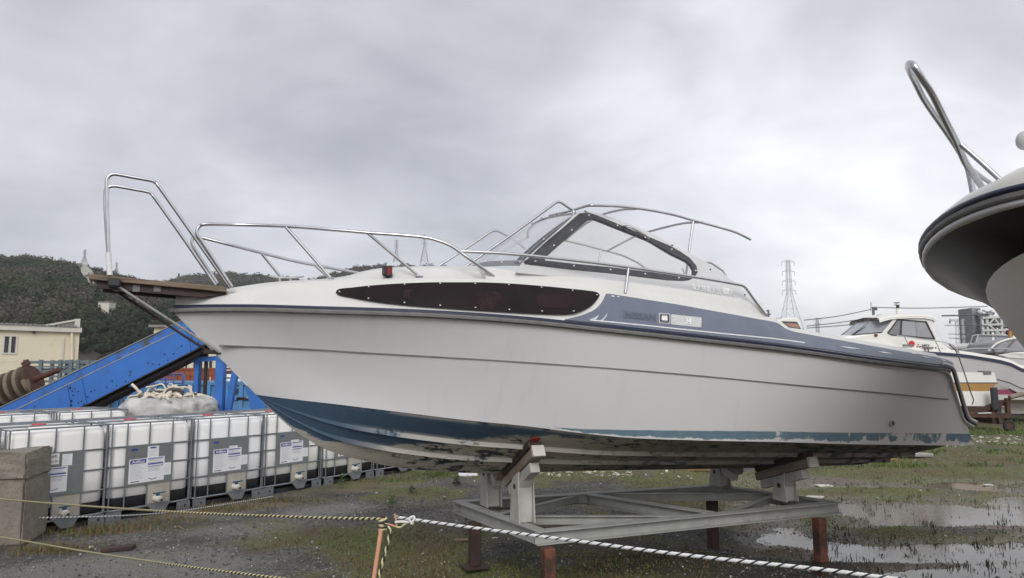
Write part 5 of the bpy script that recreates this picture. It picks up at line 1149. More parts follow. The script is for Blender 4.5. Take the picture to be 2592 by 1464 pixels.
# ------------------------------------------------------------------ bulk bag and hoses
def bulk_bag():
    c = at(432, 1040, 12.6); t = thing('bulk_bag', 'translucent bulk bag sagging open, filled with scrap hoses', 'bag', (c[0], c[1], 0)); rg = np.random.default_rng(4)
    nu, nv = 56, 34; G = []
    for j in range(nv+1):
        f = j/nv; z = 1.30*math.sin(math.pi/2*min(1, f/.82))**.8; row = []
        for i in range(nu):
            a = 2*math.pi*i/nu; ca, sa = math.cos(a), math.sin(a); e = 2/3.2
            rx = .70*np.sign(ca)*abs(ca)**e; ry = .66*np.sign(sa)*abs(sa)**e
            s = (.90+.14*math.sin(math.pi*min(1, f*1.15))) * (1-.0*f)
            if f > .5: s *= 1-.42*((f-.5)/.5)**1.7
            if f > .82: z = 1.30-.06*((f-.82)/.18)
            w = .10*(vnoise(a*2.2, f*5, .5, 3)-.5)+.05*(vnoise(a*5, f*11, .5, 13)-.5)+.02*math.sin(a*9+f*3)*math.sin(math.pi*f)
            row.append((rx*(s+w), ry*(s+w), max(0.0, z+.06*(vnoise(a*3, f*6, .7, 9)-.5)*f)))
        row.append(row[0]); G.append(row)
    mb = MB(); mb.grid(np.array(G), flip=True); mb.add(G[-1][:-1], [tuple(range(nu))]); mb.build('bag_skin', M['plastic_bag'], t, smooth=70)
    for sx in (): MB().tube(catmull([(sx-.14, -.60, 1.05), (sx-.06, -.52, 1.38), (sx+.05, -.5, 1.36), (sx+.16, -.60, .95)], 5), .016, 6).build('lifting_strap', M['hose'], t, smooth=60)
    for k in range(60):
        a = random.uniform(0, 6.28); r0 = random.uniform(.05, .50); p = np.array([c[0]+r0*math.cos(a), c[1]+r0*math.sin(a)*.8-.1, 1.25+random.uniform(0, .10)]); pts = [p]; d = np.array([random.gauss(0, 1), random.gauss(0, .6), random.uniform(.1, .6)])
        for q in range(4): p = p+unit(d)*random.uniform(.07, .15); p[2] = min(1.52, max(1.23, p[2])); pts.append(p.copy()); d = d+np.array([random.gauss(0, .7), random.gauss(0, .5), random.gauss(-.35, .3)])
        r_ = random.choice([.014, .018, .024, .032]); o = MB().tube(catmull(pts, 4), r_, 8).build('scrap_hose', M['hose'] if k % 9 else M['hose_dark'], None, smooth=60)
        tag(o, 'pale scrap hose heaped in the open top of the bulk bag' if k % 9 else 'dark scrap tube heaped among the pale hoses in the bulk bag', 'hose', 'scrap hoses in the bulk bag' if k % 9 else 'dark tubes in the bulk bag')
bulk_bag()

# ------------------------------------------------------------------ blue conveyor
YC = 13.0
def cpx(u, v, dy=0.0): p = at(u, v, YC); return p+[0, dy, 0]
Lt = lambda u: 1057-.485*u; Lb = lambda u: 1137-.505*u; Ls = lambda u: 1031.6-.478*u
def conveyor():
    b = cpx(250, 1100); t = thing('conveyor', 'long blue steel conveyor rising to the right on blue posts, with bolted joints', 'conveyor', (b[0], YC, 0)); T0 = np.array([b[0], YC, 0])
    L_ = lambda p: np.asarray(p)-T0
    u0, u1 = -160, 600; cuts = [u0, 182, 484, u1]
    for dy, sgn in ((0, -1), (.50, 1)):
        for a, c in zip(cuts[:-1], cuts[1:]):
            k = 12 if c != u1 else 0; a2 = a+1.2
            MB().plate([[L_(cpx(a2, Lb(a2)+0, dy)), L_(cpx(c+k*0, Lb(c), dy)), L_(cpx(c-12*(c != u1), Lt(c-12*(c != u1)), dy)), L_(cpx(a2-12*(a != u0), Lt(a2-12*(a != u0)), dy))]], (0, .012*-sgn, 0)).build('side_plate', M['conv_blue'], t)
        MB().bar(L_(cpx(u0, Lt(u0), dy))+[0, -.03*-sgn*-1, 0], L_(cpx(u1, Lt(u1), dy))+[0, -.03*-sgn*-1, 0], .075, .014).build('top_flange', M['conv_rim'], t)
        MB().bar(L_(cpx(u0, Lb(u0)+1, dy))+[0, .03*sgn, 0], L_(cpx(u1, Lb(u1)+1, dy))+[0, .03*sgn, 0], .075, .014).build('bottom_flange', M['conv_under'], t)
        MB().plate([[L_(cpx(u0, Lt(u0)-2.2, dy+.03*-sgn)), L_(cpx(u1, Lt(u1)-2.2, dy+.03*-sgn)), L_(cpx(u1, Ls(u1), dy+.03*-sgn)), L_(cpx(u0, Ls(u0), dy+.03*-sgn))]], (0, .008*-sgn, 0)).build('skirt_board', M['conv_blue_dirty'], t)
        MB().bar(L_(cpx(u0, Ls(u0)-.6, dy+.03*-sgn)), L_(cpx(u1, Ls(u1)-.6, dy+.03*-sgn)), .035, .012).build('skirt_rim', M['conv_rim'], t)
    G = [[L_(cpx(u, Lb(u)-2, y)) for y in (.02, .48)] for u in (u0, u1)]; mb = MB(); mb.grid(G); mb.build('under_pan', M['conv_under'], t)
    mb = MB(); mb.bar(L_(cpx(u0, Lb(u0)+9, .25)), L_(cpx(u1, Lb(u1)+9, .25)), .40, .05); mb.build('return_belt', M['conv_under'], t)
    mb = MB(); G = [[L_(cpx(u, Lt(u)-1, y)) for y in (.05, .46)] for u in (u0, u1)]; mb.grid(G); mb.build('belt', M['conv_under'], t)
    for u in (60, 330, 590):
        MB().bar(L_(cpx(u, Lb(u)+6, .0)), L_(cpx(u, Lb(u)+6, .50)), .06, .05).build('cross_tie', M['conv_blue'], t)
    for lx in (192, 494): # joint cover plates
        MB().plate([[L_(cpx(lx-12, Lt(lx-12)+3, -.0125)), L_(cpx(lx+16, Lt(lx+16)+3, -.0125)), L_(cpx(lx+29, Lb(lx+29)-3, -.0125)), L_(cpx(lx, Lb(lx)-3, -.0125))]], (0, -.009, 0)).build('joint_plate', M['conv_blue'], t)
    BT = [(178, 982), (191, 984), (185, 990), (200, 992), (187, 1001), (181, 1015), (180, 1026), (200, 1020), (208, 1016), (214, 1023), (130, 1040), (135, 1048), (76, 1067), (330, 942), (329, 950), (284, 965), (318, 966), (270, 980), (295, 977), (239, 988), (231, 991), (222, 1005), (374, 919), (387, 922), (459, 876), (417, 897), (439.5, 896), (425, 912), (404, 922.5), (479, 838), (485, 845), (486, 856), (500, 855), (504, 868), (498, 871), (510, 874), (40, 1060), (88, 1030)]
    me = None
    for u, v in BT:
        p = L_(cpx(u, v, -.0)); big = 170 < u < 215 or u > 470; r = .019 if big else .013
        MB().cyl(p+[0, -.012-(.012 if big else 0), 0], p+[0, -.001, 0], r*.8, r, 7).build('bolt', M['bolt_dark'], t)
    def post(ua, ub, va, dy, dep, nm, mt): a = L_(cpx(ua, va, dy)); c = L_(cpx(ub, va, dy)); MB().span((a[0], a[1], 0), (c[0], a[1]+dep, a[2])).build(nm, mt, t, bevel=.006)
    post(478, 489, 897, .25, .16, 'post', M['conv_blue']); MB().span(L_(cpx(489.3, 1200, .33))*[1, 1, 0], L_(cpx(498, 898, .41))).build('post', M['conv_under'], t)
    post(543, 564, 903, .05, .16, 'post', M['conv_blue'])
    a, c = L_(cpx(464, 912, .30)), L_(cpx(548, 905.5, .30)); MB().bar(a, c, .12, .085).build('head_beam', M['conv_blue_dirty'], t)
    a, c = L_(cpx(586, 938, .2)), L_(cpx(566, 1046, .2)); MB().bar(a, c, .10, .11, up=(0, 1, 0)).build('brace', M['conv_blue'], t); a = c; MB().bar(c, L_(cpx(562, 1110, .2)), .10, .11, up=(0, 1, 0)).build('brace', M['conv_blue'], t)
    a, c = L_(cpx(574, 1013, .5)), L_(cpx(630, 1013, .5)); MB().bar(a, c, .1, .055).build('tie', M['conv_under'], t)
    MB().plate([[L_(cpx(u, v, .1)) for u, v in ((612, 972), (628, 980), (644, 995), (658, 1013), (664, 1030), (668, 1060), (634, 1060), (628, 1030), (621, 1000))]], (0, .06, 0)).build('gusset', M['conv_blue'], t)
    MB().plate([[L_(cpx(u, v, .2)) for u, v in ((612, 1009), (624, 1009), (622, 996), (619, 1005))]], (0, .04, 0)).build('clip', M['white_print'], t)
conveyor()
# ------------------------------------------------------------------ auger lying in the conveyor trough
def auger():
    A, B = at(-70, 1022, 13.6), at(84, 962, 13.6); t = thing('auger', 'rusty auger drum with dusty screw flights lying above the conveyor', 'auger', (A[0], A[1], A[2])); d = unit(B-A); LN_ = np.linalg.norm(B-A); sd_ = unit(np.cross(d, [0, 0, 1])); up = np.cross(sd_, d)
    MB().tube([d*-.2, d*LN_], .17, 16).build('drum', M['auger_rust'], t, smooth=40)
    for k in range(7):
        G = []
        for i in range(25):
            a = 2*math.pi*i/24; q = d*(.02+k*.17+.17*i/24); n_ = sd_*math.cos(a)+up*math.sin(a); G.append([q+n_*.165+d*-.028, q+n_*.315+d*-.034, q+n_*.32, q+n_*.315+d*.034, q+n_*.165+d*.028])
        mb = MB(); mb.grid(G); mb.build('flight', M['auger'], t, smooth=50)
    MB().cyl(d*(LN_+.0), d*(LN_+.02), .29, None, 20).build('end_plate', M['auger_rust'], t, smooth=40)
    MB().tube([d*(LN_+.02), d*(LN_+.52)], .055, 10).build('shaft', M['auger_rust'], t, smooth=40)
    MB().bar(d*(LN_-.1)+up*.33, d*(LN_+.03)+up*.36, .06, .10, up=up).build('lug', M['auger_rust'], t); MB().bar(d*.45+up*.32, d*.53+up*.42, .07, .08, up=up).build('lug', M['auger_rust'], t)
    MB().bar(-sd_*.0+sd_*-.33+d*0+up*.02, sd_*-.33+d*(LN_+.1)+up*.10, .02, .03).build('side_bar', M['auger_rust'], t)
    q = at(86, 985, 13.6)-A; MB().box(q, (.11, .1, .15), ax=(d, sd_, up)).build('bearing', M['rust_orange'], t, bevel=.01)
auger()
# ------------------------------------------------------------------ racks, rails, bins, sheds on the left
def racks():
    Y = 17.0; base = at(150, 1000, Y); t = thing('steel_rack', 'stacked grey-green steel pallet racks in front of the cream shed', 'rack', (base[0], Y, 0)); B0 = np.array([base[0], Y, 0])
    for v0, v1, mt in ((914, 921, 'rack'), (927, 931, 'rack'), (938, 946, 'rack'), (952, 956, 'rack'), (963, 969, 'rack')):
        for dy in (0, .9): a, c = at(66, (v0+v1)/2, Y)-B0, at(262, (v0+v1)/2-1, Y)-B0; MB().bar(a+[0, dy, 0], c+[0, dy, 0], .06, (v1-v0)/1811*Y).build('rail', M[mt], t)
    for u in (66, 106, 155, 182, 200, 225, 258):
        for dy in (-.05, .95): a = at(u, 911, Y)-B0; MB().span((a[0]-.04, dy, 0), (a[0]+.04, dy+.06, a[2])).build('upright', M['rack'], t)
    for u in (84, 130, 170, 240): a = at(u, 935, Y)-B0; MB().bar((a[0], 0, a[2]), (a[0], .9, a[2]), .05, .05).build('cross_bar', M['rack'], t)
racks()
def railing():
    Y = 16.0; t = thing('railing', 'low blue tubular railing behind the bulk bag', 'railing', (at(400, 1000, Y)[0], Y, 0)); B0 = np.array([at(400, 1000, Y)[0], Y, 0])
    P = lambda u, v: at(u, v, Y)-B0
    for a, c in (((365, 951), (463, 946.5)), ((345, 973), (460, 970)), ((300, 1000), (470, 996)), ((365, 962), (430, 960))): MB().tube([P(*a), P(*c)], .018, 6).build('rail', M['blue_rail'], t, smooth=60)
    for u in (310, 330, 350, 365, 390, 420, 440, 463): q = P(u, 948 if u > 360 else 975); MB().tube([(q[0], 0, 0), q], .018, 6).build('post', M['blue_rail'], t, smooth=60)
    MB().tube([P(463, 946.5), P(466, 950), P(466, 1040)], .02, 6).build('end_post', M['blue_rail'], t, smooth=60)
railing()
def blue_bin():
    Y = 18.0; B0 = np.array([at(470, 1000, Y)[0], Y, 0]); t = thing('blue_bin', 'long light-blue steel bin with dark characters painted on its side', 'bin', B0)
    P = lambda u, v, y=0: at(u, v, Y)-B0+[0, y, 0]
    a, c = P(285, 975), P(640, 974); MB().span((a[0], 0, .1), (c[0], 2.2, a[2])).build('bin_body', M['blue_bin'], t)
    MB().span((a[0]-.03, -.05, a[2]+.001), (c[0]+.03, 2.25, a[2]+.07)).build('top_rim', M['blue_bin'], t)
    for u in (300, 345, 395, 440, 483, 530, 575, 612): q = P(u, 980); MB().span((q[0]-.05, -.06, .1), (q[0]+.05, -.001, a[2])).build('rib', M['blue_pale'], t)
    for v in (1010, 1035): q = P(400, v); MB().span((a[0], -.04, q[2]-.03), (c[0], -.001, q[2]+.03)).build('ledge', M['blue_pale'], t)
    mb = MB(); o = P(566, 999, -.02); text_on(mb, '商事', o, (1, 0, 0), (0, 0, 1), .15, .42, 0, .008); mb.build('lettering', M['ink_black'], t)
    for u in (567, 590): MB().span((P(u-4, 1000)[0], 0, .0), (P(u+4, 1000)[0], .1, .1)).build('skid', M['blue_pale'], t)
blue_bin()
def board_bin():
    Y = 20.5; B0 = np.array([at(480, 1000, Y)[0], Y, 0]); t = thing('board_sided_body', 'red-brown truck body with boarded sides behind the blue bin', 'truck body', B0); P = lambda u, v: at(u, v, Y)-B0
    a, c = P(405, 936), P(545, 936)
    for k in range(9):
        x0 = a[0]+(c[0]-a[0])*k/9; x1 = a[0]+(c[0]-a[0])*(k+1)/9-.012
        for z0, z1 in ((P(0, 975)[2]-.3, P(0, 952.5)[2]), (P(0, 951.5)[2], P(0, 936)[2])): MB().span((x0, random.uniform(-.012, .012), z0), (x1, .05, z1)).build('panel', M['bin_red'], t)
    MB().span((a[0]-.05, -.04, P(0, 936)[2]+.001), (c[0]+.05, 2.4, P(0, 936)[2]+.05)).build('cap_rail', M['bin_red'], t)
    MB().span((a[0], .06, .5), (c[0], 2.4, P(0, 940)[2])).build('body', M['bin_red'], t)
    for u in (505, 519, 534): q = P(u, 950); MB().span((q[0]-.015, -.05, .9), (q[0]+.015, -.02, q[2]-.05)).build('stake', M['hose'], t)
    for x in (-1.0, .3): 
        for y in (.3, 2.1): MB().cyl((x, y-.12, .42), (x, y+.12, .42), .42, None, 18).build('wheel', M['tyre'], t, smooth=40)
    Yb = 19.6; B1 = np.array([at(578, 950, Yb)[0], Yb, 0]); s = thing('white_drum', 'white ribbed drum standing behind the blue posts by the boat stem', 'drum', B1); q0, q1 = at(562, 948, Yb)-B1, at(608, 948, Yb)-B1
    MB().cyl((0, .5, 0), (0, .5, q0[2]), (q1[0]-q0[0])/2, None, 24).build('shell', M['bottle'], s, smooth=40)
    for z in (q0[2]-.1, q0[2]-.3): MB().tube([((q1[0]-q0[0])/2*1.01*math.cos(a_), .5+(q1[0]-q0[0])/2*1.01*math.sin(a_), z) for a_ in np.linspace(0, 6.28, 25)], .02, 5).build('hoop', M['scrap_brown'], s)
board_bin()
def building(name, label, u0, u1, veave, Y, depth, wins, rz=0.0):
    """wall plane through the corner at pixel column u1, turned by rz about that corner; wall x runs to the right."""
    B0 = np.array([at(u1, 900, Y)[0], Y, 0]); t = thing(name, label, 'building', B0, rz=rz); ex = np.array([math.cos(rz), math.sin(rz), 0]); ny = np.array([-ex[1], ex[0], 0])
    def P(u, v, y=0.0):
        d = ray(u, v); k = (np.dot(B0-CAMP, ny)+y)/np.dot(d, ny); q = CAMP+d*k-B0; return np.array([np.dot(q, ex), np.dot(q, ny), q[2]])
    c = P(u1, veave); a = np.array([P(u0, veave)[0], 0, c[2]]); h = c[2]
    W_ = [[(a[0], 0, 0), (c[0], 0, 0), (c[0], 0, h), (a[0], 0, h)]]
    R_ = []
    for (wa, va, wb, vb_) in wins: p, q = P(wa, vb_), P(wb, va); p[2] = max(p[2], .3); R_.append((p, q)); W_.append([(p[0], 0, p[2]), (q[0], 0, p[2]), (q[0], 0, q[2]), (p[0], 0, q[2])])
    MB().plate(W_, (0, .15, 0)).build('wall', M['shed'], t); MB().span((c[0]-.15, .151, 0), (c[0], depth, h)).build('wall', M['shed'], t); MB().span((a[0], depth-.15, 0), (c[0]-.151, depth, h)).build('wall', M['shed'], t); MB().span((a[0], .151, 0), (a[0]+.15, depth-.151, h)).build('wall', M['shed'], t)
    for p, q in R_:
        w = MB(); fw = .05
        w.plate([[(p[0], -.02, p[2]), (q[0], -.02, p[2]), (q[0], -.02, q[2]), (p[0], -.02, q[2])], [(p[0]+fw, -.02, p[2]+fw), (q[0]-fw, -.02, p[2]+fw), (q[0]-fw, -.02, q[2]-fw), (p[0]+fw, -.02, q[2]-fw)]], (0, .1, 0)); m = (p[0]+q[0])/2; w.span((m-.03, -.021, p[2]+fw), (m+.03, .03, q[2]-fw)); w = w.build('window', M['shed_trim'], t)
        for x0, x1 in ((p[0]+fw, m-.03), (m+.03, q[0]-fw)): MB().span((x0, .04, p[2]+fw), (x1, .05, q[2]-fw)).build('pane', M['dark_glass'], w)
    return t, P, a, c, h
def sheds():
    Y = 25.0; t, P, a, c, h = building('cream_shed', 'cream metal-clad shed with lean-to roof and one sliding window', -170, 202, 838, Y, 7, [(4, 849, 46, 897)], R(48))
    # eaves board, corrugated edge, triangular parapet
    MB().span((a[0]-.2, -.12, h-.06), (c[0]+.03, -.003, h+.11)).build('fascia', M['shed_trim'], t)
    x = a[0]-.2; rib = MB().span((0, -.16, h+.112), (.055, 6.9, h+.175)).mesh('roof_rib'); rib.materials.append(M['shed_roof'])
    MB().span((a[0]-.2, -.14, h+.1105), (c[0], 6.9, h+.115)).build('roof_sheet', M['shed_roof'], t)
    while x < c[0]-.08: o = link('roof_rib', rib, t); o.location = (x, 0, 0); x += .135
    MB().plate([[P(118, 826, -.05), P(199, 829, -.05), P(199, 811, -.05)]], (0, .06, 0)).build('gable_sheet', M['shed_roof'], t)
    MB().bar(P(116, 824, -.05), P(202, 809, -.05), .09, .06).build('gable_trim', M['shed_trim'], t); q = P(203.3, 808, -.1); MB().span((q[0]-.16, -.12, h+.11), (q[0], .0, q[2])).build('corner_trim', M['shed_trim'], t)
    MB().tube([P(182, 834, -.06), P(182, 1000, -.06)], .045, 8).build('downpipe', M['shed'], t, smooth=40); q = P(163, 855); MB().span((q[0]-.05, -.04, .3), (q[0], -.002, q[2])).build('conduit', M['shed_trim'], t)
    MB().cyl(P(87, 841, -.09), P(87, 841, .0), .05, .04, 10).build('wall_lamp', M['ink_black'], t, smooth=40)
    for k in range(1, 12):
        z = h-.27*k
        if z > .2 and not (P(4, 897)[2] < z < P(46, 849)[2]): MB().span((a[0], -.006, z-.008), (c[0], -.0005, z+.004)).build('cladding_seam', M['shed'], t)
    Y2 = 31.0; t2, P2, a2, c2, h2 = building('cream_office', 'cream flat-roofed building behind the conveyor with a row of dark windows', 390, 800, 829, Y2, 8, [(457, 912, 478, 938), (486, 912, 512, 938), (514, 912, 541, 938), (580, 912, 606, 938)])
    MB().span((a2[0]-.15, -.2, h2+.001), (c2[0]+.1, 8.1, h2+.10)).build('roof', M['shed_roof'], t2)
    # a small pale store half way up the hill slope
    p = at(262, 772, 118); s = thing('hillside_store', 'small pale store standing among trees on the hillside', 'building', (p[0], p[1], p[2]-2.2)); MB().span((-.9, 0, 0), (.9, 2, 2.6)).build('wall', M['shed_trim'], s); MB().span((-1, -.1, 2.601), (1, 2.1, 2.75)).build('roof', M['shed_roof'], s)
sheds()

# ================================================================== right side: boats in the yard
def pilothouse():
    Y = 22.0; B0 = np.array([at(2330, 1000, Y)[0], Y, 0]); t = thing('pilothouse_boat', 'white pilothouse boat with raked windscreen and red disc on its cabin side', 'boat', B0); P = lambda u, v, y=0: at(u, v, Y+y)-B0
    # hull: near side strip rows, then across to the far side
    f_g = curve1([(1960, 880), (2200, 884), (2430, 896), (2491, 905), (2532, 912), (2557, 919), (2582, 932), (2620, 940), (2800, 950)])
    def plan(u): return 1.25*(1-min(1, max(0, (2300-u)/360))**2.2)
    us = list(np.linspace(1945, 2300, 14))+list(np.linspace(2330, 2860, 22)); zg = lambda u: f_g(u)
    rows = [('hull_side', 'boat_grey', (7, 84)), ('waterline_band', 'antifoul_pink', (84, 97)), ('hull_bottom', 'boat_under', (97, 150))]
    def pt(u, dv, sg):
        v = zg(u)+dv if dv < 80 else 905+dv-2+(u-2560)*.004; w = plan(u)*(1-.22*max(0, dv-7)/100); 
        if dv > 120: w *= .25
        p = P(u, v, 1.25); return np.array([p[0]*1.0, 1.25-sg*w, p[2]])
    def ptn(u, dv, sg):
        q = pt(u, dv, 1); x = P(u, 900, 0)[0]; z = P(u, zg(u)+dv if dv < 80 else 905+dv-2, 0)[2]; w = 1.25-q[1] if False else plan(u)*(1-.22*max(0, dv-7)/100)*(.25 if dv > 120 else 1)
        return np.array([x, 1.25-sg*w, z])
    for nm, mt, (d0, d1) in rows:
        mb = MB()
        for sg in (1, -1): mb.grid([[ptn(u, d0+(d1-d0)*k/4, sg) for k in range(5)] for u in us])
        if nm == 'hull_bottom': mb.grid([[ptn(u, 150, 1), ptn(u, 150, -1)] for u in us])
        mb.build(nm, M[mt], t, smooth=40)
    mb = MB()
    for sg in (1, -1): mb.grid([[ptn(u, 0, sg)+[0, -.02*sg, 0], ptn(u, 8, sg)+[0, -.03*sg, 0], ptn(u, 8, sg)+[0, .03*sg, 0]] for u in us])
    mb.build('rubbing_strip', M['navy_trim'], t, smooth=40)
    mb = MB()
    for sg in (1, -1): mb.grid([[ptn(u, 0, sg), ptn(u, -8, sg)+[0, .03*sg, 0], ptn(u, -10, sg)+[0, .25*sg, 0]] for u in us])
    mb.grid([[ptn(u, -10, 1)+[0, .25, 0], ptn(u, -10, -1)-[0, .25, 0]] for u in us]); mb.build('deck', M['boat_white'], t, smooth=40)
    mb = MB(); mb.tube([ptn(u, 50, 1)+[0, -.012, 0] for u in us if u > 2240], .012, 5); mb.build('pinstripe', M['rubber'], t)
    ts = [ptn(2860, d, 1) for d in (0, 7, 84, 120, 150)]; mb = MB(); mb.add(ts+[np.array([q[0], 2.5-q[1], q[2]]) for q in ts[::-1]], [tuple(range(10))]); mb.build('transom', M['boat_grey'], t)
    # cabin: near and far sides, roof, screens
    y0, y1_ = .30, 2.20; SIDE = [(2246, 842), (2279, 801), (2318, 796), (2359, 797), (2375, 800), (2382, 808), (2378, 822), (2383, 845), (2402, 872), (2440, 896), (2438, 906), (2080, 906), (2090, 884), (2160, 856)]
    WIN = [(2258, 842.5), (2284, 806.5), (2300, 807), (2359.5, 812), (2382.5, 859), (2294, 850.5), (2268.5, 848.5)]; IN = [(2262, 842), (2286, 809), (2300, 810), (2357.5, 814.5), (2378, 856), (2295, 847.5), (2270, 846)]
    for y in (y0, y1_):
        MB().plate([[P(u, v)*[1, 0, 1]+[0, y, 0] for u, v in SIDE], [P(u, v)*[1, 0, 1]+[0, y, 0] for u, v in WIN]], (0, .04, 0)).build('cabin_side', M['boat_white'], t)
        w = MB().plate([[P(u, v)*[1, 0, 1]+[0, y-.015, 0] for u, v in WIN], [P(u, v)*[1, 0, 1]+[0, y-.015, 0] for u, v in IN]], (0, .06, 0)).build('side_window', M['black_frame'], t)
        MB().plate([[P(u, v)*[1, 0, 1]+[0, y+.015, 0] for u, v in IN]], (0, .008, 0)).build('pane', M['boat_glass'], w)
        MB().plate([[P(u, v)*[1, 0, 1]+[0, y+.006, 0] for u, v in ((2298, 811), (2331, 813), (2333, 851), (2296, 847))]], (0, .005, 0)).build('curtain', M['boat_glass_pale'], w); MB().plate([[P(u, v)*[1, 0, 1]+[0, y+.006, 0] for u, v in ((2332, 813), (2356, 815.5), (2376, 855), (2334, 851))]], (0, .005, 0)).build('curtain', M['canvas'], w)
        MB().plate([[P(u, v)*[1, 0, 1]+[0, y+.003, 0] for u, v in ((2294, 810), (2297.5, 811), (2295.5, 848), (2291, 846.5))]], (0, .01, 0)).build('mullion', M['black_frame'], w)
    RF = [(2236, 803.5), (2248, 799.5), (2262, 796), (2277, 793.6), (2318, 792), (2352, 792.5), (2372, 796), (2383, 804)]
    G = [[P(u, v)*[1, 0, 1]+[0, y, 0] for y in (y0-.06, y0-.04, y0+.1, 1.25, y1_-.1, y1_+.04, y1_+.06)] for u, v in RF]
    for r in G:
        for k, dz in enumerate((-.10, -.03, .02, .07, .02, -.03, -.10)): r[k][2] += dz
    G2 = np.array(G); mb = MB(); mb.grid(G2); mb.grid(G2*[1, 1, 1]-[0, 0, .05], flip=True); mb.build('cabin_roof', M['boat_white'], t, smooth=50)
    cb_, ct_, nb_, nt_ = P(2156, 848.5, .85), P(2209, 808.5, .80), P(2248, 840.5, y0), P(2278, 804.5, y0)
    for sg in (1, -1):
        f_ = lambda p: np.array([p[0], 1.25+(p[1]-1.25)*sg, p[2]]); q = [f_(nb_), f_(nt_), f_(ct_), f_(cb_)]
        MB().add(q+[p-[-.012, 0, .004] for p in q], [(0, 1, 2, 3), (7, 6, 5, 4), (0, 1, 5, 4), (1, 2, 6, 5), (2, 3, 7, 6), (3, 0, 4, 7)]).build('windscreen_quarter', M['boat_glass_pale'], t); mb = MB(); mb.tube(q, .02, 5, closed=True); mb.build('windscreen_trim', M['black_frame'], t)
    g_ = lambda p: np.array([p[0], 2.5-p[1], p[2]]); q = [cb_, ct_, g_(ct_), g_(cb_)]; MB().plate([q], (.01, 0, .006)).build('windscreen_centre', M['boat_glass_pale'], t)
    mb = MB(); mb.tube([cb_+[.03, -.03, .02], cb_*.35+ct_*.65+[.12, -.04, .0]], .022, 5); mb.build('wiper', M['ink_black'], t)
    fd = [P(2085, 884)*[1, 0, 1], P(2155, 852)*[1, 0, 1], P(2248, 842)*[1, 0, 1]]; mb = MB(); mb.grid([[p_+[0, 1.25+s_*w_, dz] for s_, dz in ((-1, -.25), (-.9, 0), (0, .06), (.9, 0), (1, -.25))] for p_, w_ in zip(fd, (.45, .85, .96))]); mb.build('foredeck', M['boat_white'], t, smooth=50)
    MB().span(P(2200, 906)*[1, 0, 1]+[0, y0+.05, 0], P(2380, 850)*[1, 0, 1]+[0, y1_-.02, 0]).build('cabin_core', M['canvas'], t)
    # roof gear
    q = P(2318, 790)*[1, 0, 1]+[0, 1.0, .06]; MB().cyl(q+[0, 0, -.1], q+[0, 0, .13], .07, .065, 12).build('lamp_base', M['boat_white'], t, smooth=40); MB().cyl(q+[0, 0, .131], q+[0, 0, .25], .045, None, 10).build('lamp', M['ink_black'], t, smooth=40); MB().cyl(q+[0, 0, .251], q+[0, 0, .29], .065, .05, 10).build('lamp_cap', M['boat_white'], t, smooth=40)
    q = P(2329, 790)*[1, 0, 1]+[0, 1.3, .05]; mb = MB(); mb.cyl(q+[0, 0, -.1], q+[0, 0, .36], .032, None, 8); mb.build('mast', M['fitting'], t, smooth=40)
    for dz in (.27, .34): MB().cyl(q+[0, 0, dz], q+[0, 0, dz+.025], .09, None, 10).build('mast_disc', M['rubber'], t, smooth=40)
    mb = MB(); mb.tube([P(2214, 804, .8), P(2222, 797.5, .8), P(2232, 797, .8), P(2234, 800, .8)], .014, 5); mb.build('roof_rail', M['steel'], t)
    # marks on the cabin side
    q = P(2321, 870)*[1, 0, 1]+[0, y0-.004, 0]; MB().cyl(q, q+[0, -.006, 0], .098, None, 24).build('red_disc', M['cap_red'], t); MB().plate([[q+[-.06, -.010, -.055], q+[.05, -.010, -.065], q+[.055, -.010, -.035], q+[-.05, -.010, -.028]]], (0, .003, 0)).build('disc_mark', M['boat_white'], t)
    q = P(2338, 876)*[1, 0, 1]+[0, y0-.006, 0]
    for a0 in (90, 210, 330):
        c_ = np.array([math.cos(R(a0)), 0, math.sin(R(a0))]); s_ = np.array([-c_[2], 0, c_[0]]); MB().plate([[q+c_*.008, q+c_*.045+s_*.024, q+c_*.082, q+c_*.045-s_*.024]], (0, -.004, 0)).build('diamond_mark', M['red_paint'], t)
    mb = MB(); a_, b_ = P(2349, 879)*[1, 0, 1]+[0, y0-.006, 0], P(2367, 880.5)*[1, 0, 1]+[0, y0-.006, 0]; text_on(mb, 'MS7', a_, unit(b_-a_), (0, 0, 1), .10, np.linalg.norm(b_-a_), 0, .008); mb.build('lettering', M['ink_black'], t)
    for k in range(5): a_ = P(2374+k*8.3, 882+k*1.4)*[1, 0, 1]+[0, y0-.006, 0]; MB().plate([[a_+[-.015, 0, .055], a_+[.02, 0, .05], a_+[.045, 0, -.05], a_+[.005, 0, -.055]]], (0, -.004, 0)).build('vent_slot', M['ink_black'], t)
    MB().box(P(2229, 848)*[1, 0, 1]+[0, y0-.02, 0], (.09, .06, .08)).build('side_light', M['lamp_red'], t, bevel=.01)
    q = P(2345, 880)*[1, 0, 1]+[0, -.02, -.02]; mb = MB(); mb.tube([q+[-.2, 0, .06], q+[-.08, 0, .02], q+[.08, 0, .01], q+[.2, 0, 0]], [.015, .028, .028, .015], 6); mb.cyl(q+[-.05, 0, 0], q+[-.05, 0, -.12], .02, None, 6); mb.cyl(q+[.05, 0, 0], q+[.05, 0, -.12], .02, None, 6); mb.build('cleat', M['rubber'], t, smooth=40)
    MB().box(P(2298, 875)*[1, 0, 1]+[0, -.01, 0], (.33, .05, .07)).build('step_pad', M['rubber'], t, bevel=.01)
    mb = MB(); mb.tube(catmull([P(2270, 849)*[1, 0, 1], P(2330, 858)*[1, 0, 1], P(2395, 868)*[1, 0, 1], P(2416, 878)*[1, 0, 1], P(2428, 893)*[1, 0, 1]], 4), .018, 6); mb.build('hand_rail', M['steel'], t, smooth=50)
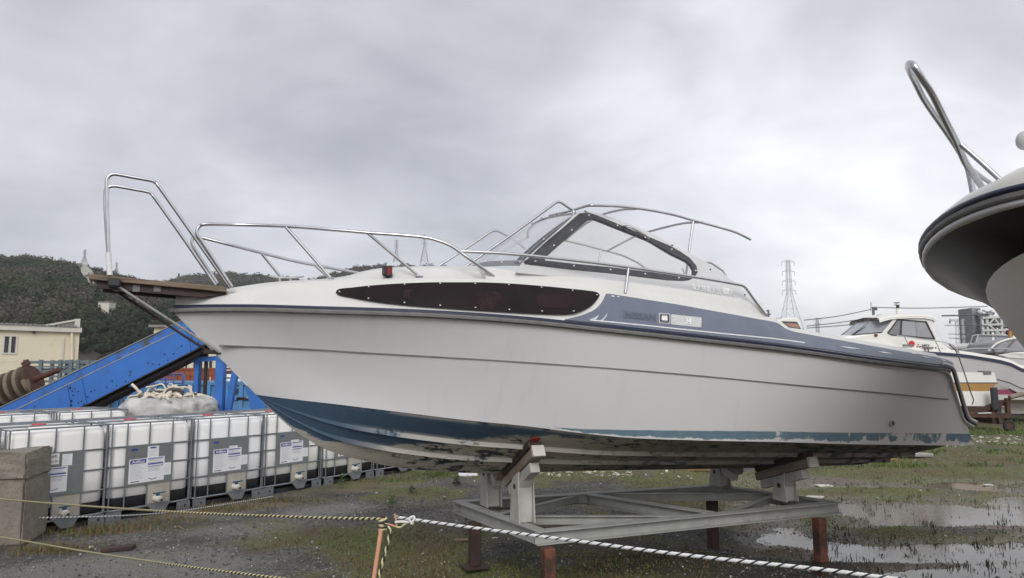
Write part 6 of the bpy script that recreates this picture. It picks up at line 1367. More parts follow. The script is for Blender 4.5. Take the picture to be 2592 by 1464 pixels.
    for u0_, v0_, u1_, v1_ in ((2290, 854, 2300, 874), (2368, 864, 2382, 894)): MB().tube([P(u0_, v0_)*[1, 0, 1], P(u1_, v1_)*[1, 0, 1]], .016, 6).build('stanchion', M['steel'], t, smooth=50)
    for u in (2060, 2300, 2540, 2760):
        x = P(u, 900)[0]; MB().span((x-.15, .5, 0), (x+.15, 2.0, .62)).build('keel_block', M['rust'], t)
        for y in (.35, 2.1): MB().bar((x, y, 0), (x, 1.25+(y-1.25)*.7, .95), .1, .1, up=(1, 0, 0)).build('prop', M['rust'], t)
pilothouse()
def ochre_boat():
    Y = 20.0; B0 = np.array([at(2455, 1000, Y)[0], Y, 0]); t = thing('small_open_boat', 'small white boat with ochre band below its navy rail, on a rusty trailer', 'boat', B0); P = lambda u, v: (at(u, v, Y)-B0)*[1, 0, 1]
    def sec(k):  # sections going away from the camera
        y = k; g = 1-.75*max(0, (k-2.6)/1.6)**2
        R_ = [(2516.6, 943), (2524, 968.5), (2526.5, 971), (2516.6, 977), (2513.5, 990.5), (2506, 1029)]; return [(P(u, v)[0]*g, y, P(u, v)[2]+.25*max(0, (k-2)/2.2)**2) for u, v in R_]
    ks = [0, .8, 1.6, 2.4, 3.0, 3.5, 3.9, 4.15]; S_ = [sec(k) for k in ks]
    for nm, mt, i0, i1_ in (('gunwale', 'boat_white', 0, 1), ('rub_strip', 'navy_trim', 1, 2), ('ochre_flare', 'ochre', 2, 3), ('ochre_band', 'ochre', 3, 4), ('hull', 'boat_white', 4, 5)):
        mb = MB()
        for sg in (1, -1): mb.grid([[np.array(r[i])*[sg, 1, 1] for i in (i0, i1_)] for r in S_])
        r = S_[0]; mb.add([np.array(r[i0]), np.array(r[i1_]), np.array(r[i1_])*[-1, 1, 1], np.array(r[i0])*[-1, 1, 1]], [(0, 1, 2, 3)]); mb.build(nm, M[mt], t)
    mb = MB(); mb.grid([[np.array(r[0]), np.array(r[0])*[-1, 1, 1]] for r in S_]); mb.grid([[np.array(r[5]), np.array(r[5])*[-1, 1, 1]] for r in S_]); mb.build('deck', M['boat_white'], t)
    a, c = P(2489, 950), P(2508, 943.8); MB().span((a[0], -.03, a[2]+.02), (c[0], .25, c[2]+.05)).build('motor_pad', M['rubber'], t, bevel=.01)
    c0 = np.array([at(2545, 1000, Y-.35)[0], Y-.35, 0]); s = thing('boat_trailer', 'rusty red boat trailer with small jockey wheel and roller', 'trailer', c0); Q = lambda u, v: (at(u, v, Y-.35)-c0)*[1, 0, 1]
    MB().bar(Q(2440, 1050), Q(2552, 1052), .12, .13).build('cross_beam', M['trailer_red'], s); MB().bar(Q(2440, 1036)+[0, .1, 0], Q(2506, 1037)+[0, .1, 0], .1, .16).build('bunk', M['rust'], s); MB().bar(Q(2470, 1046)+[0, -.08, 0], Q(2503, 1045)+[0, -.08, 0], .05, .03).build('lamp_bar', M['boat_grey'], s)
    MB().span(Q(2514, 1040)+[0, 0, 0], Q(2527, 981)+[0, .1, 0]).build('guide_post', M['ink_black'], s, bevel=.03)
    MB().bar(Q(2552, 1055), Q(2549, 1008), .1, .1, up=(0, 1, 0)).build('winch_post', M['trailer_red'], s); MB().cyl(Q(2549, 1006)+[0, -.1, 0], Q(2582, 997)+[0, -.1, 0], .065, None, 10).build('roller', M['wood_bunk'], s, smooth=40)
    MB().bar(Q(2508, 1034)+[0, .15, 0], Q(2548, 1020)+[0, .15, 0], .1, .14).build('arm', M['trailer_red'], s); MB().bar(Q(2556, 1031)+[0, .3, 0], Q(2577, 1034)+[0, .3, 0], .04, .03).build('reflector', M['boat_white'], s)
    MB().span(Q(2515, 1048)+[0, .1, 0], Q(2519, 1030)+[0, 3.8, 0]).build('long_beam', M['trailer_red'], s); MB().span(Q(2420, 1048)+[0, .1, 0], Q(2424, 1030)+[0, 3.8, 0]).build('long_beam', M['trailer_red'], s)
    w = Q(2554, 1078); mb = MB(); mb.tube([w+[.0+.12*math.cos(a_), .0, .12*math.sin(a_)] for a_ in np.linspace(0, 2*math.pi, 19)[:-1]], .045, 8, closed=True); mb.build('tyre', M['tyre'], s, smooth=60); MB().cyl(w+[0, -.03, 0], w+[0, .03, 0], .085, None, 14).build('rim', M['trailer_red'], s, smooth=40)
    MB().bar(w+[0, .07, 0], w+[0, .07, .22], .04, .05, up=(1, 0, 0)).build('wheel_fork', M['rust'], s)
    for sx in (-1.4, .2):
        MB().cyl((Q(2470, 1040)[0]+sx*.6, 2.4, .28), (Q(2470, 1040)[0]+sx*.6+.16, 2.4, .28), .28, None, 16).build('road_wheel', M['tyre'], s, smooth=40)
ochre_boat()
def far_boats():
    Y = 28.0; B0 = np.array([at(2505, 900, Y)[0], Y, 0]); t = thing('runabout', 'white runabout with framed windscreen seen beyond the pilothouse boat', 'boat', B0); P = lambda u, v, y=0: at(u, v, Y)-B0+[0, y, 0]
    fr = [(2453.6, 876), (2462, 850), (2475.5, 848.3), (2515, 848.8), (2560, 851), (2574, 868)]
    mb = MB(); mb.tube([P(*q) for q in fr], .03, 6); mb.build('screen_frame', M['fitting'], t, smooth=40)
    MB().plate([[P(*q)+[0, .05, 0] for q in ((2470, 867), (2476, 850), (2515, 850.5), (2512, 868))]], (0, .02, 0)).build('windscreen', M['boat_glass_pale'], t); MB().plate([[P(*q)+[0, .05, 0] for q in ((2520, 868), (2523, 850.5), (2559, 852.5), (2556, 868))]], (0, .02, 0)).build('windscreen', M['boat_glass_pale'], t)
    for a, c in (((2475, 849), (2468, 869)), ((2523, 849), (2514, 870)), ((2486, 860), (2476, 880))): MB().tube([P(*a)+[0, -.02, 0], P(*c)+[0, -.02, 0]], .022, 5).build('screen_post', M['fitting'], t)
    hull = [(2449, 878.5), (2459, 868.5), (2516, 869.5), (2560, 869), (2600, 876), (2600, 940), (2480, 940), (2460, 905)]; MB().plate([[P(*q) for q in hull]], (0, 2.2, 0)).build('hull', M['boat_white'], t, bevel=.05); MB().plate([[P(*q)+[0, -.01, 0] for q in ((2488, 866.8), (2515, 867.8), (2515, 869.5), (2488, 868.5))]], (0, .008, 0)).build('trim', M['rubber'], t)
    mb = MB(); mb.tube(catmull([P(2507, 881, -.05), P(2509, 874.5, -.05), P(2516, 871, -.05), P(2520, 873, -.05), P(2517, 879, -.05), P(2510, 882, -.05)], 4, True), .035, 6, closed=True); mb.build('fender_ring', M['ink_black'], t, smooth=40)
    MB().span((P(2480, 0)[0], .3, 0), (P(2590, 0)[0], 1.9, P(0, 941)[2])).build('support', M['rust'], t)
    Y = 26.0; B1 = np.array([at(2570, 900, Y)[0], Y, 0]); s = thing('covered_boat', 'boat under a grey canvas cover with red and black gear on top', 'boat', B1); Q = lambda u, v, y=0: at(u, v, Y)-B1+[0, y, 0]
    top = [(2519, 896), (2527, 868), (2561, 859.5), (2600, 856), (2680, 860)]; MB().plate([[Q(*q) for q in top+[(2680, 890), (2560, 893)]]], (0, 1.8, 0)).build('canvas_cover', M['canvas'], s, bevel=.08)
    mb = MB(); mb.tube(catmull([Q(2500, 889, -.04), Q(2524, 868.5, -.04), Q(2561, 857.5, -.04), Q(2610, 855, -.04)], 4), .035, 6); mb.build('cover_edge', M['boat_white'], s, smooth=40)
    for a, c in (((2566, 861), (2539, 893)), ((2512, 886), (2524, 901))): MB().tube([Q(*a)+[0, -.03, 0], Q(*c)+[0, -.03, 0]], .03, 5).build('strap', M['rubber'], s)
    hb = [(2522, 899), (2560, 893), (2640, 888), (2700, 890), (2700, 920), (2545, 908)]; MB().plate([[Q(*q)+[0, -.1, 0] for q in hb]], (0, 2.1, 0)).build('gunwale', M['boat_white'], s, bevel=.05); MB().plate([[Q(*q)+[0, -.06, 0] for q in ((2535, 907), (2700, 920), (2700, 960), (2560, 960))]], (0, 2.0, 0)).build('hull', M['boat_grey'], s)
    mb = MB(); mb.tube(catmull([Q(2420, 887.5, -.3), Q(2440, 885, -.3), Q(2469, 883.5, -.3), Q(2535, 884, -.3), Q(2573, 888, -.3), Q(2600, 893, -.3)], 4), .03, 6); mb.build('bow_rail', M['steel'], s, smooth=40)
    MB().sphere(Q(2567, 843, .2), .11, 10, 8, (.8, 1, 1.4)).build('gear_bag', M['red_paint'], s, smooth=60); MB().sphere(Q(2574, 841, .4), .12, 10, 8, (1.1, 1, .9)).build('gear_bag', M['ink_black'], s, smooth=60); MB().cyl(Q(2561.5, 855, .1), Q(2561.5, 838, .1), .06, .05, 10).build('lamp_post', M['ochre'], s, smooth=40)
    MB().span((Q(2560, 0)[0], .2, 0), (Q(2690, 0)[0], 1.8, Q(0, 961)[2])).build('support', M['rust'], s)
    Y = 24.5; B2 = np.array([at(2010, 900, Y)[0], Y, 0]); w = thing('small_cabin_boat', 'low white boat cabin with a brown window showing above the cruiser coaming', 'boat', B2); K = lambda u, v, y=0: at(u, v, Y)-B2+[0, y, 0]
    MB().plate([[K(*q) for q in ((1962, 815), (1985, 805.5), (2016, 804), (2024, 810), (2032, 840), (2080, 960), (1900, 960), (1900, 870))]], (0, 1.9, 0)).build('cabin', M['boat_white'], w, bevel=.04); MB().plate([[K(*q)+[0, -.02, 0] for q in ((1977, 813.5), (2017, 815), (2027, 833), (1997, 829))]], (0, .03, 0)).build('window', M['hose_dark'], w); MB().plate([[K(*q)+[0, -.03, 0] for q in ((1984, 818), (2016, 820), (2024, 831), (1999, 828))]], (0, .008, 0)).build('pane', mat('brown_curtain', (0.34, 0.2, 0.15), None, 8, .5), w)
    mb = MB(); mb.tube([K(1970, 805, .2), K(1985, 805, .2), K(1988, 810, .2)], .018, 5); mb.build('grab_rail', M['steel'], w); MB().span((-2, .2, 0), (2.2, 1.8, K(0, 961)[2])).build('support', M['rust'], w)
far_boats()
# ------------------------------------------------------------------ the boat bow close on the right
def near_bow():
    hd = R(45); d = np.array([math.cos(hd), math.sin(hd), 0]); nn = np.array([math.sin(hd), -math.cos(hd), 0]); T0 = np.array([2.138, 2.789, 2.544]); B0 = np.array([T0[0], T0[1], 0])+d*2.0; SE = 4.2
    t = thing('tall_motor_boat', 'tall boat whose dark flared bow with grey rail looms at the right edge', 'boat', B0); zt_ = T0[2]
    def Wp(s, y, z): return d*(s-2.0)+nn*y+np.array([0, 0, z])
    def half(s): return 1.11*(1-max(0, 1-s/3.643)**1.777)**.538
    ss = [.0, .004, .012, .03, .06, .10, .15, .22, .30, .40, .52, .68, .88, 1.1, 1.4, 1.8, 2.3, 3.0, 3.6, SE]
    zg = lambda s: zt_-.014*s
    K0 = .327
    def khalf(s): return .571*(1-max(0, 1-max(0, s-K0)/2.081)**2.342)**.698+.05*max(0, s-2.4)
    def kz(s): return 2.343-.106*min(1.9, max(0, s-K0))-.03*max(0, s-K0-1.9)
    stem_z = lambda s: zt_-.075-(zt_-.075-2.343)*min(1, s/K0)
    keel_z = curve1([(K0, 2.343), (.6, 2.12), (1.0, 1.84), (1.6, 1.52), (2.4, 1.27), (3.2, 1.14), (SE, 1.08)])
    def prof(s):
        w = half(s); top = (w, zg(s)-.07)
        return top, ((0.0, stem_z(s)) if s < K0 else (khalf(s), kz(s)))
    for sg in (1, -1):
        G = []
        for s in ss:
            (w, z1), (kw, z2) = prof(s); r = []
            for k in range(9): q = k/8; r.append(Wp(s, sg*(w+(kw-w)*q**.9), z1+(z2-z1)*q**1.15))
            G.append(r)
        mb = MB(); mb.grid(G); mb.build('hull_flare', M['boat_navy'], t, smooth=60)
        G = []
        for s in [K0+e for e in (0, .004, .012, .03, .06, .1, .16, .24, .35, .5, .7, .95, 1.25, 1.6, 2.0, 2.5, 3.1)]+[SE]:
            kw, z2 = khalf(s), kz(s); zk_ = min(z2, keel_z(s)); G.append([Wp(s-.012*(1-min(1, (s-K0)/.3)), sg*(kw*(1-q)**.75+.010), z2+(zk_-z2)*q-.004) for q in np.linspace(0, 1, 9)])
        mb = MB(); mb.grid(G); mb.build('hull_bottom', M['boat_under'], t, smooth=60)
    def ring(off, z0, z1, nm, mt):
        P_ = [(s, half(s)) for s in ss]; L1 = [Wp(s-off*.9*(1-min(1, s/.5)), w+off, 0) for s, w in P_]; L2 = [Wp(s-off*.9*(1-min(1, s/.5)), -(w+off), 0) for s, w in P_]
        I1 = [Wp(s+.05, max(0, w-.05), 0) for s, w in P_]; I2 = [Wp(s+.05, -max(0, w-.05), 0) for s, w in P_]
        path = L1[::-1]+L2[1:]; inn = I1[::-1]+I2[1:]; sq = ss[::-1]+ss[1:]; G = []
        for p_, i_, s in zip(path, inn, sq):
            b_ = zg(s); u_ = unit(p_-i_); G.append([i_+[0, 0, b_+z1], p_-u_*.008+[0, 0, b_+z1], p_+[0, 0, b_+z1-.008], p_+[0, 0, b_+z0+.008], p_-u_*.008+[0, 0, b_+z0], i_+[0, 0, b_+z0]])
        mb = MB(); mb.grid(G); mb.build(nm, M[mt], t, smooth=40)
    ring(.016, -.050, -.019, 'rub_rail', 'rubber'); ring(.020, -.018, .006, 'rub_rail_strip', 'navy_trim'); ring(.002, -.078, -.051, 'rail_base', 'boat_grey')
    for sg in (1, -1):
        G = [[Wp(s+.01, sg*w*f, zg(s)+z) for f, z in ((1.0, .0061), (.975, .03), (.9, .055), (.6, .085), (0, .10))] for s, w in ((s, half(s)) for s in ss)]; mb = MB(); mb.grid(G); mb.build('deck', M['boat_white'], t, smooth=60)
    tr = [Wp(SE, sg*q, z) for sg, q, z in ((1, half(SE), zg(SE)-.02), (1, khalf(SE), kz(SE)), (1, .01, keel_z(SE)), (-1, .01, keel_z(SE)), (-1, khalf(SE), kz(SE)), (-1, half(SE), zg(SE)-.02))]; mb = MB(); mb.add(tr, [tuple(range(6))]); mb.build('transom', M['boat_grey'], t)
    # pulpit hoop leaning out over the bow
    L_ = lambda u, v, Y: at(u, v, Y)-B0
    hoop = [(2486, 474, 3.36), (2464, 441, 3.32), (2442, 408, 3.28), (2420, 358, 3.22), (2392, 303, 3.16), (2359, 237, 3.09), (2338, 205, 3.06), (2322, 180, 3.05), (2311, 165, 3.06), (2301, 162, 3.12), (2300, 172, 3.22), (2306, 187, 3.32), (2318, 210, 3.40), (2337, 248, 3.46), (2365, 290, 3.52), (2392, 328, 3.56), (2424, 376, 3.60), (2446, 416, 3.62), (2455, 446, 3.62), (2463, 488, 3.62)]
    mb = MB(); mb.tube(catmull([L_(*q) for q in hoop], 5), .0155, 9); mb.build('pulpit_hoop', M['steel'], t, smooth=60)
    MB().tube([L_(2432, 366, 3.22), L_(2480, 408, 3.18), L_(2532, 456, 3.12)], .0115, 8).build('pulpit_brace', M['steel'], t, smooth=60); MB().tube([L_(2444, 416, 3.62), L_(2484, 448, 3.50), L_(2522, 474, 3.40)], .0105, 8).build('pulpit_brace', M['steel'], t, smooth=60)
    c = L_(2596, 356, 3.1); MB().sphere(c, .043, 16, 12, (.9, .9, 1.05)).build('horn', M['boat_grey'], t, smooth=60); MB().cyl(c+[.05, 0, -.03], c+[.12, .1, -.27], .014, None, 8).build('horn_stalk', M['steel'], t, smooth=40)
    for s in (2.2, 3.6):
        for sg in (1, -1): b_ = Wp(s, sg*.45, 0); b_[2] = -.09; MB().bar(b_, Wp(s, sg*.25, keel_z(s)+.05), .1, .1, up=(1, 0, 0)).build('prop', M['rust'], t)
        MB().bar(Wp(s, -.6, .0), Wp(s, .6, .0), .15, .16).build('sleeper', M['rust'], t)
near_bow()
# ------------------------------------------------------------------ far: pylons, mast, works, poles, cables, bush
def pylon(name, label, u, vtop, Y, wb, arms, vb=932, group=None, head=.10):
    b = at(u, vb, Y); top = at(u, vtop, Y); h = top[2]-b[2]; t = thing(name, label, 'pylon', (b[0], Y, b[2]-1), group=group); r = max(.06, Y*.00026)
    nk = wb*max(.10, head*.5)
    hw = lambda z: wb/2+(nk-wb/2)*(z/h/.58) if z < h*.58 else nk*(1-.35*(z/h-.58)/.42)
    lv = [0, .14, .27, .39, .49, .58, .66, .74, .82, .91, 1.0]; mb = MB()
    for i in range(len(lv)-1):
        z0, z1 = lv[i]*h+1, lv[i+1]*h+1; a, c = hw(lv[i]*h), hw(lv[i+1]*h); C1 = [(sx*a, sy*a, z0) for sx, sy in ((1, 1), (-1, 1), (-1, -1), (1, -1))]; C2 = [(sx*c, sy*c, z1) for sx, sy in ((1, 1), (-1, 1), (-1, -1), (1, -1))]
        for k in range(4):
            mb.tube([C1[k], C2[k]], r, 4); l = (k+1) % 4; mb.tube([C1[k], C2[l]], r*.55, 3); mb.tube([C1[l], C2[k]], r*.55, 3); mb.tube([C2[k], C2[l]], r*.55, 3)
    mb.build('lattice_body', M['pylon'], t, stuff=True)
    for za, wa in arms:
        z = za*h+1; am = MB(); am.tube([(-wa, 0, z), (wa, 0, z)], r*.8, 4); am.tube([(-wa, 0, z), (0, 0, z+wa*.32)], r*.7, 4); am.tube([(wa, 0, z), (0, 0, z+wa*.32)], r*.7, 4); am.build('cross_arm', M['pylon'], t, stuff=True)
        for sx in (-wa, wa): MB().tube([(sx, 0, z), (sx*1.01, 0, z-h*.055)], r*1.2, 5).build('insulator', M['pylon'], t)
    return t
pylon('pylon', 'tall pale lattice pylon with three crossarms standing above the cruiser stern', 2003, 660, 300, 9.5, [(.985, 2.7), (.86, 2.6), (.74, 2.7), (.62, 2.8)], vb=862, head=.13)
pylon('pylon', 'thin pylon on the low hilltop, left of the pair under the bow rail', 1003, 607, 410, 3.4, [(.94, 1.0), (.80, 1.2), (.68, 1.2)], vb=664)
pylon('pylon', 'taller pylon on the low hilltop, just right of the navigation light', 1074, 594, 400, 4.6, [(.95, 1.2), (.83, 1.5), (.70, 1.5)], vb=668)
pylon('pylon', 'tiny pylon on the wooded ridge above the anchor roller', 213, 632, 330, 2.2, [(.9, .8), (.72, .9)], vb=668)
pylon('pylon', 'tiny pylon on the wooded ridge just right of the bow hoop post', 294, 664, 420, 2.4, [(.9, .9), (.7, .9)], vb=694)
pylon('signal_tower', 'short lattice tower with square platform between pylon and pilothouse boat', 2073, 806, 330, 2.6, [(.98, 1.6), (.86, 1.5)], vb=905, head=.5)
def mast():
    Y = 260; b = at(2431, 880, Y); t = thing('crane_mast', 'far pale lattice mast with a short arm at its head', 'mast', (b[0], Y, b[2]-8)); h = at(2431, 811, Y)[2]-b[2]+8; mb = MB()
    for i in range(12):
        z0, z1 = h*i/12, h*(i+1)/12; w = 1.1-.4*i/12; w2 = 1.1-.4*(i+1)/12
        for sx, sy in ((1, 1), (-1, 1), (-1, -1), (1, -1)): mb.tube([(sx*w, sy*w, z0), (sx*w2, sy*w2, z1)], .13, 4); mb.tube([(sx*w, sy*w, z0), (-sx*w2, sy*w2, z1)], .08, 3)
    mb.build('lattice_body', M['plant_steel'], t, stuff=True); MB().bar((0, 0, h), (-3.2, 0, h), .7, .8).build('arm', M['plant_steel'], t); MB().bar((-3.0, 0, h), (-3.3, 0, h-1.2), .3, .5).build('hook_block', M['plant_dark'], t)
mast()
def works():
    Y = 160; b = at(2535, 900, Y); t = thing('works_tower', 'steel-framed industrial works with dark plant behind pale girders', 'industrial building', (b[0], Y, 0)); B0 = np.array([b[0], Y, 0]); P = lambda u, v, y=0: at(u, v, Y)-B0+[0, y, 0]
    for u0, u1, v0, dy, mt in ((2500, 2511, 776, 4, 'plant_dark'), (2516, 2528, 790, 6, 'plant_dark'), (2512, 2531, 818, 3, 'plant_dark')): MB().span(P(u0, 940)*[1, 0, 0]+[0, dy, 0], P(u1, v0)+[0, dy+5, 0]).build('plant_block', M[mt], t)
    for i in range(14):
        u, v = random.uniform(2496, 2530), random.uniform(774, 800); MB().cyl(P(u, v, 2+random.random()*3), P(u, v+random.uniform(4, 14), 2), random.uniform(.15, .5), None, 8).build('pipe', M[random.choice(['plant_dark', 'plant_steel', 'plant_dark'])], t, smooth=40)
    for u in (2487, 2499, 2535):
        for y in (0, 7): q = P(u, 805); MB().span((q[0]-.25, y, 0), (q[0]+.25, y+.5, q[2])).build('column', M['plant_steel'], t)
    for v in (804, 822, 836, 849):
        for y in (-.1, 7.1): MB().bar(P(2485, v+1, y), P(2537 if v < 830 else 2570, v-1, y), .4, .45).build('girder', M['plant_steel'], t)
        MB().span(P(2499, v+1.2, .2), P(2535, v+.6, 6.8)).build('floor', M['plant_dark'], t)
    for a, c in (((2503, 819), (2515, 806)), ((2515, 806), (2525, 819)), ((2503, 824), (2530, 847)), ((2540, 850), (2552, 838))): MB().bar(P(*a)+[0, -.2, 0], P(*c)+[0, -.2, 0], .3, .3, up=(0, 1, 0)).build('brace', M['plant_steel'], t)
    MB().bar(P(2525, 811, 4), P(2600, 806, 4), 6, .9).build('conveyor_roof', M['plant_steel'], t); MB().bar(P(2526, 819, 4), P(2600, 822, 4), 5, 1.0).build('gallery', M['plant_dark'], t)
    for u in (2545, 2556, 2568, 2580): q = P(u, 846); MB().span((q[0]-.2, 3, 0), (q[0]+.2, 3.4, P(u, 824)[2])).build('trestle', M['plant_steel'], t)
works()
def poles():
    Y = 70; b = at(2212, 900, Y); t = thing('utility_pole', 'dark utility pole with transformer boxes left of the pilothouse roof', 'utility pole', (b[0], Y, 0)); B0 = np.array([b[0], Y, 0]); P = lambda u, v: at(u, v, Y)-B0
    MB().cyl((0, 0, 0), P(2210.5, 779), .16, .13, 10).build('pole', M['pole'], t, smooth=40); MB().bar(P(2207, 779.5), P(2220, 779.5), .1, .12).build('crossarm', M['pole'], t); MB().bar(P(2212, 785), P(2219, 785), .1, .1).build('crossarm', M['pole'], t)
    for u in (2209, 2214, 2219): MB().cyl(P(u, 779), P(u, 777), .07, None, 6).build('insulator', M['pole'], t)
    MB().tube([P(2204.6, 788), P(2204.6, 765)], .035, 5).build('lightning_rod', M['pole'], t); MB().span(P(2216, 785)+[0, -.15, 0], P(2219, 780)+[0, .15, 0]).build('transformer_box', M['pole'], t)
    Y2 = 45; b = at(1942, 900, Y2); s = thing('lamp_pole', 'stubby lamp pole just aft of the cruiser hand rail', 'lamp post', (b[0], Y2, 0)); B1 = np.array([b[0], Y2, 0]); Q = lambda u, v: at(u, v, Y2)-B1
    MB().cyl((0, 0, 0), Q(1945, 788), .07, .06, 8).build('pole', M['pole'], s, smooth=40); MB().bar(Q(1941, 787), Q(1947, 787), .12, .1).build('lamp_head', M['pole'], s); MB().bar(Q(1940, 796.5), Q(1950, 796.5), .1, .1).build('bracket', M['pole'], s)
    WR = [((2035, 811), (2120, 801), (2204, 784)), ((2042, 826), (2125, 817), (2208, 803)), ((2042, 831), (2125, 825), (2208, 816)), ((2222, 779), (2340, 780.5), (2500, 776)), ((2384, 800), (2430, 799), (2500, 796)), ((2392, 824), (2440, 824.5), (2500, 824)), ((2400, 846), (2440, 847), (2480, 847)), ((2402, 856), (2440, 858.5), (2480, 857))]
    DS = ['from the pylon foot to the utility pole top', 'below it, reaching the pole at mid height', 'lowest of three reaching the utility pole', 'from the utility pole across to the steel works', 'leaving the pilothouse roof towards the works', 'passing the far mast at mid height', 'low behind the pilothouse stern', 'lowest, behind the pilothouse stern']
    for (a, m_, c), ds in zip(WR, DS):
        Yw = 72; th = .045 if a[0] < 2384 else (.08 if a == (2384, 800) else .035); o = MB().tube(catmull([at(*a, Yw), at(*m_, Yw), at(*c, Yw)], 8), th, 5).build('overhead_cable', M['wire'], None); tag(o, 'thin overhead cable '+ds, 'cable', 'overhead cables')
poles()
def bush(name, label, c, r, h, n, mt, seed):
    rg = np.random.default_rng(seed); t = thing(name, label, 'bush', c); mb = MB(); V = []; F = []
    for k in range(n):
        d = rg.normal(size=3); d[2] = abs(d[2]); d /= np.linalg.norm(d); p = d*np.array([r, r, h])*(.45+.55*rg.random()**.5); a = rg.normal(size=3); a /= np.linalg.norm(a); b_ = np.cross(a, rg.normal(size=3)); b_ /= np.linalg.norm(b_)+1e-9; s = r*.13*(.6+.8*rg.random()); o = len(V); V += [p-a*s, p+b_*s*.5, p+a*s, p-b_*s*.5]; F.append((o, o+1, o+2, o+3))
    mb.add(V, F).build('crown', M[mt], t, stuff=True); MB().cyl((0, 0, 0), (0, 0, h*.6), r*.06, r*.03, 6).build('trunk', M['stem'], t)
c = at(2433, 932, 33); bush('shrub', 'dark green shrub behind the pilothouse boat, below the far mast', (c[0], 33, 0), 1.0, 2.9, 900, 'bush', 3)
c = at(2478, 932, 36); bush('shrub', 'small dark shrub beside the runabout hull', (c[0], 36, 0), .9, 2.2, 400, 'bush', 4)

# ================================================================== rope barrier
def rope(name, label, pts, rad, pitch, mats):
    P = catmull(pts, 10); seg = [np.linalg.norm(b-a) for a, b in zip(P[:-1], P[1:])]; Lc = np.concatenate([[0], np.cumsum(seg)]); Pn = np.array(P); n = int(Lc[-1]/pitch*8); s = np.linspace(0, Lc[-1], n); C = np.stack([np.interp(s, Lc, Pn[:, k]) for k in range(3)], -1)
    T = np.gradient(C, axis=0); T /= np.linalg.norm(T, axis=1)[:, None]; U = np.cross(T, [0, 0, 1.0]); U /= np.linalg.norm(U, axis=1)[:, None]+1e-9; W_ = np.cross(U, T); t = thing(name, label, 'rope', C[0]); sr = rad*.56
    for k, mt in enumerate(mats):
        a = 2*math.pi*(s/pitch+k/len(mats)); ctr = C-C[0]+(U*np.cos(a)[:, None]+W_*np.sin(a)[:, None])*rad*.5; m = 6; V = []
        for j in range(m): b_ = 2*math.pi*j/m; V.append(ctr+(U*math.cos(b_)+W_*math.sin(b_))*sr)
        V = np.stack(V, 1).reshape(-1, 3); i = np.arange(n-1)[:, None]*m; j = np.arange(m)[None]; j2 = (j+1) % m; F = np.stack([i+j, i+j2, i+m+j2, i+m+j], -1).reshape(-1, 4)
        me = bpy.data.meshes.new('strand'); me.from_pydata(V.tolist(), [], F.tolist()); me.polygons.foreach_set('use_smooth', [True]*len(F)); me.materials.append(M[mt]); link('strand', me, t)
    return t
def dep(u, u0, Y0, u1, Y1): q = (u-u0)/(u1-u0); return 1/((1-q)/Y0+q/Y1)
YB = ['rope_yellow', 'rope_yellow', 'rope_black', 'rope_black']
rope('rope', 'upper yellow and black rope from the left edge to the orange stake', [at(u, v, dep(u, 0, 6.6, 962, 3.3)) for u, v in ((-160, 1247), (0, 1263.5), (240, 1283), (470, 1297.5), (700, 1307), (850, 1312), (962, 1314))], .0068, .040, YB)
rope('rope', 'lower yellow and black rope crossing the bottom left corner', [at(u, v, dep(u, 0, 6.6, 962, 3.3)) for u, v in ((-160, 1335), (0, 1359.5), (220, 1397), (450, 1431), (700, 1463), (955, 1492))], .0068, .040, YB)
rope('rope', 'thick white and navy rope running right from the orange stake', [at(u, v, dep(u, 1000, 3.3, 2300, 2.35)) for u, v in ((1000, 1309), (1120, 1326), (1253, 1343.5), (1434, 1366.5), (1650, 1395), (1830, 1416), (2073, 1441), (2254, 1464), (2560, 1498))], .0068, .044, ['rope_white', 'rope_white', 'rope_white', 'rope_navy'])
rope('rope', 'thin white and black rope lying along the foot of the caged tanks', [at(100, 1311, 7.5), at(300, 1306, 7.9), at(430, 1297, 8.35), at(530, 1283, 8.85), at(620, 1269, 9.4), at(690, 1257, 9.85)], .0065, .035, ['rope_white', 'rope_white', 'rope_black', 'rope_black'])
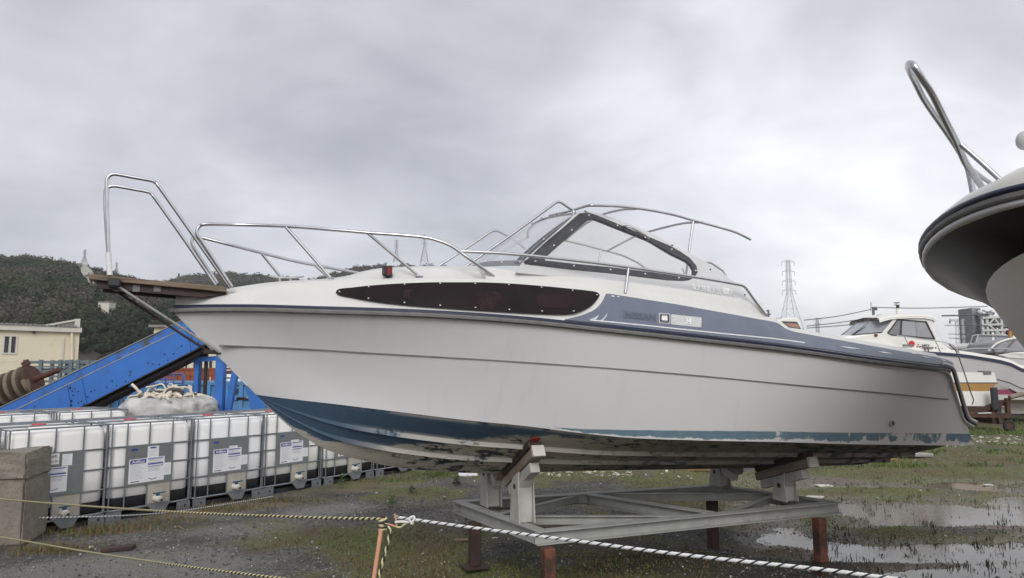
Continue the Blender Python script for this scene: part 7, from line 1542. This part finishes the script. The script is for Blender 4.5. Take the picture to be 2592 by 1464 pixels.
def stake():
    a = at(969, 1312, 3.3); b = at(944, 1480, 3.24); g_ = b+(b-a)*((a[2]+.1)/(a[2]-b[2])-1); t = thing('barrier_stake', 'leaning orange rusty stake with rope knotted round its top', 'stake', g_); mb = MB(); mb.tube([np.zeros(3), a-g_], .0098, 12); mb.build('stake_rod', M['stake'], t, smooth=50)
    d = unit(a-g_); MB().cyl(a-g_, a-g_+d*.012, .0115, .010, 12).build('stake_head', M['rust'], t, smooth=40)
    hk = [at(978, 1327, 3.28)-g_, at(992, 1330, 3.27)-g_, at(1003, 1334, 3.27)-g_, at(1004, 1326, 3.27)-g_, at(1001, 1310, 3.27)-g_, at(999, 1301, 3.27)-g_]; MB().tube(fillet(hk, .01), .0045, 8).build('hook', M['stake'], t, smooth=50)
    k = thing('rope_knot', 'rope tied round the orange stake top, one tail hanging down', 'rope', a)
    for i, (dz, tilt, mt) in enumerate(((-.012, .3, 'rope_yellow'), (-.022, .3, 'rope_black'), (-.034, -.25, 'rope_yellow'), (-.044, -.1, 'rope_black'), (-.052, .15, 'rope_yellow'))):
        L_ = [np.array([.0155*math.cos(q), .0155*math.sin(q), dz+tilt*.0155*math.cos(q)+.006*q/6.28]) for q in np.linspace(0, 6.9, 22)]; MB().tube(L_, .0052, 6).build('coil', M[mt], k, smooth=60)
    pt = [at(972, 1326, 3.27), at(986, 1334, 3.26), at(986, 1352, 3.25), at(981, 1378, 3.25), at(972, 1410, 3.25), at(962, 1448, 3.24), at(956, 1480, 3.24)]; Pn = np.array(catmull(pt, 8)); s = np.concatenate([[0], np.cumsum(np.linalg.norm(np.diff(Pn, axis=0), axis=1))])
    for kk, mt in enumerate(('rope_yellow', 'rope_black')):
        L_ = []
        for q in np.linspace(0, s[-1], 110): c_ = np.array([np.interp(q, s, Pn[:, i]) for i in range(3)]); an = 2*math.pi*q/.05+kk*math.pi; L_.append(c_-a+np.array([math.cos(an), math.sin(an), 0])*.0035)
        MB().tube(L_, .0042, 6).build('tail_strand', M[mt], k, smooth=60)
    MB().tube(catmull([at(1003, 1334, 3.26)-a, at(1014, 1335, 3.26)-a, at(1025, 1327, 3.25)-a, at(1036, 1324, 3.25)-a, at(1046, 1322, 3.24)-a, at(1044, 1329, 3.24)-a], 4), .0042, 6).build('tail_strand', M['rope_yellow'], k, smooth=60)
    MB().tube(catmull([at(1001, 1322, 3.27)-a, at(1020, 1321, 3.25)-a, at(1040, 1322, 3.24)-a, at(1049, 1314, 3.24)-a, at(1046, 1308, 3.24)-a, at(1036, 1314, 3.235)-a, at(1042, 1327, 3.235)-a], 4), .0058, 6).build('coil', M['rope_white'], k, smooth=60)
stake()
# ------------------------------------------------------------------ weeds and scraps
def weed(label, u, v, h, n, mt, w=.35, z=None):
    p = gpx(u, v); zz = float(gz(p[0], p[1])); t = thing('weed', label, 'plant', (p[0], p[1], zz), rz=random.random()*6, group='weeds on the yard')
    MB().tube([(0, 0, -.02), (.01, 0, h*.5), (-.01, .01, h*.9)], [.004, .003, .002], 5).build('stem', M['stem'], t)
    for k in range(n):
        a = k*2.4+random.random(); z0 = h*(.12+.8*k/n); L_ = h*w*(1.1-.5*k/n)*random.uniform(.8, 1.2); d = np.array([math.cos(a), math.sin(a), 0]); s_ = np.array([-d[1], d[0], 0])*L_*.22; b0 = np.array([0, 0, z0])
        mb = MB(); mb.add([b0, b0+d*L_*.5+s_+[0, 0, L_*.28], b0+d*L_+[0, 0, L_*.22], b0+d*L_*.5-s_+[0, 0, L_*.28]], [(0, 1, 2), (0, 2, 3)]); mb.build('leaf', M[mt], t)
weed('bright green weed behind the orange stake', 992, 1296, .16, 22, 'leaf', .5); weed('dark leafy weed left of the cradle front bracket', 1155, 1240, .15, 30, 'leaf_dull', .55); weed('brownish weed in the gravel left of the cradle', 1042, 1262, .12, 22, 'leaf_dull', .5)
weed('green weed growing at the tank feet under the boat stem', 630, 1252, .13, 9, 'leaf', .4); weed('green weed under the second tank from the boat stem', 455, 1285, .16, 9, 'leaf', .4); weed('taller weed before the tank under the boat forefoot', 866, 1237, .24, 14, 'leaf', .35); weed('pale weed by the tank foot near the valve', 684, 1247, .12, 8, 'leaf', .4); weed('small weed right of the cradle near the puddle', 1968, 1452, .10, 12, 'leaf', .5); weed('small upright weed below the thick rope', 1738, 1428, .12, 10, 'leaf', .35); weed('low weed at the puddle edge', 2290, 1452, .08, 14, 'leaf_dull', .6); weed('leafy weed by the far end of the tank row', 1110, 1206, .22, 20, 'leaf', .4); weed('tall thin weed beside the farthest tank', 1086, 1212, .26, 12, 'leaf_dull', .3)
def scrap(nm, lab, u, v, d, rz, mt, cat):
    p = gpx(u, v); zz = max(WATER, float(gz(p[0], p[1]))); o = MB().box((0, 0, d[2]/2+.002), d).build(nm, M[mt], None, bevel=min(d)*.2); o.location = (p[0], p[1], zz); o.rotation_euler = (R(random.uniform(-4, 4)), R(random.uniform(-4, 4)), rz); tag(o, lab, cat)
scrap('plank_offcut', 'brown board end lying on rubble by the boat stern', 2240, 1172, (.62, .16, .05), .5, 'scrap_brown', 'board'); scrap('white_sheet', 'white sheet scrap lying by the stern puddle edge', 2085, 1218, (.26, .14, .02), .2, 'shell', 'scrap'); scrap('white_sheet', 'white scrap on the ground right of the rear bracket', 2062, 1248, (.16, .22, .03), .9, 'shell', 'scrap'); scrap('white_sheet', 'white strip of litter between the cradle braces', 1965, 1288, (.26, .08, .02), .1, 'shell', 'scrap')
scrap('foam_slab', 'pale foam slab at the far edge of the puddle', 2300, 1162, (.75, .5, .07), .3, 'fitting', 'scrap'); scrap('pale_slab', 'pale slab on gravel behind the front bracket', 1185, 1210, (.32, .2, .04), .1, 'paper', 'slab'); scrap('plank_offcut', 'pinkish board end behind the cradle centre', 1765, 1190, (.7, .12, .05), -.3, 'scrap_brown', 'board'); scrap('brick_piece', 'brown lump of rusty earth near the lower rope', 300, 1401, (.28, .14, .04), .2, 'rust', 'lump'); scrap('wood_sliver', 'brown splinter lying on gravel below the upper rope', 458, 1338, (.16, .012, .012), 2.4, 'scrap_brown', 'splinter'); scrap('white_chip', 'white chip beside the left rear cradle leg', 1252, 1377, (.06, .03, .012), 0, 'shell', 'chip'); scrap('white_chip', 'white chip near the block at lower left', 230, 1388, (.035, .03, .018), 0, 'shell', 'chip'); scrap('brown_leaf', 'dry brown leaf under the thick rope', 1590, 1413, (.05, .03, .012), .6, 'scrap_brown', 'leaf'); scrap('rust_plate', 'flat rusty plate beside the left rear cradle leg', 1170, 1384, (.16, .1, .012), .1, 'scrap_brown', 'plate'); scrap('white_chip', 'white strip of litter on the wet ground at far right', 2500, 1216, (.16, .06, .02), .2, 'shell', 'chip')
for k in range(60):
    u, v = random.uniform(2180, 2560), random.uniform(1124, 1150)
MB_ = MB()
for k in range(300):
    if k < 140: u, v = random.gauss(2420, 90), random.gauss(1133, 7)
    elif k < 220: u, v = random.gauss(1470, 130), random.gauss(1202, 4)
    else: u, v = random.uniform(1000, 2500), random.uniform(1210, 1450)
    p = gpx(u, v); zz = float(gz(p[0], p[1])); s = random.uniform(.012, .045) if k < 220 else random.uniform(.008, .018)
    if zz > WATER: a = random.random()*3.1; MB_.box((p[0], p[1], zz+s*.1), (s*2, s, s*.5), ax=((math.cos(a), math.sin(a), random.uniform(-.3, .3)), (-math.sin(a), math.cos(a), 0), (0, 0, 1)))
MB_.build('shell_rubble', M['shell'], None, stuff=True)

# ================================================================== air: a thin even haze round the whole place, ground included
def haze():
    m = bpy.data.materials.new('haze'); m.use_nodes = True; N = m.node_tree.nodes; L = m.node_tree.links; N.clear()
    o = N.new('ShaderNodeOutputMaterial'); v = N.new('ShaderNodeVolumePrincipled'); v.inputs['Color'].default_value = (0.93, 0.94, 0.97, 1); v.inputs['Density'].default_value = 0.00042; L.new(v.outputs[0], o.inputs['Volume'])
    ob = MB().span((-1400, -1400, -3.2), (1400, 1400, 75)).build('haze', m, None); ob['kind'] = 'stuff'
haze()
